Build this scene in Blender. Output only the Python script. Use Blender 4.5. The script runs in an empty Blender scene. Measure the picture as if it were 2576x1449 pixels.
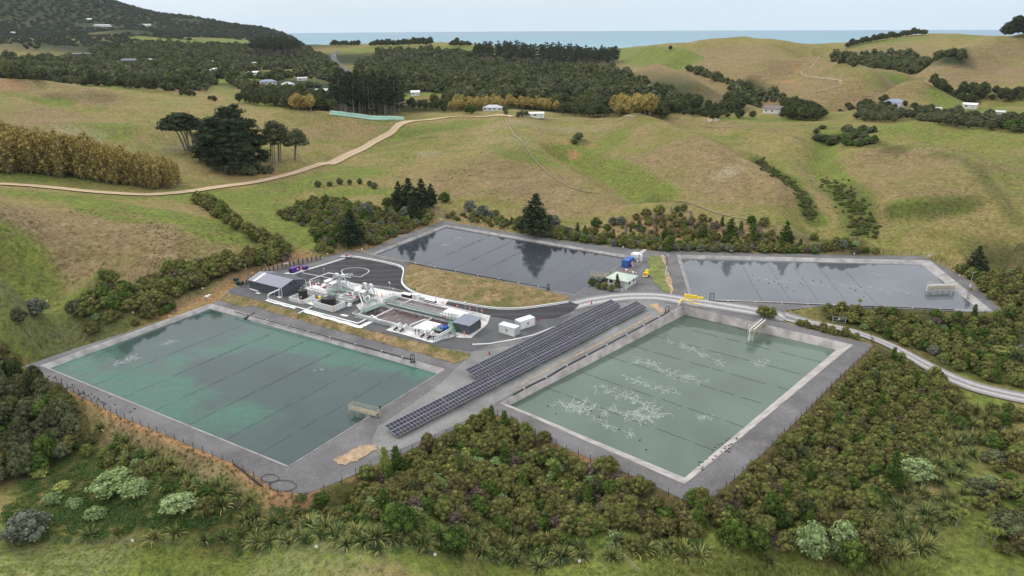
import bpy, bmesh, math, random
import numpy as np
from mathutils import Vector, Matrix
from mathutils.geometry import delaunay_2d_cdt

PI = math.pi
rad = math.radians
SC = bpy.context.scene
COL = SC.collection
rng = np.random.default_rng(7)
random.seed(7)

# ------------------------------------------------------------------ camera model
# design coordinates: points measured on a 2576 x 1449 survey of the site, turned into metres
FW, FH, FPX = 2576.0, 1449.0, 1860.0
CAM_H = 78.0
PITCH = math.atan((FH / 2 - 60.0) / FPX)
ROLL = rad(0.34)

def ray(px, py):
    u = (px - FW / 2) / FPX
    v = (FH / 2 - py) / FPX
    u, v = u * math.cos(ROLL) + v * math.sin(ROLL), -u * math.sin(ROLL) + v * math.cos(ROLL)
    return np.array([u, math.cos(PITCH) + v * math.sin(PITCH), -math.sin(PITCH) + v * math.cos(PITCH)])

def PZ(px, py, z=0.0):
    d = ray(px, py)
    t = (z - CAM_H) / d[2]
    return np.array([d[0] * t, d[1] * t, z])

def PD(px, py, D):
    d = ray(px, py)
    t = D / math.hypot(d[0], d[1])
    return np.array([d[0] * t, d[1] * t, CAM_H + d[2] * t])

cam_d = bpy.data.cameras.new('camera')
cam = bpy.data.objects.new('camera', cam_d)
COL.objects.link(cam)
cam.location = (0, 0, CAM_H)
fwd = ray(FW / 2, FH / 2); fwd = fwd / np.linalg.norm(fwd)
R = Matrix.Rotation(PI / 2 - PITCH, 4, 'X') @ Matrix.Rotation(-ROLL, 4, 'Z')
cam.matrix_world = Matrix.Translation((0, 0, CAM_H)) @ R
cam_d.sensor_width = 36.0
cam_d.lens = FPX / FW * 36.0
cam_d.clip_start = 1.0
cam_d.clip_end = 60000.0
SC.camera = cam

# ------------------------------------------------------------------ heights
class TPS:
    def __init__(self, P, Z, smooth=0.0):
        self.P = np.asarray(P, float); n = len(P)
        K = self.k(self.P, self.P) + smooth * np.eye(n)
        A = np.zeros((n + 3, n + 3)); A[:n, :n] = K
        A[:n, n] = 1; A[:n, n + 1:] = self.P; A[n, :n] = 1; A[n + 1:, :n] = self.P.T
        b = np.zeros(n + 3); b[:n] = Z
        self.w = np.linalg.solve(A, b)
    def k(self, a, b):
        r2 = ((a[:, None, :] - b[None, :, :]) ** 2).sum(-1)
        return np.where(r2 > 1e-12, 0.5 * r2 * np.log(np.maximum(r2, 1e-12)), 0.0)
    def __call__(self, Q):
        Q = np.asarray(Q, float); out = np.empty(len(Q)); n = len(self.P)
        for i in range(0, len(Q), 20000):
            q = Q[i:i + 20000]
            out[i:i + 20000] = self.k(q, self.P) @ self.w[:n] + self.w[n] + q @ self.w[n + 1:]
        return out

# raised platform of ponds, yards and roads (px, py, z)
PLAT = [(62,921,0),(300,842,0),(548,760,0),(143,966,0),(293,1043,0),(440,1105,0),(587,1166,0),(693,1233,0),(767,1243,0),(859,1209,0),
 (1009,1143,0),(1179,1063,0),(1252,1044,0),(1425,1129,0),(1580,1190,0),(1717,1256,0),(1801,1246,0),(1924,1136,.1),(2000,1060,.2),(2087,973,.4),(2190,868,.7),
 (107,921,0),(530,766,0),(1117,930,0),(725,1172,0),(666,782,0),(770,812,0),(873,841,0),(980,871,0),(1086,899,0),(1142,916,.1),
 (575,739,1.5),(575,730,1.5),(605,720,1.5),(668,685,1.5),(740,667,1.5),(805,651,1.5),(872,636,1.5),(670,762,1.5),(793,796,1.5),(912,827,1.5),(1000,849,1.5),(1086,869,1.4),(1150,884,1.2),(1190,892,1.0),
 (700,730,1.5),(800,690,1.5),(900,700,1.5),(800,760,1.5),(1000,750,1.5),(950,800,1.5),(1100,800,1.5),(1200,820,1.5),(1230,785,1.6),(900,660,1.5),
 (1010,672,1.5),(1000,700,1.5),(1040,733,1.5),(1122,757,1.5),(1192,770,1.6),(1292,777,1.8),(1359,772,2.0),(1432,759,2.1),(1560,743,2.2),(1640,740,2.2),(1680,700,2.1),(1690,650,2.0),
 (930,640,2.2),(1122,564,2.2),(1590,645,2.2),(1447,743,2.2),(1030,664,2.2),(1150,690,2.3),(1250,708,2.4),(1350,726,2.4),(912,633,2.2),(1105,561,2.2),(1122,556,2.2),(1240,577,2.2),(1359,598,2.2),(1500,617,2.2),(1642,633,2.1),
 (1706,643,2.0),(2020,648,2.0),(2335,655,2.0),(2495,783,2.0),(2120,772,2.0),(1740,757,2.0),(1717,634,2.0),(2317,645,2.0),(2352,659,2.0),(2440,710,2.0),(2517,781,2.0),
 (1187,880,1.2),(1300,870,1.3),(1450,812,1.8),(1640,752,2.1),(1715,770,1.6),(1160,950,.4),(1000,1090,0),(1150,1010,.1),(1300,962,.3),(1420,900,.6),(1500,852,.9),(1620,790,1.3),(1268,1012,.2),(1722,1216,0),(2140,868,.5),
 (1914,795,1.4),(2084,843,.8),(1830,770,1.7),(1400,950,.2),(1560,870,.8),(1984,790,1.6)]
PP = [PZ(*p) for p in PLAT]
# straight edges: pad rim, toe of the batter, pond lips
for L_ in ([(575,739,1.5),(670,762,1.5),(793,796,1.5),(912,827,1.5),(1000,849,1.5),(1086,869,1.4),(1150,884,1.2)], [(600,728,1.5),(700,752,1.5),(820,785,1.5),(940,815,1.5),(1060,842,1.45),(1150,862,1.3)], [(612,774,0),(666,782,0),(770,812,0),(873,841,0),(980,871,0),(1086,899,0),(1142,916,.1)], [(107,921,0),(530,766,0)], [(530,766,0),(1117,930,0)], [(1117,930,0),(725,1172,0)], [(725,1172,0),(107,921,0)],
           [(932,639,2.2),(1122,566,2.2)], [(1122,566,2.2),(1590,646,2.2)], [(932,639,2.2),(1446,742,2.2)], [(1446,742,2.2),(1590,646,2.2)], [(1704,642,2),(2338,656,2)], [(2338,656,2),(2496,784,2)], [(2496,784,2),(1738,757,2)], [(1262,1015,.2),(1715,771,1.6)], [(1715,771,1.6),(2143,868,.5)], [(2143,868,.5),(1722,1217,0)], [(1722,1217,0),(1262,1015,.2)]):
    W_ = [PZ(*q) for q in L_]
    for a_, b_ in zip(W_[:-1], W_[1:]):
        n_ = max(1, int(np.linalg.norm(b_ - a_) / 5))
        for k_ in range(n_ + 1):
            p_ = a_ + (b_ - a_) * k_ / n_
            if min(np.hypot(*(p_ - q)[:2]) for q in PP) > 2.0: PP.append(p_)
PP = np.array(PP)
tps_p = TPS(PP[:, :2] / 100.0, PP[:, 2], 1e-5)
BOUND = [(62,921),(180,880),(300,842),(430,800),(548,758),(566,738),(575,729),(605,719),(668,683),(740,664),(805,649),(872,631),(892,634),(915,632),(1000,597),(1105,560),(1122,556),(1240,577),(1359,597),(1500,616),(1642,632),(1717,633),(2020,639),(2317,644),(2352,658),(2440,706),(2517,779),(2518,783),(2451,786),(2290,778),(2134,771),(2060,772),(1990,780),
 (1940,790),(1955,806),(2084,841),(2190,865),(2194,873),(2140,922),(2087,973),(2005,1058),(1924,1136),(1860,1195),(1801,1246),(1760,1262),(1717,1256),(1580,1193),(1425,1129),(1330,1083),(1252,1044),(1179,1063),(1095,1104),(1009,1143),(930,1178),(859,1209),(800,1232),(767,1243),(693,1233),(640,1196),(587,1166),(440,1105),(293,1043),(210,1000),(143,966),(90,940)]
def hp_px(px, py):
    """point of the platform surface seen at (px, py)"""
    z = 1.0
    for _ in range(12):
        p = PZ(px, py, z)
        z2 = float(tps_p(np.array([[p[0] / 100, p[1] / 100]]))[0])
        if abs(z2 - z) < 1e-4: break
        z = z2
    return PZ(px, py, z)
BW = np.array([hp_px(*b)[:2] for b in BOUND])

def inside(poly, Q):
    x, y = Q[:, 0], Q[:, 1]; c = np.zeros(len(Q), bool); n = len(poly)
    for i in range(n):
        x1, y1 = poly[i]; x2, y2 = poly[(i + 1) % n]
        if y1 == y2: continue
        m = ((y1 > y) != (y2 > y)) & (x < (x2 - x1) * (y - y1) / (y2 - y1) + x1)
        c ^= m
    return c

def seg_dist(pts, Q, closed=False):
    n = len(pts); d = np.full(len(Q), 1e9)
    for i in range(n if closed else n - 1):
        a = pts[i]; b = pts[(i + 1) % n]; ab = b - a; L = ab @ ab
        if L < 1e-12: continue
        t = np.clip(((Q - a) @ ab) / L, 0, 1)
        d = np.minimum(d, np.hypot(*(Q - (a + t[:, None] * ab)).T))
    return d

# natural ground: (px, py, z)
TZ = [(0,1449,-6.5),(600,1449,-6.5),(1288,1449,-6.5),(1900,1449,-6.5),(2576,1449,-6.5),(0,1380,-6),(600,1380,-6),(1288,1400,-6),(1900,1420,-6),(2576,1350,-5.5),
 (300,1250,-5),(700,1300,-4.5),(900,1300,-5),(1300,1280,-5),(1150,1160,-3),(1300,1130,-2.5),(1500,1230,-3.5),(1700,1320,-4.5),(2000,1200,-3.5),(2150,1050,-3),(2300,1000,-3.5),(2260,890,-2),(2500,1150,-4.5),(2576,1000,-4),(2400,900,-3),(2300,810,-1),(2100,800,0),(2500,700,0),(2576,700,-.5),(2576,850,-2.5),(2440,660,1),
 (30,1000,-3.5),(0,1200,-6),(100,1100,-5),(200,1060,-3.5),(400,1150,-3),(600,1240,-2.5),(0,920,-2.5),(100,870,-1.5),(0,800,-.5),(200,820,-.3),(150,770,0),(400,770,.5),(300,740,1.5),(480,720,2),(560,700,3),(620,675,3.5),(720,640,3.5),(800,632,3),(890,610,3),(1000,575,2.7),(1080,550,3),
 (1250,565,3.2),(1400,590,2.6),(1560,610,2.4),(1750,618,2.4),(2050,632,2),(2300,636,1.6),(2150,612,2.0),(2380,640,1.2),(-300,1000,-4),(2876,1000,-4),(2876,1449,-6.5),(-300,1449,-6.5),(2876,800,-1),(-300,800,0),(-600,1449,-7),(3176,1449,-7),(600,1700,-7),(2000,1700,-7)]
TD = [(0,700,222),(250,680,236),(400,650,252),(550,640,262),(0,600,272),(250,580,286),(450,590,280),(620,590,275),(0,500,330),(200,512,323),(400,542,306),(560,575,286),(150,480,352),(0,465,364),(380,488,350),(500,480,352),(640,500,335),
 (0,430,386),(200,440,384),(430,474,358),(590,440,388),(100,330,530),(300,330,520),(450,340,500),(0,260,640),(200,270,630),(0,207,765),(200,224,725),(300,240,700),(430,262,650),(560,264,630),(700,268,610),(830,287,562),
 (700,445,386),(850,405,430),(950,350,492),(1050,303,548),(800,470,352),(900,450,372),(700,360,460),(850,340,500),(750,560,289),(900,560,285),(1000,540,297),(850,500,328),
 (1288,533,314),(1500,552,303),(1690,525,299),(1600,528,300),(1760,485,338),(1850,540,300),(1960,560,290),(2130,603,272),(1450,540,312),(1150,520,318),
 (1100,450,378),(1250,402,404),(1150,425,392),(1380,420,396),(1250,480,338),(1280,365,466),(1300,310,545),(1290,291,582),(1430,380,440),(1480,405,418),(1550,455,366),(1620,490,338),(1700,395,410),(1600,350,480),(1850,450,366),(1780,420,388),(1980,505,322),(2150,540,306),(2150,592,281),(2030,510,322),
 (2060,430,384),(2050,350,482),(1920,400,418),(2350,395,420),(2250,420,400),(2450,500,338),(2300,520,320),(2576,450,374),(2576,600,277),(2400,600,279),(2300,300,566),(2576,330,520),(2450,310,552),(1600,300,572),(1750,275,640),(1900,290,612),(2100,290,608),(2050,310,560),
 (1450,283,640),(1250,262,690),(1000,283,625),(1000,250,700),(1200,230,800),(1400,200,920),(1300,168,1150),(900,182,1010),(860,130,1500),(1150,123,1850),(950,123,1900),(1500,165,1150),(1550,150,1300),
 (1620,125,1750),(1850,117,1720),(1720,122,1800),(2080,125,1650),(2200,106,1560),(2330,87,1520),(2576,92,1430),(2430,88,1480),(2100,165,1150),(2300,150,1200),(1800,172,1060),(1680,165,1100),(1720,225,800),(1950,205,900),(2020,172,1000),(2150,218,800),(2300,248,720),(2450,255,715),(2450,195,900),(2520,150,1040),(2576,205,850),(2576,262,690),(2150,268,690),(1860,245,760),(1600,215,850),(1900,150,1250),(2250,190,980),(2330,215,860),
 (100,183,1050),(300,205,860),(500,222,790),(700,245,720),(600,190,950),(800,160,1200),(300,150,1320),(60,118,1500),(0,140,1350),(250,88,1900),(500,112,1750),(600,95,2050),(700,105,2150),(140,110,1600),(330,75,1960),(420,90,1950),
 (273,2,3500),(120,-45,3550),(0,-110,3600),(0,45,2500),(150,52,2550),(383,33,3300),(433,44,3200),(483,46,3100),(567,61,2980),(600,69,2900),(683,80,2700),(733,95,2600),(755,106,2560),(480,80,2500),(-300,-200,3600),(-300,150,1300),(-300,300,560),(-300,600,272),(2876,100,1400),(2876,300,560),(2876,600,277)]
pts = [PZ(*p) for p in TZ] + [PD(*p) for p in TD]
# the coast and what lies beyond the skyline: (px, range, z)
for px in range(-200, 820, 120):
    d = ray(px, 77); a = math.atan2(d[0], d[1])
    pts.append(np.array([4700 * math.sin(a), 4700 * math.cos(a), 60 if px < 500 else -60]))
for px, D in ((800,2520),(830,2300),(950,2150),(1150,2100),(1350,2080),(1550,2080),(1720,2080),(1900,2000),(2080,1950),(2250,2000),(2450,2000),(2650,2000),(2900,2000)):
    d = ray(px, 77); a = math.atan2(d[0], d[1])
    for k, z in ((1.0, -38.0), (1.25, -60.0), (1.9, -70.0)):
        pts.append(np.array([D * k * math.sin(a), D * k * math.cos(a), z]))
# ground next to the platform drops a little
for i in range(0, len(BW), 2):
    n = BW[(i + 1) % len(BW)] - BW[i - 1]; n = np.array([n[1], -n[0]]) / np.hypot(*n)
    q = BW[i] + n * 7.0
    if inside(BW, q[None])[0]: q = BW[i] - n * 7.0
    zp = float(tps_p(BW[i][None] / 100)[0])
    pb = BOUND[i]
    if pb[1] > 880 or pb[0] < 520: pts.append(np.array([q[0], q[1], zp - 1.6]))
TP = np.array(pts)
def logpol(x, y):
    r = np.hypot(x, y)
    return np.stack([np.arctan2(x, y) * 1.6, np.log(np.maximum(r, 5.0) / 200.0)], -1)
tps_t = TPS(logpol(TP[:, 0], TP[:, 1]), TP[:, 2], 1e-4)

RELIEF = []   # (world polyline, radius, height)
def H(Q):
    Q = np.atleast_2d(np.asarray(Q, float))[:, :2]
    ht = tps_t(logpol(Q[:, 0], Q[:, 1]))
    r = np.hypot(Q[:, 0], Q[:, 1])
    # small natural undulation that grows with range
    amp = np.clip((r - 280) / 400, 0, 1)
    x, y = Q[:, 0], Q[:, 1]
    ht = ht + amp * (0.9 * np.sin(x / 17 + 1.3 * np.sin(y / 29)) * np.sin(y / 23 + np.sin(x / 31)) + 0.5 * np.sin(x / 7.3 + y / 11) * np.sin(y / 9.1 - x / 13))
    for P_, r_, h_ in RELIEF:
        lo = P_.min(0) - 2.6 * r_; hi = P_.max(0) + 2.6 * r_
        m = (x > lo[0]) & (x < hi[0]) & (y > lo[1]) & (y < hi[1])
        if m.any(): ht[m] += h_ * np.exp(-(seg_dist(P_, Q[m]) / r_) ** 2)
    near = (r < 340) & (r > 80)
    if near.any():
        q = Q[near]
        ins = inside(BW, q)
        d = seg_dist(BW, q, True)
        w = np.where(ins, 1.0, 1 - np.clip(d / 6.0, 0, 1)); w = w * w * (3 - 2 * w)
        hp = tps_p(q / 100.0)
        ht[near] = ht[near] * (1 - w) + hp * w
    return ht

def h1(x, y):
    return float(H([[x, y]])[0])

_ts = np.exp(np.linspace(math.log(70), math.log(4600), 420))
def PG(px, py):
    """where the ground is met at survey point (px, py)"""
    d = ray(px, py); s = math.hypot(d[0], d[1])
    T = _ts / s
    z = CAM_H + d[2] * T
    g = H(np.stack([d[0] * T, d[1] * T], -1))
    k = np.nonzero(z < g)[0]
    if len(k) == 0: return None
    k = k[0]
    if k == 0: lo, hi = T[0] * .5, T[0]
    else: lo, hi = T[k - 1], T[k]
    for _ in range(2):
        tt = np.linspace(lo, hi, 17)
        g = H(np.stack([d[0] * tt, d[1] * tt], -1)); zz = CAM_H + d[2] * tt
        j = np.nonzero(zz < g)[0]
        j = j[0] if len(j) else 16
        lo, hi = tt[max(j - 1, 0)], tt[j]
    return np.array([d[0] * hi, d[1] * hi, CAM_H + d[2] * hi])

def PGS(L):
    return [p for p in (PG(*q) for q in L) if p is not None]

_rel = []
for L_, r_, h_ in (
 ([(1900,400),(1985,450),(2030,520),(2060,560)],9,-2.2),([(2080,340),(2070,420),(2150,520),(2160,570)],11,-2.4),([(1420,375),(1480,400),(1560,440),(1640,490)],12,-3.2),
 ([(1290,300),(1310,370),(1250,410),(1160,440)],18,2.2),([(1600,310),(1700,350),(1850,430),(1985,490)],15,2.6),([(1700,300),(1850,330),(2000,370)],16,1.6),([(2150,400),(2300,385),(2480,440)],13,1.8),([(2250,530),(2330,530),(2440,512)],7,-1.3),([(2300,330),(2450,345),(2576,370)],22,2.0),
 ([(0,478),(200,508),(420,540),(620,588)],9,.35),([(0,560),(250,600),(450,610)],14,1.2),([(0,330),(250,345),(450,345)],25,3.0),([(130,250),(300,285),(520,300)],18,-2.5),([(0,215),(120,222),(270,246)],14,3.0),([(700,300),(880,310),(960,320)],20,2),([(1000,340),(920,375),(850,400)],12,-1.2),
 ([(1720,168),(1800,192),(1870,225),(1960,250),(2010,262)],26,-10),([(2080,262),(2200,252),(2330,236),(2290,206),(2250,192)],24,-8),([(2330,240),(2420,245),(2560,255)],28,-6),
 ([(1640,150),(1710,160),(1790,182),(1880,210)],30,11),([(1950,196),(2050,186),(2150,220),(2280,255)],30,10),([(2290,216),(2420,178),(2560,142)],36,13),([(1650,190),(1700,215),(1740,245)],25,7),([(1780,122),(1860,116),(1960,125)],60,8),([(2080,160),(2120,140),(2060,128)],45,-12)):
    w_ = PGS(L_)
    if len(w_) > 1: _rel.append((np.array(w_)[:, :2], r_, h_))
RELIEF = [(P_, r_, h_ * (2.7 if np.hypot(*P_[0]) < 620 else 1.9)) for P_, r_, h_ in _rel]

# ------------------------------------------------------------------ object helpers
def tag(o, label=None, cat=None, group=None, kind=None):
    if label: o['label'] = label
    if cat: o['category'] = cat
    if group: o['group'] = group
    if kind: o['kind'] = kind
    return o

def mesh_np(name, V, F, mat=None, smooth=False):
    """F: (n,4) or (n,3) int array or list of lists"""
    me = bpy.data.meshes.new(name)
    V = np.asarray(V, np.float32)
    if isinstance(F, np.ndarray):
        n, k = F.shape
        me.vertices.add(len(V)); me.vertices.foreach_set('co', V.ravel())
        me.loops.add(n * k); me.loops.foreach_set('vertex_index', F.astype(np.int32).ravel())
        me.polygons.add(n); me.polygons.foreach_set('loop_start', np.arange(0, n * k, k, dtype=np.int32))
        if smooth: me.polygons.foreach_set('use_smooth', np.ones(n, bool))
        me.update(calc_edges=True)
    else:
        me.from_pydata([tuple(map(float, v)) for v in V], [], [tuple(map(int, f)) for f in F])
        if smooth:
            for p in me.polygons: p.use_smooth = True
    if mat:
        for m in (mat if isinstance(mat, (list, tuple)) else [mat]): me.materials.append(m)
    return me

def obj(name, me, parent=None, loc=None):
    o = bpy.data.objects.new(name, me); COL.objects.link(o)
    if parent is not None: o.parent = parent
    if loc is not None: o.location = tuple(map(float, loc))
    return o

def empty(name, loc, label, cat, group=None, rz=0.0):
    o = bpy.data.objects.new(name, None); COL.objects.link(o)
    o.location = tuple(map(float, loc)); o.rotation_euler = (0, 0, rz); o.empty_display_size = 0.3
    return tag(o, label, cat, group)

class MB:
    """collects simple solids into one mesh"""
    def __init__(self): self.V = []; self.F = []; self.M = []; self.mi = 0
    def add(self, V, F):
        b = len(self.V); self.V += [tuple(map(float, v)) for v in V]; self.F += [tuple(i + b for i in f) for f in F]; self.M += [self.mi] * len(F)
        return self
    def box(self, c, s, rz=0.0, rx=0.0, ry=0.0):
        M = Matrix.Rotation(rz, 3, 'Z') @ Matrix.Rotation(ry, 3, 'Y') @ Matrix.Rotation(rx, 3, 'X')
        V = []
        for dx in (-.5, .5):
            for dy in (-.5, .5):
                for dz in (-.5, .5):
                    V.append(Vector(c) + M @ Vector((dx * s[0], dy * s[1], dz * s[2])))
        return self.add(V, [(0,1,3,2),(4,6,7,5),(0,4,5,1),(2,3,7,6),(0,2,6,4),(1,5,7,3)])
    def bar(self, a, b, w=0.1, n=6, w2=None):
        a = Vector(a); b = Vector(b); d = b - a
        if d.length < 1e-6: return self
        q = d.to_track_quat('Z', 'Y'); V = []
        for p, r in ((a, w / 2), (b, (w2 if w2 is not None else w) / 2)):
            for i in range(n):
                t = 2 * PI * (i + .5) / n; V.append(p + q @ Vector((r * math.cos(t), r * math.sin(t), 0)))
        F = [(i, (i + 1) % n, n + (i + 1) % n, n + i) for i in range(n)] + [tuple(range(n - 1, -1, -1)), tuple(range(n, 2 * n))]
        return self.add(V, F)
    def path(self, P, w=0.1, n=6):
        for a, b in zip(P[:-1], P[1:]): self.bar(a, b, w, n)
        return self
    def tube(self, P, w=0.1, n=8):
        """continuous bent tube"""
        P = [Vector(p) for p in P]; V = []; F = []; m = len(P)
        for i, p in enumerate(P):
            d = (P[min(i + 1, m - 1)] - P[max(i - 1, 0)]).normalized(); q = d.to_track_quat('Z', 'Y')
            for k in range(n):
                t = 2 * PI * k / n; V.append(p + q @ Vector((w / 2 * math.cos(t), w / 2 * math.sin(t), 0)))
        for i in range(m - 1):
            # match ring starts (track quats may flip)
            base = V[i * n]; best = min(range(n), key=lambda k: (V[(i + 1) * n + k] - base - (P[i + 1] - P[i])).length)
            ring = V[(i + 1) * n:(i + 2) * n]; V[(i + 1) * n:(i + 2) * n] = ring[best:] + ring[:best]
            for k in range(n): F.append((i * n + k, i * n + (k + 1) % n, (i + 1) * n + (k + 1) % n, (i + 1) * n + k))
        F += [tuple(range(n - 1, -1, -1)), tuple(range((m - 1) * n, m * n))]
        return self.add(V, F)
    def lathe(self, c, prof, n=20):
        V = []; F = []
        for r, z in prof:
            for k in range(n):
                t = 2 * PI * k / n; V.append((c[0] + r * math.cos(t), c[1] + r * math.sin(t), c[2] + z))
        for i in range(len(prof) - 1):
            for k in range(n): F.append((i * n + k, i * n + (k + 1) % n, (i + 1) * n + (k + 1) % n, (i + 1) * n + k))
        F += [tuple(range(n - 1, -1, -1)), tuple(range((len(prof) - 1) * n, len(prof) * n))]
        return self.add(V, F)
    def prism(self, poly, z0, z1):
        n = len(poly); V = [(p[0], p[1], z0) for p in poly] + [(p[0], p[1], z1) for p in poly]
        ar = sum(poly[i][0] * poly[(i + 1) % n][1] - poly[(i + 1) % n][0] * poly[i][1] for i in range(n))
        F = [(i, (i + 1) % n, n + (i + 1) % n, n + i) for i in range(n)] + [tuple(range(n - 1, -1, -1)), tuple(range(n, 2 * n))]
        if ar < 0: F = [f[::-1] for f in F]
        return self.add(V, F)
    def build(self, name, mat, parent=None, smooth=False, bevel=0.0, loc=None):
        me = mesh_np(name, self.V, self.F, mat, smooth)
        if self.mi or any(self.M):
            me.polygons.foreach_set('material_index', self.M)
        if bevel:
            bm = bmesh.new(); bm.from_mesh(me)
            bmesh.ops.bevel(bm, geom=[e for e in bm.edges if len(e.link_faces) == 2 and e.calc_face_angle(0) > 0.5], offset=bevel, segments=2, affect='EDGES', clamp_overlap=True)
            bm.to_mesh(me); bm.free()
        return obj(name, me, parent, loc)

# ------------------------------------------------------------------ materials
MATS = {}
def nmat(name):
    m = bpy.data.materials.new(name); m.use_nodes = True
    nt = m.node_tree; b = nt.nodes['Principled BSDF']
    MATS[name] = m
    return m, nt, b
class NT:
    def __init__(s, nt): s.nt = nt
    def n(s, t, **kw):
        nd = s.nt.nodes.new('ShaderNode' + t)
        for k, v in kw.items(): setattr(nd, k, v)
        return nd
    def lk(s, a, b): s.nt.links.new(a, b)
    def noise(s, vec, scale, detail=4, rough=0.55, dist=0.0):
        nd = s.n('TexNoise'); nd.inputs['Scale'].default_value = scale; nd.inputs['Detail'].default_value = detail
        nd.inputs['Roughness'].default_value = rough; nd.inputs['Distortion'].default_value = dist
        if vec is not None: s.lk(vec, nd.inputs['Vector'])
        return nd.outputs['Fac']
    def ramp(s, fac, stops, interp='LINEAR'):
        nd = s.n('ValToRGB'); cr = nd.color_ramp; cr.interpolation = interp
        while len(cr.elements) < len(stops): cr.elements.new(0.5)
        for e, (p, c) in zip(cr.elements, stops):
            e.position = p; e.color = (c, c, c, 1) if isinstance(c, (int, float)) else (*c, 1)
        s.lk(fac, nd.inputs['Fac']); return nd.outputs['Color']
    def mix(s, f, a, b, mode='MIX'):
        nd = s.n('Mix', data_type='RGBA', blend_type=mode)
        for sock, v in ((nd.inputs[0], f), (nd.inputs[6], a), (nd.inputs[7], b)):
            if hasattr(v, 'is_linked'): s.lk(v, sock)
            elif isinstance(v, (int, float)): sock.default_value = v if sock == nd.inputs[0] else (v, v, v, 1)
            else: sock.default_value = (*v, 1)
        return nd.outputs[2]
    def math(s, op, a, b=None, clamp=False):
        nd = s.n('Math', operation=op); nd.use_clamp = clamp
        for i, v in enumerate((a, b)):
            if v is None: continue
            if hasattr(v, 'is_linked'): s.lk(v, nd.inputs[i])
            else: nd.inputs[i].default_value = v
        return nd.outputs[0]
    def mapping(s, vec, scale=(1, 1, 1), rot=(0, 0, 0), loc=(0, 0, 0)):
        nd = s.n('Mapping'); nd.inputs['Scale'].default_value = scale; nd.inputs['Rotation'].default_value = rot; nd.inputs['Location'].default_value = loc
        s.lk(vec, nd.inputs['Vector']); return nd.outputs[0]
    def bump(s, h, strength=0.3, dist=0.1):
        nd = s.n('Bump'); nd.inputs['Strength'].default_value = strength; nd.inputs['Distance'].default_value = dist
        s.lk(h, nd.inputs['Height']); return nd.outputs[0]
    def pos(s): return s.n('NewGeometry').outputs['Position']
    def attr(s, name, typ='GEOMETRY'):
        return s.n('Attribute', attribute_name=name, attribute_type=typ)

def simple(name, col, rough=0.6, metal=0.0, var=0.12, scale=3.0, dirt=0.0, bump=0.0, coord='Object'):
    """painted or raw surface with slight unevenness and weathering"""
    m, nt, b = nmat(name); T = NT(nt)
    tc = T.n('TexCoord').outputs[coord] if coord != 'Position' else T.pos()
    f = T.noise(tc, scale, 6, 0.6)
    c0 = tuple(max(0, x * (1 - var * 1.6)) for x in col); c1 = tuple(min(1, x * (1 + var)) for x in col)
    c = T.ramp(f, [(0.3, c0), (0.7, c1)])
    if dirt:
        g = T.noise(tc, scale * 0.37, 5, 0.7); c = T.mix(T.math('MULTIPLY', T.ramp(g, [(0.5, 0), (0.72, 1)]), dirt), c, (0.16, 0.13, 0.10))
    T.lk(c, b.inputs['Base Color']); b.inputs['Roughness'].default_value = rough; b.inputs['Metallic'].default_value = metal
    if bump: T.lk(T.bump(T.noise(tc, scale * 6, 3), bump, 0.02), b.inputs['Normal'])
    return m
# ------------------------------------------------------------------ sky and light
W = bpy.data.worlds.new('World'); SC.world = W; W.use_nodes = True
nt = W.node_tree; T = NT(nt); bg = nt.nodes['Background']
sky = T.n('TexSky'); sky.sky_type = 'NISHITA'; sky.sun_disc = False
SUN_EL, SUN_ROT = rad(38), rad(-55)
sky.sun_elevation = SUN_EL; sky.sun_rotation = SUN_ROT; sky.air_density = 1.2; sky.dust_density = 3.0; sky.ozone_density = 1.5
# thin even overcast over the blue sky
tc = T.n('TexCoord').outputs['Generated']
sep = T.n('SeparateXYZ'); T.lk(tc, sep.inputs[0])
grad = T.ramp(sep.outputs['Z'], [(0.0, (7.4, 9.0, 10.3)), (0.06, (8.2, 9.3, 10.3)), (0.25, (11.0, 11.3, 11.9)), (1.0, (16.5, 16.6, 16.9))])
cl = T.noise(T.mapping(tc, (1, 1, 4)), 2.2, 6, 0.55)
cloud = T.mix(0.5, grad, T.ramp(cl, [(0.3, 0.88), (0.7, 1.1)]), 'MULTIPLY')
cloud = grad if False else T.mix(1.0, grad, T.ramp(cl, [(0.3, 0.93), (0.7, 1.06)]), 'MULTIPLY')
mx = T.mix(0.85, sky.outputs[0], cloud)
T.lk(mx, bg.inputs['Color']); bg.inputs['Strength'].default_value = 0.1

sun_d = bpy.data.lights.new('sun', 'SUN'); sun = bpy.data.objects.new('sun', sun_d); COL.objects.link(sun)
sun_d.energy = 1.5; sun_d.angle = rad(11); sun_d.color = (1.0, 0.94, 0.84)
# Nishita: rotation measured clockwise from +Y
sv = Vector((math.sin(SUN_ROT) * math.cos(SUN_EL), math.cos(SUN_ROT) * math.cos(SUN_EL), math.sin(SUN_EL)))
sun.rotation_euler = sv.to_track_quat('Z', 'Y').to_euler(); sun.location = (0, 100, 200)
SC.view_settings.view_transform = 'Standard'; SC.view_settings.look = 'None'; SC.view_settings.exposure = 0.12; SC.view_settings.gamma = 1.0
SC.render.engine = 'CYCLES'
SC.cycles.max_bounces = 6; SC.cycles.diffuse_bounces = 3; SC.cycles.glossy_bounces = 3; SC.cycles.transmission_bounces = 3; SC.cycles.volume_bounces = 0
SC.cycles.caustics_reflective = False; SC.cycles.caustics_refractive = False
SC.cycles.use_denoising = True

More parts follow.
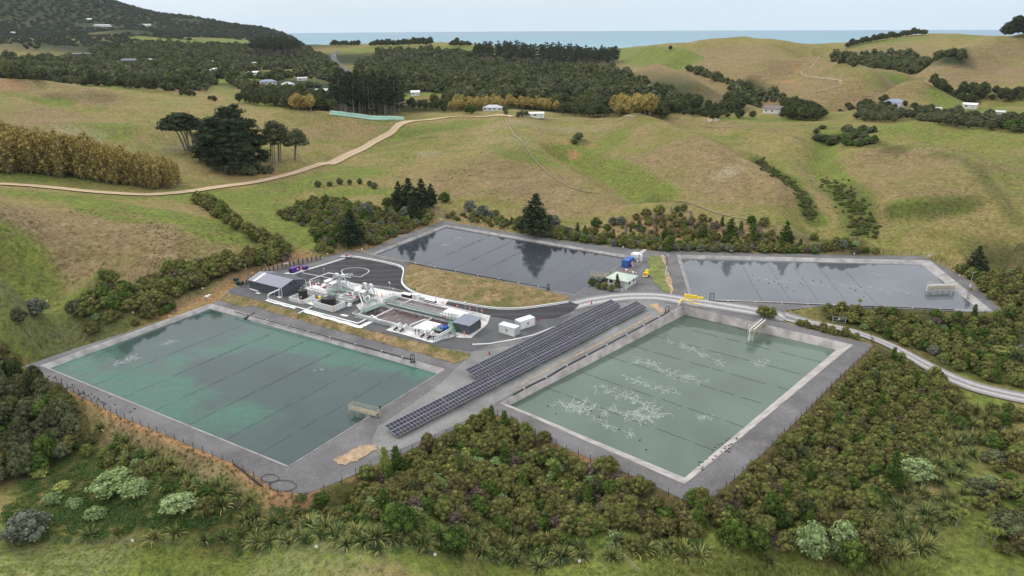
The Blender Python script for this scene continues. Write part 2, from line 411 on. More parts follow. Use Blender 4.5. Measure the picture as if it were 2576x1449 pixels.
# ------------------------------------------------------------------ ponds (corner points on the lip and at the water line)
def px_h(px, py): return hp_px(px, py)
PONDS = {
 'left':  dict(lip=[(105,920),(530,765),(1118,930),(725,1174)], zw=-0.9, inset=1.15),
 'right': dict(lip=[(1262,1015),(1715,771),(2143,868),(1722,1217)], water=[(1283,1019),(1722,792),(2104,880),(1722,1202)], zw=-1.1),
 'far':   dict(lip=[(932,639),(1122,566),(1590,646),(1446,742)], zw=1.6, inset=.6),
 'fareast': dict(lip=[(1704,642),(2338,656),(2496,784),(1738,757)], water=[(1714,650),(2318,666),(2466,780),(1744,751)], zw=1.2),
}
def inset_poly(P, w):
    n = len(P); out = []
    c = P.mean(0)
    for i in range(n):
        a, b, d = P[i - 1], P[i], P[(i + 1) % n]
        e1 = (b - a) / np.hypot(*(b - a)); e2 = (d - b) / np.hypot(*(d - b))
        n1 = np.array([-e1[1], e1[0]]); n2 = np.array([-e2[1], e2[0]])
        if n1 @ (c - b) < 0: n1 = -n1
        if n2 @ (c - b) < 0: n2 = -n2
        A = np.array([n1, n2]); rhs = np.array([n1 @ b + w, n2 @ b + w])
        out.append(np.linalg.solve(A, rhs))
    return np.array(out)
for k, p in PONDS.items():
    p['LIP'] = np.array([px_h(*q) for q in p['lip']])
    if 'water' in p: p['WAT'] = np.array([PZ(*q, p['zw'])[:2] for q in p['water']])
    else: p['WAT'] = inset_poly(p['LIP'][:, :2], p['inset'])

# ------------------------------------------------------------------ draped sheets
HEXS = 2.0
def in_tri_poly(name, polyxy, off, mat, holes=(), step=None, zfun=None):
    """flat-ish sheet over the ground: outline polyxy (world), lattice points inside, draped at ground + off"""
    step = step or HEXS
    def dens(P):
        out = []
        for i in range(len(P)):
            a, b = P[i], P[(i + 1) % len(P)]; n = max(1, int(np.hypot(*(b - a)) / step))
            for k in range(n): out.append(a + (b - a) * k / n)
        return np.array(out)
    rings = [dens(np.asarray(polyxy, float)[:, :2])] + [dens(np.asarray(h, float)[:, :2]) for h in holes]
    lo = rings[0].min(0); hi = rings[0].max(0)
    rows = np.arange(math.floor(lo[1] / (step * .866)), math.ceil(hi[1] / (step * .866)) + 1)
    L = []
    for r in rows:
        c = np.arange(math.floor(lo[0] / step) - 1, math.ceil(hi[0] / step) + 2) * step + (step / 2 if r % 2 else 0)
        L.append(np.stack([c, np.full(len(c), r * step * .866)], -1))
    L = np.concatenate(L)
    ok = inside(rings[0], L) & (seg_dist(rings[0], L, True) > step * .3)
    for h in rings[1:]: ok &= ~inside(h, L) & (seg_dist(h, L, True) > step * .3)
    L = L[ok]
    V = np.concatenate(rings + [L]); E = []; b = 0
    for r in rings:
        E += [(b + i, b + (i + 1) % len(r)) for i in range(len(r))]; b += len(r)
    vo, eo, fo, *_ = delaunay_2d_cdt([Vector(v) for v in V], E, [], 0, 1e-5)
    vo = np.array([(v.x, v.y) for v in vo]); fo = np.array([f for f in fo if len(f) == 3])
    cen = vo[fo].mean(1); m = inside(rings[0], cen)
    for h in rings[1:]: m &= ~inside(h, cen)
    fo = fo[m]; e1 = vo[fo[:, 1]] - vo[fo[:, 0]]; e2 = vo[fo[:, 2]] - vo[fo[:, 0]]; ar = e1[:, 0] * e2[:, 1] - e1[:, 1] * e2[:, 0]; fo = fo[np.abs(ar) > 1e-4]; ar = ar[np.abs(ar) > 1e-4]; fo[ar < 0] = fo[ar < 0][:, ::-1]
    z = (H(vo) if zfun is None else zfun(vo)) + off
    me = mesh_np(name, np.column_stack([vo, z]), fo, mat, True)
    o = obj(name, me)
    return o

def resample(P, step):
    P = np.asarray(P, float); out = [P[0]]
    for a, b in zip(P[:-1], P[1:]):
        n = max(1, int(round(np.hypot(*(b - a)[:2]) / step)))
        for k in range(1, n + 1): out.append(a + (b - a) * k / n)
    return np.array(out)
def smooth_line(P, it=2):
    P = np.asarray(P, float)
    for _ in range(it):
        Q = [P[0]]
        for a, b in zip(P[:-1], P[1:]): Q += [a * .75 + b * .25, a * .25 + b * .75]
        Q.append(P[-1]); P = np.array(Q)
    return P
def ribbon(name, P, width, off, mat, n=7, step=1.5, zfun=None, solid=0.0):
    """strip of the given width along P with an 'across' attribute"""
    P = resample(np.asarray(P, float)[:, :2], step); m = len(P)
    d = np.gradient(P, axis=0); d /= np.maximum(np.hypot(*d.T), 1e-9)[:, None]; nrm = np.stack([-d[:, 1], d[:, 0]], -1)
    wv = np.broadcast_to(np.asarray(width, float), (m,)) if np.ndim(width) == 0 else np.interp(np.linspace(0, 1, m), np.linspace(0, 1, len(width)), width)
    s = np.linspace(-.5, .5, n)
    V = P[:, None, :] + nrm[:, None, :] * (s[None, :, None] * wv[:, None, None])
    V = V.reshape(-1, 2); z = (H(V) if zfun is None else zfun(V)) + off
    i, j = np.meshgrid(np.arange(m - 1), np.arange(n - 1), indexing='ij')
    F = np.stack([i * n + j, (i + 1) * n + j, (i + 1) * n + j + 1, i * n + j + 1], -1).reshape(-1, 4)[:, ::-1]
    V3 = np.column_stack([V, z])
    if solid:
        b = len(V3); V3 = np.vstack([V3, V3 - np.array([0, 0, solid])])
        e0 = np.arange(m - 1) * n; e1 = e0 + n - 1
        S = [np.stack([e0, e0 + b, e0 + n + b, e0 + n], -1)[:, ::-1], np.stack([e1, e1 + n, e1 + n + b, e1 + b], -1)[:, ::-1]]
        F = np.vstack([F] + S)
    me = mesh_np(name, V3, F, mat, not solid)
    a = me.attributes.new('across', 'FLOAT', 'POINT')
    ac = np.tile(s * 2, m)
    if solid: ac = np.concatenate([ac, ac])
    a.data.foreach_set('value', ac.astype(np.float32))
    return obj(name, me)

# ------------------------------------------------------------------ ground materials
def ground_mat():
    m, nt, b = nmat('pasture_ground'); T = NT(nt)
    p = T.pos(); at = T.attr('gmask'); sp = T.n('SeparateColor'); T.lk(at.outputs['Color'], sp.inputs[0])
    at2 = T.attr('gmask2'); sp2 = T.n('SeparateColor'); T.lk(at2.outputs['Color'], sp2.inputs[0])
    lush, dry, dirt = sp.outputs[0], sp.outputs[1], sp.outputs[2]
    big = T.noise(p, 0.018, 5, 0.6); midn = T.noise(p, 0.11, 6, 0.65, 0.4); fine = T.noise(p, 0.9, 5, 0.7); vfine = T.noise(p, 4.0, 3, 0.7)
    # stock terraces follow the contour
    terr = T.noise(T.mapping(p, (0.06, 0.06, 1.1)), 1.0, 5, 0.65, 0.5)
    blot = T.noise(p, 0.045, 6, 0.68, 0.5); tuft = T.noise(p, 0.42, 6, 0.75, 0.3)
    base = T.ramp(T.math('ADD', T.math('MULTIPLY', midn, .5), T.math('MULTIPLY', tuft, .5)), [(0.32, (0.112, 0.114, 0.032)), (0.5, (0.208, 0.190, 0.058)), (0.68, (0.310, 0.252, 0.100))])
    base = T.mix(T.ramp(blot, [(0.42, 0.0), (0.6, 0.75)]), base, T.ramp(tuft, [(0.34, (0.195, 0.146, 0.062)), (0.66, (0.345, 0.260, 0.130))]))
    base = T.mix(T.math('MULTIPLY', T.ramp(T.noise(p, 0.028, 5, .6, .8), [(0.52, 0.0), (0.64, 0.7)]), 1.0), base, T.ramp(tuft, [(0.34, (0.085, 0.115, 0.022)), (0.66, (0.205, 0.220, 0.050))]))
    dryc = T.ramp(T.math('ADD', T.math('MULTIPLY', terr, .45), T.math('MULTIPLY', tuft, .55)), [(0.34, (0.130, 0.090, 0.044)), (0.5, (0.235, 0.172, 0.090)), (0.66, (0.325, 0.250, 0.140))])
    lushc = T.ramp(T.math('ADD', T.math('MULTIPLY', midn, .4), T.math('MULTIPLY', tuft, .6)), [(0.34, (0.055, 0.085, 0.016)), (0.5, (0.138, 0.178, 0.036)), (0.66, (0.255, 0.262, 0.068))])
    pn = T.math('ADD', T.math('MULTIPLY', T.math('SUBTRACT', midn, .5), 1.3), T.math('MULTIPLY', T.math('SUBTRACT', tuft, .5), .9))
    lush = T.ramp(T.math('ADD', lush, pn), [(0.30, 0), (0.72, 1)]); dry = T.ramp(T.math('ADD', dry, T.math('MULTIPLY', pn, .8)), [(0.22, 0), (0.75, 1)])
    df = T.math('MULTIPLY', dry, T.ramp(blot, [(0.30, .35), (0.58, 1.0)]))
    c = T.mix(df, base, dryc)
    lf = T.math('MULTIPLY', lush, T.ramp(T.math('ADD', T.math('MULTIPLY', midn, .6), T.math('MULTIPLY', tuft, .4)), [(0.36, .1), (0.52, 1.0)]), True)
    c = T.mix(lf, c, lushc)
    # rank dark growth in wet gullies
    c = T.mix(T.math('MULTIPLY', sp2.outputs[0], T.ramp(fine, [(0.35, 0.3), (0.6, 1)])), c, T.ramp(vfine, [(0.3, (0.028, 0.040, 0.012)), (0.7, (0.080, 0.092, 0.026))]))
    # flowering rank grass / pale seed heads
    c = T.mix(T.math('MULTIPLY', sp2.outputs[1], T.ramp(fine, [(0.4, 0.0), (0.6, 1)])), c, (0.36, 0.34, 0.24))
    soil = T.ramp(fine, [(0.3, (0.200, 0.105, 0.050)), (0.6, (0.400, 0.235, 0.120)), (0.75, (0.460, 0.330, 0.200))])
    c = T.mix(T.math('MULTIPLY', dirt, T.ramp(fine, [(0.32, 0.35), (0.5, 1)]), True), c, soil)
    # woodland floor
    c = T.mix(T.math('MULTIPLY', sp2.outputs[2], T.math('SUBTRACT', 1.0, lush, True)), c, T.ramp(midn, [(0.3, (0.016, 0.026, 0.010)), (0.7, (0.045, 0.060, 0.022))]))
    # tufts
    c = T.mix(0.55, c, T.ramp(vfine, [(0.3, 0.42), (0.5, 0.95), (0.7, 1.3)]), 'MULTIPLY')
    c = T.mix(0.85, c, T.ramp(T.noise(p, 0.75, 5, .8), [(0.36, 0.45), (0.48, 0.95), (0.66, 1.35)]), 'MULTIPLY')
    sp_ = T.noise(T.mapping(p, (1, 1.5, 1)), 0.30, 4, .85, .2); c = T.mix(T.ramp(sp_, [(0.60, 0), (0.66, .75)]), c, (0.075, 0.080, 0.028))
    T.lk(c, b.inputs['Base Color']); b.inputs['Roughness'].default_value = 0.95; b.inputs['Specular IOR Level'].default_value = 0.1
    hgt = T.math('ADD', T.math('MULTIPLY', fine, 1.0), T.math('MULTIPLY', terr, T.math('ADD', T.math('MULTIPLY', dry, 1.2), .3)))
    T.lk(T.bump(T.math('ADD', hgt, T.math('MULTIPLY', vfine, .4)), 0.9, 0.5), b.inputs['Normal'])
    return m

def gravel_mat(name, c0, c1, tint=None, bumpd=0.04):
    m, nt, b = nmat(name); T = NT(nt); p = T.pos()
    v = T.n('TexVoronoi'); v.inputs['Scale'].default_value = 5.0; T.lk(p, v.inputs['Vector'])
    sp = T.n('SeparateColor'); T.lk(v.outputs['Color'], sp.inputs[0])
    st = T.mix(sp.outputs[0], tuple(c0), tuple(c1))
    fine = T.noise(p, 2.2, 6, 0.75); big = T.noise(p, 0.09, 5, 0.6, .5); md = T.noise(p, 0.4, 5, .65)
    st = T.mix(0.55, st, tuple((a + b) / 2 for a, b in zip(c0, c1)))
    c = T.mix(0.55, st, T.ramp(fine, [(0.3, .6), (0.7, 1.3)]), 'MULTIPLY')
    c = T.mix(0.9, c, T.ramp(big, [(0.32, .72), (0.68, 1.28)]), 'MULTIPLY')
    c = T.mix(T.math('MULTIPLY', T.ramp(md, [(0.55, 0), (0.75, 1)]), .5), c, tint or (0.26, 0.22, 0.18))
    T.lk(c, b.inputs['Base Color']); b.inputs['Roughness'].default_value = 0.9; b.inputs['Specular IOR Level'].default_value = 0.2
    T.lk(T.bump(T.math('ADD', v.outputs['Distance'], fine), 0.6, bumpd), b.inputs['Normal'])
    return m

def asphalt_mat(name, c, streak=0.25, scuff=.35):
    m, nt, b = nmat(name); T = NT(nt); p = T.pos()
    fine = T.noise(p, 6, 4, .8); big = T.noise(p, 0.12, 5, .6, 1.0); st = T.noise(T.mapping(p, (0.25, 0.05, 1), (0, 0, rad(-38))), 1, 5, .6, .8)
    k = T.ramp(T.math('ADD', T.math('MULTIPLY', big, .5), T.math('MULTIPLY', st, .5)), [(0.35, tuple(x * .75 for x in c)), (0.6, c), (0.75, tuple(x * (1.4 + streak) for x in c))])
    k = T.mix(0.6, k, T.ramp(fine, [(0.3, .6), (0.7, 1.4)]), 'MULTIPLY')
    # tyre scuffs
    w = T.n('TexWave'); w.wave_type = 'RINGS'; w.inputs['Scale'].default_value = 0.06; w.inputs['Distortion'].default_value = 6; w.inputs['Detail'].default_value = 3; w.inputs['Detail Scale'].default_value = .3
    T.lk(T.mapping(p, (1, 1, 1), (0, 0, 0), (30, -230, 0)), w.inputs['Vector'])
    k = T.mix(T.math('MULTIPLY', T.ramp(w.outputs['Fac'], [(0.8, 0), (0.97, 1)]), scuff), k, tuple(min(1, x * 2.2) for x in c))
    T.lk(k, b.inputs['Base Color']); b.inputs['Roughness'].default_value = 0.85; b.inputs['Specular IOR Level'].default_value = 0.25
    T.lk(T.bump(fine, 0.3, 0.01), b.inputs['Normal'])
    return m

def track_mat(name, base, light, edge, pos=0.42, wid=0.16):
    """road with two wheel tracks, from the 'across' attribute"""
    m, nt, b = nmat(name); T = NT(nt); p = T.pos(); a = T.attr('across').outputs['Fac']
    n = T.noise(p, 1.3, 6, .7); nb = T.noise(p, 0.25, 4, .6)
    aa = T.math('ABSOLUTE', T.math('ADD', a, T.math('MULTIPLY', T.math('SUBTRACT', nb, .5), .25)))
    tr = T.math('ABSOLUTE', T.math('SUBTRACT', aa, pos))
    f = T.math('MULTIPLY', T.ramp(tr, [(wid * .4, 1), (wid * 1.6, 0)]), T.ramp(n, [(0.25, .4), (0.6, 1)]))
    c = T.mix(f, T.ramp(n, [(0.3, tuple(x * .8 for x in base)), (0.7, tuple(x * 1.2 for x in base))]), light)
    c = T.mix(T.math('MULTIPLY', T.ramp(aa, [(0.78, 0), (1.0, 1)]), T.ramp(n, [(0.35, .3), (0.6, 1)])), c, edge)
    v = T.noise(p, 5, 4, .8); c = T.mix(.6, c, T.ramp(v, [(0.3, .65), (0.7, 1.3)]), 'MULTIPLY')
    T.lk(c, b.inputs['Base Color']); b.inputs['Roughness'].default_value = 0.95; b.inputs['Specular IOR Level'].default_value = 0.15
    T.lk(T.bump(v, .4, .03), b.inputs['Normal'])
    return m

def water_mat(name, deep, algae=None, kind=0, rough=0.06, rip=0.05):
    m, nt, b = nmat(name); T = NT(nt); p = T.pos()
    n1 = T.noise(p, 0.035, 4, .5, 1.0)
    c = T.ramp(n1, [(0.3, tuple(x * .82 for x in deep)), (0.7, tuple(x * 1.18 for x in deep))])
    if algae is not None:
        # wind-blown scum: swirled bands, confined by the 'scum' attribute
        at = T.attr('scum').outputs['Fac']
        sw = T.noise(T.mapping(p, (1, 1, 1), (0, 0, rad(35))), 0.06, 8, .66, 3.2); sw2 = T.noise(p, 0.5, 6, .7, 1.5)
        f = T.math('ADD', T.math('MULTIPLY', sw, .8), T.math('MULTIPLY', sw2, .2))
        f = T.math('ADD', f, T.math('MULTIPLY', T.math('SUBTRACT', at, .5), .36))
        f = T.ramp(f, [(0.46, 0), (0.57, .4), (0.75, .8)])
        c = T.mix(f, c, T.mix(T.ramp(sw2, [(0.4, 0), (0.65, 1)]), algae, tuple(min(1, x * 1.2) for x in algae)))
        rg = T.math('ADD', T.math('MULTIPLY', f, .35), rough); T.lk(rg, b.inputs['Roughness'])
    else: b.inputs['Roughness'].default_value = rough
    T.lk(c, b.inputs['Base Color']); b.inputs['IOR'].default_value = 1.333
    r = T.math('ADD', T.noise(T.mapping(p, (1, 1.6, 1), (0, 0, rad(25))), 1.1, 5, .65, .3), T.math('MULTIPLY', T.noise(p, .12, 2, .5), 1.2))
    T.lk(T.bump(r, rip, 0.3), b.inputs['Normal'])
    return m

M_ground = ground_mat()
M_gravel = gravel_mat('berm_gravel', (0.102, 0.100, 0.102), (0.182, 0.177, 0.179))
M_gravel2 = gravel_mat('yard_gravel', (0.150, 0.154, 0.151), (0.245, 0.246, 0.236), (0.30, 0.28, 0.25))
M_asphalt = asphalt_mat('asphalt', (0.043, 0.043, 0.047))
M_asphalt2 = asphalt_mat('worn_asphalt', (0.105, 0.107, 0.110), .1, 0.0)
M_conc = simple('pale_concrete', (0.72, 0.72, 0.70), .8, 0, .08, .5, .12, .1, 'Position')
M_rim = simple('lining_concrete', (0.31, 0.30, 0.295), .85, 0, .25, .35, .45, .1, 'Position')
M_rim2 = simple('lining_concrete_pink', (0.38, 0.352, 0.335), .85, 0, .25, .35, .6, .1, 'Position')
M_white = simple('white_paint_line', (0.75, 0.75, 0.74), .7, 0, .08, 2.0, .15, 0, 'Position')
M_soil = simple('bare_clay', (0.38, 0.27, 0.17), .95, 0, .3, .6, .25, .4, 'Position')
M_road = track_mat('gravel_road', (0.24, 0.235, 0.235), (0.50, 0.49, 0.48), (0.15, 0.145, 0.15))
M_road2 = track_mat('access_road', (0.24, 0.23, 0.23), (0.46, 0.45, 0.44), (0.22, 0.17, 0.13))
M_stock = simple('trodden_grass', (0.27, 0.22, 0.125), .95, 0, .3, .3, .2, 0, 'Position')
M_track = track_mat('clay_track', (0.42, 0.31, 0.19), (0.56, 0.45, 0.32), (0.32, 0.23, 0.13))
M_sea = None

# ------------------------------------------------------------------ terrain sheet
TH = np.linspace(rad(-52), rad(52), 820)
RR = np.concatenate([np.linspace(25, 80, 30)[:-1], np.exp(np.linspace(math.log(80), math.log(4700), 800))])
def strokes(Q, S):
    out = np.zeros(len(Q))
    for pts_, rr_, val in S:
        w = PGS(pts_)
        if len(w) == 0: continue
        P = np.array(w)[:, :2]
        if len(P) == 1: P = np.vstack([P, P + .01])
        lo = P.min(0) - rr_ * 1.9; hi = P.max(0) + rr_ * 1.9
        m = (Q[:, 0] > lo[0]) & (Q[:, 0] < hi[0]) & (Q[:, 1] > lo[1]) & (Q[:, 1] < hi[1])
        if not m.any(): continue
        d = seg_dist(P, Q[m], False) / rr_
        out[m] = np.maximum(out[m], val * np.clip(1.5 - d, 0, 1))
    return out
LUSH = [([(555,205),(600,200)],22,1),([(670,228),(700,232)],16,1),([(760,195)],16,1),([(430,152),(445,150)],26,1),([(585,170)],20,1),([(350,172)],22,.9),([(700,190)],16,.9),([(820,190)],16,.8),([(500,490),(620,500),(780,458),(900,432)],14,1),([(850,485),(960,480)],9,.9),([(1000,345),(1060,330),(1180,310)],14,.75),([(930,380),(1010,370)],10,.6),
 ([(1420,375),(1480,400),(1560,440),(1620,485),(1660,505)],9,1),([(1500,395),(1530,370),(1560,330)],9,.7),([(1900,400),(1990,455),(2030,520),(2060,560)],4,.9),([(2080,340),(2070,420),(2150,520),(2160,580)],7,.95),([(2250,530),(2420,515)],5,.7),
 ([(0,440),(250,448)],11,.9),([(60,485),(200,500),(400,535),(600,580)],8,.9),([(200,520),(330,555)],6,.7),([(480,580),(640,600)],7,.7),([(0,640),(60,720),(130,780)],11,.9),([(60,810),(150,830),(240,790)],12,1),([(0,860),(60,840)],12,1),([(250,850),(120,900)],6,.9),
 ([(1930,300),(2010,302)],12,1),([(2100,330),(2350,330),(2576,350)],22,.6),([(1750,290),(1900,300)],10,.5),([(0,1400),(700,1420),(1400,1430),(2000,1449)],7,.85),([(0,1330),(60,1360)],5,.9),([(2350,1430),(2576,1400)],10,1),([(2430,1150),(2480,1250),(2420,1320)],6,1),([(2440,960),(2480,1000)],5,1),
 ([(1600,126),(1700,135)],60,1),([(1620,150),(1690,160)],30,.7),([(1150,123)],80,1),([(950,123)],70,.9),([(540,100),(620,108)],70,.9),([(380,98),(480,104)],45,.9),([(2180,110),(2300,95)],40,.6),([(2440,90)],30,.6),([(2100,170),(2200,200)],18,.5),([(2260,200)],18,.9),([(2400,250),(2576,290)],22,.8),([(2500,400),(2576,470)],25,.5),([(130,258),(170,262)],8,.9),([(270,310),(290,330)],14,.8),([(330,370),(420,380)],10,.4),([(560,420),(610,435)],9,.8),([(780,250),(840,262)],14,.8),([(720,238)],14,.9),
 ([(680,540),(740,560),(780,600)],10,.8),([(620,545),(700,600)],7,.9),([(640,520),(700,520)],9,.9),([(1000,585),(1080,560)],4,.6),([(1290,520),(1100,500)],5,.4),([(1280,385),(1360,405)],11,.8),([(160,150)],25,.8),([(235,145)],20,1),([(1020,245),(1110,240)],16,1),([(900,270),(960,285)],10,.9),([(560,220),(680,270)],10,.6),([(210,215),(330,222)],14,.8),([(1100,700),(1180,715)],3,.5),([(1060,1270),(1100,1310)],4,1),([(1610,1390),(1900,1400)],4,.9),([(870,640),(880,640)],1,.1)]
DRY = [([(1150,420),(1400,440)],34,.55),([(1700,395),(1900,455)],30,.8),([(2200,420),(2550,430)],42,.5),([(1450,330),(1650,340)],30,.35),([(50,290),(450,330)],50,.4),([(820,330),(980,335)],30,.4),([(1700,205),(1780,240)],40,.9),([(2000,215),(2200,250)],30,.8),([(100,560),(300,585),(400,600)],24,.9),([(0,590),(100,640)],16,.6),([(1150,455),(1280,450),(1350,480),(1420,510)],26,.85),([(1330,420),(1420,440)],14,.6),([(1700,370),(1800,420),(1930,470)],16,.9),([(1600,400),(1680,440),(1800,500)],18,.55),([(2230,400),(2400,400),(2480,450)],20,.7),([(2170,460),(2330,470)],18,.6),([(1560,310),(1700,300),(1850,320)],14,.5),
 ([(130,280),(90,310)],22,.8),([(0,215),(100,225),(270,248)],14,.9),([(300,330),(500,330)],22,.35),([(950,330),(1010,320)],12,.5),([(700,330),(800,320)],25,.5),
 ([(1700,165),(1780,230)],60,.95),([(1850,140),(2000,150)],70,.9),([(1900,200),(2050,190),(2200,240)],45,.9),([(1980,250),(2150,270)],25,.8),([(2300,200),(2500,180)],60,.9),([(2200,110),(2500,110)],50,.6),([(2380,240)],30,.6),([(1880,250),(2000,262)],14,.95),([(1580,170),(1660,190)],30,.8),([(60,120),(150,122)],50,.95),([(300,78)],40,.9),([(500,200),(460,230)],20,.7),
 ([(700,390),(640,420)],8,.5),([(280,1080),(430,1150),(600,1230)],3.5,.9),([(720,1260),(780,1265)],4,.9),([(500,735),(600,700),(700,660)],5,.7),([(1090,530),(1200,540)],5,.8),([(1450,570),(1560,570)],6,.8),([(1600,560),(1750,570),(1900,580),(2010,600)],8,.9),([(400,770),(480,750)],5,.7),([(260,810),(520,735)],4,.6),([(150,850),(400,790)],3,.6)]
DIRT = [([(600,712),(660,680),(730,655)],3.2,1),([(545,745),(590,720)],3.5,.9),([(415,793),(520,750)],2.2,.8),([(1620,560),(1680,565),(1720,575)],7,.75),([(1740,580),(1790,585)],5,.6),([(1650,590),(1750,600)],4,.6),([(760,640),(745,660)],3,.8),([(1420,358)],5,.5),([(1440,385),(1445,395)],3,.9),([(440,205),(480,215)],8,.8),([(0,212),(30,216)],10,.6),([(540,245),(525,260)],8,.35),([(570,435),(640,445),(700,440)],7,.55),([(500,380),(560,400)],6,.4),([(1985,205)],8,.9),([(2000,215)],5,.8),([(1840,215),(1830,205)],4,.6),([(2000,170)],5,.6),([(1080,250),(1180,262)],14,.45),
 ([(100,935),(300,1052),(590,1170),(690,1238)],1.0,.9),([(690,1240),(780,1250)],1.8,1),([(1260,1046),(1420,1135),(1715,1262)],1.1,.9),([(1805,1250),(1930,1140),(2090,980),(2196,880)],.9,.7),([(70,915),(320,838),(545,757)],.9,.8),([(880,1205),(1010,1150),(1180,1068)],.8,.7),([(2090,845),(2190,866)],.8,.5),([(900,632),(1000,590),(1100,556)],1.5,.8),([(1130,552),(1280,580)],1.2,.3)]
WET = [([(1905,405),(1990,460),(2030,520),(2050,560)],3.5,.95),([(2090,350),(2200,360),(2250,375)],6,.8),([(2100,480),(2150,510),(2170,560)],7,.7),([(2250,535),(2330,530),(2450,510)],4,.7),([(1450,350),(1465,360)],5,.9),([(1640,500),(1720,512)],3,.6),([(1030,340),(1120,325)],6,.35),([(960,365),(1090,345)],4,.5),([(130,240),(270,250)],6,.5),([(2350,385),(2420,400),(2500,480),(2560,560)],3,.55),([(2000,590),(2150,612)],4,.7),([(180,1260),(330,1280),(480,1290)],7,.8),([(100,860),(250,850),(200,830)],9,.35),([(200,1180),(420,1200)],6,.6)]
PALE = [([(150,330),(220,345)],9,.5),([(420,375),(520,368)],6,.4),([(1230,348),(1330,360)],10,.3),([(1080,385)],7,.7),([(1830,435)],6,.8),([(120,855),(220,840),(160,880)],9,.35),([(0,1410),(250,1420)],5,.3),([(700,1410),(900,1430)],5,.25),([(1250,322),(1500,320)],12,.3)]
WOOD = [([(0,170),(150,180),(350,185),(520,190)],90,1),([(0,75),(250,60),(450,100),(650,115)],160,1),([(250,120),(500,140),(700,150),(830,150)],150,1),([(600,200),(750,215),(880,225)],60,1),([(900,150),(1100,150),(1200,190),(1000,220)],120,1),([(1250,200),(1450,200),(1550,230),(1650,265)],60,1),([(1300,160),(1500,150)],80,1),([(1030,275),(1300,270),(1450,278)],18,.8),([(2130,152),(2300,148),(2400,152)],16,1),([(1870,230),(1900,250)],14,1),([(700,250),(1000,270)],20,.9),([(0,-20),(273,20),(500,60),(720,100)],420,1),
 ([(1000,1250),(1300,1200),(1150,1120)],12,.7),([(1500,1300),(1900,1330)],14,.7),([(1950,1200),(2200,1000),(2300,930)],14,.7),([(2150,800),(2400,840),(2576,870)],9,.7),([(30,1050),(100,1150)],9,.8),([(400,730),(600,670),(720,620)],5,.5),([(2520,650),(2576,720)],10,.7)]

def make_terrain():
    t, r = np.meshgrid(TH, RR, indexing='ij')
    Q = np.stack([(r * np.sin(t)).ravel(), (r * np.cos(t)).ravel()], -1)
    z = H(Q)
    ins = inside(BW, Q) & (seg_dist(BW, Q, True) > 0.5)
    z = np.where(ins, z - 0.45, z)
    for p in PONDS.values():
        near = (inside(inset_poly(p['LIP'][:, :2], -2.2), Q) & ins) | inside(p['LIP'][:, :2], Q)
        z = np.where(near, -5.0, z)
    nr = len(RR); na = len(TH)
    i, j = np.meshgrid(np.arange(na - 1), np.arange(nr - 1), indexing='ij')
    F = np.stack([i * nr + j, i * nr + j + 1, (i + 1) * nr + j + 1, (i + 1) * nr + j], -1).reshape(-1, 4)[:, ::-1]
    me = mesh_np('terrain', np.column_stack([Q, z]), F, M_ground, True)
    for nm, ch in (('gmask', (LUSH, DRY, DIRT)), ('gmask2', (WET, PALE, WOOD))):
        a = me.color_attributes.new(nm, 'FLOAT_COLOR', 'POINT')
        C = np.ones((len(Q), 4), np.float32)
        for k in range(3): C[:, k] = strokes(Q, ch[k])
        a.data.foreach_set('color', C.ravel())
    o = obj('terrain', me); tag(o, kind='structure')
    return o
make_terrain()

# sea
def sea_mat():
    m, nt, b = nmat('sea_water'); T = NT(nt); p = T.pos()
    ln = T.n('VectorMath', operation='LENGTH'); T.lk(p, ln.inputs[0])
    f = T.math('DIVIDE', ln.outputs['Value'], 12000.0)
    n = T.noise(T.mapping(p, (0.0006, 0.003, 1)), 1, 5, .6)
    f = T.math('ADD', f, T.math('MULTIPLY', T.math('SUBTRACT', n, .5), .12))
    c = T.ramp(f, [(0.2, (0.115, 0.300, 0.335)), (0.45, (0.062, 0.215, 0.290)), (1.0, (0.045, 0.165, 0.265))])
    T.lk(c, b.inputs['Base Color']); b.inputs['Roughness'].default_value = 0.35; b.inputs['IOR'].default_value = 1.33
    T.lk(T.bump(T.noise(p, 0.05, 4, .6), .4, 1.0), b.inputs['Normal'])
    return m
M_sea = sea_mat()
def make_sea():
    th = np.linspace(rad(-70), rad(70), 80); rr = np.exp(np.linspace(math.log(1200), math.log(12000), 60))
    t, r = np.meshgrid(th, rr, indexing='ij'); nr = len(rr)
    V = np.stack([(r * np.sin(t)).ravel(), (r * np.cos(t)).ravel(), np.full(t.size, -32.0)], -1)
    i, j = np.meshgrid(np.arange(len(th) - 1), np.arange(nr - 1), indexing='ij')
    F = np.stack([i * nr + j, i * nr + j + 1, (i + 1) * nr + j + 1, (i + 1) * nr + j], -1).reshape(-1, 4)[:, ::-1]
    tag(obj('sea', mesh_np('sea', V, F, M_sea, True)), kind='structure')
make_sea()

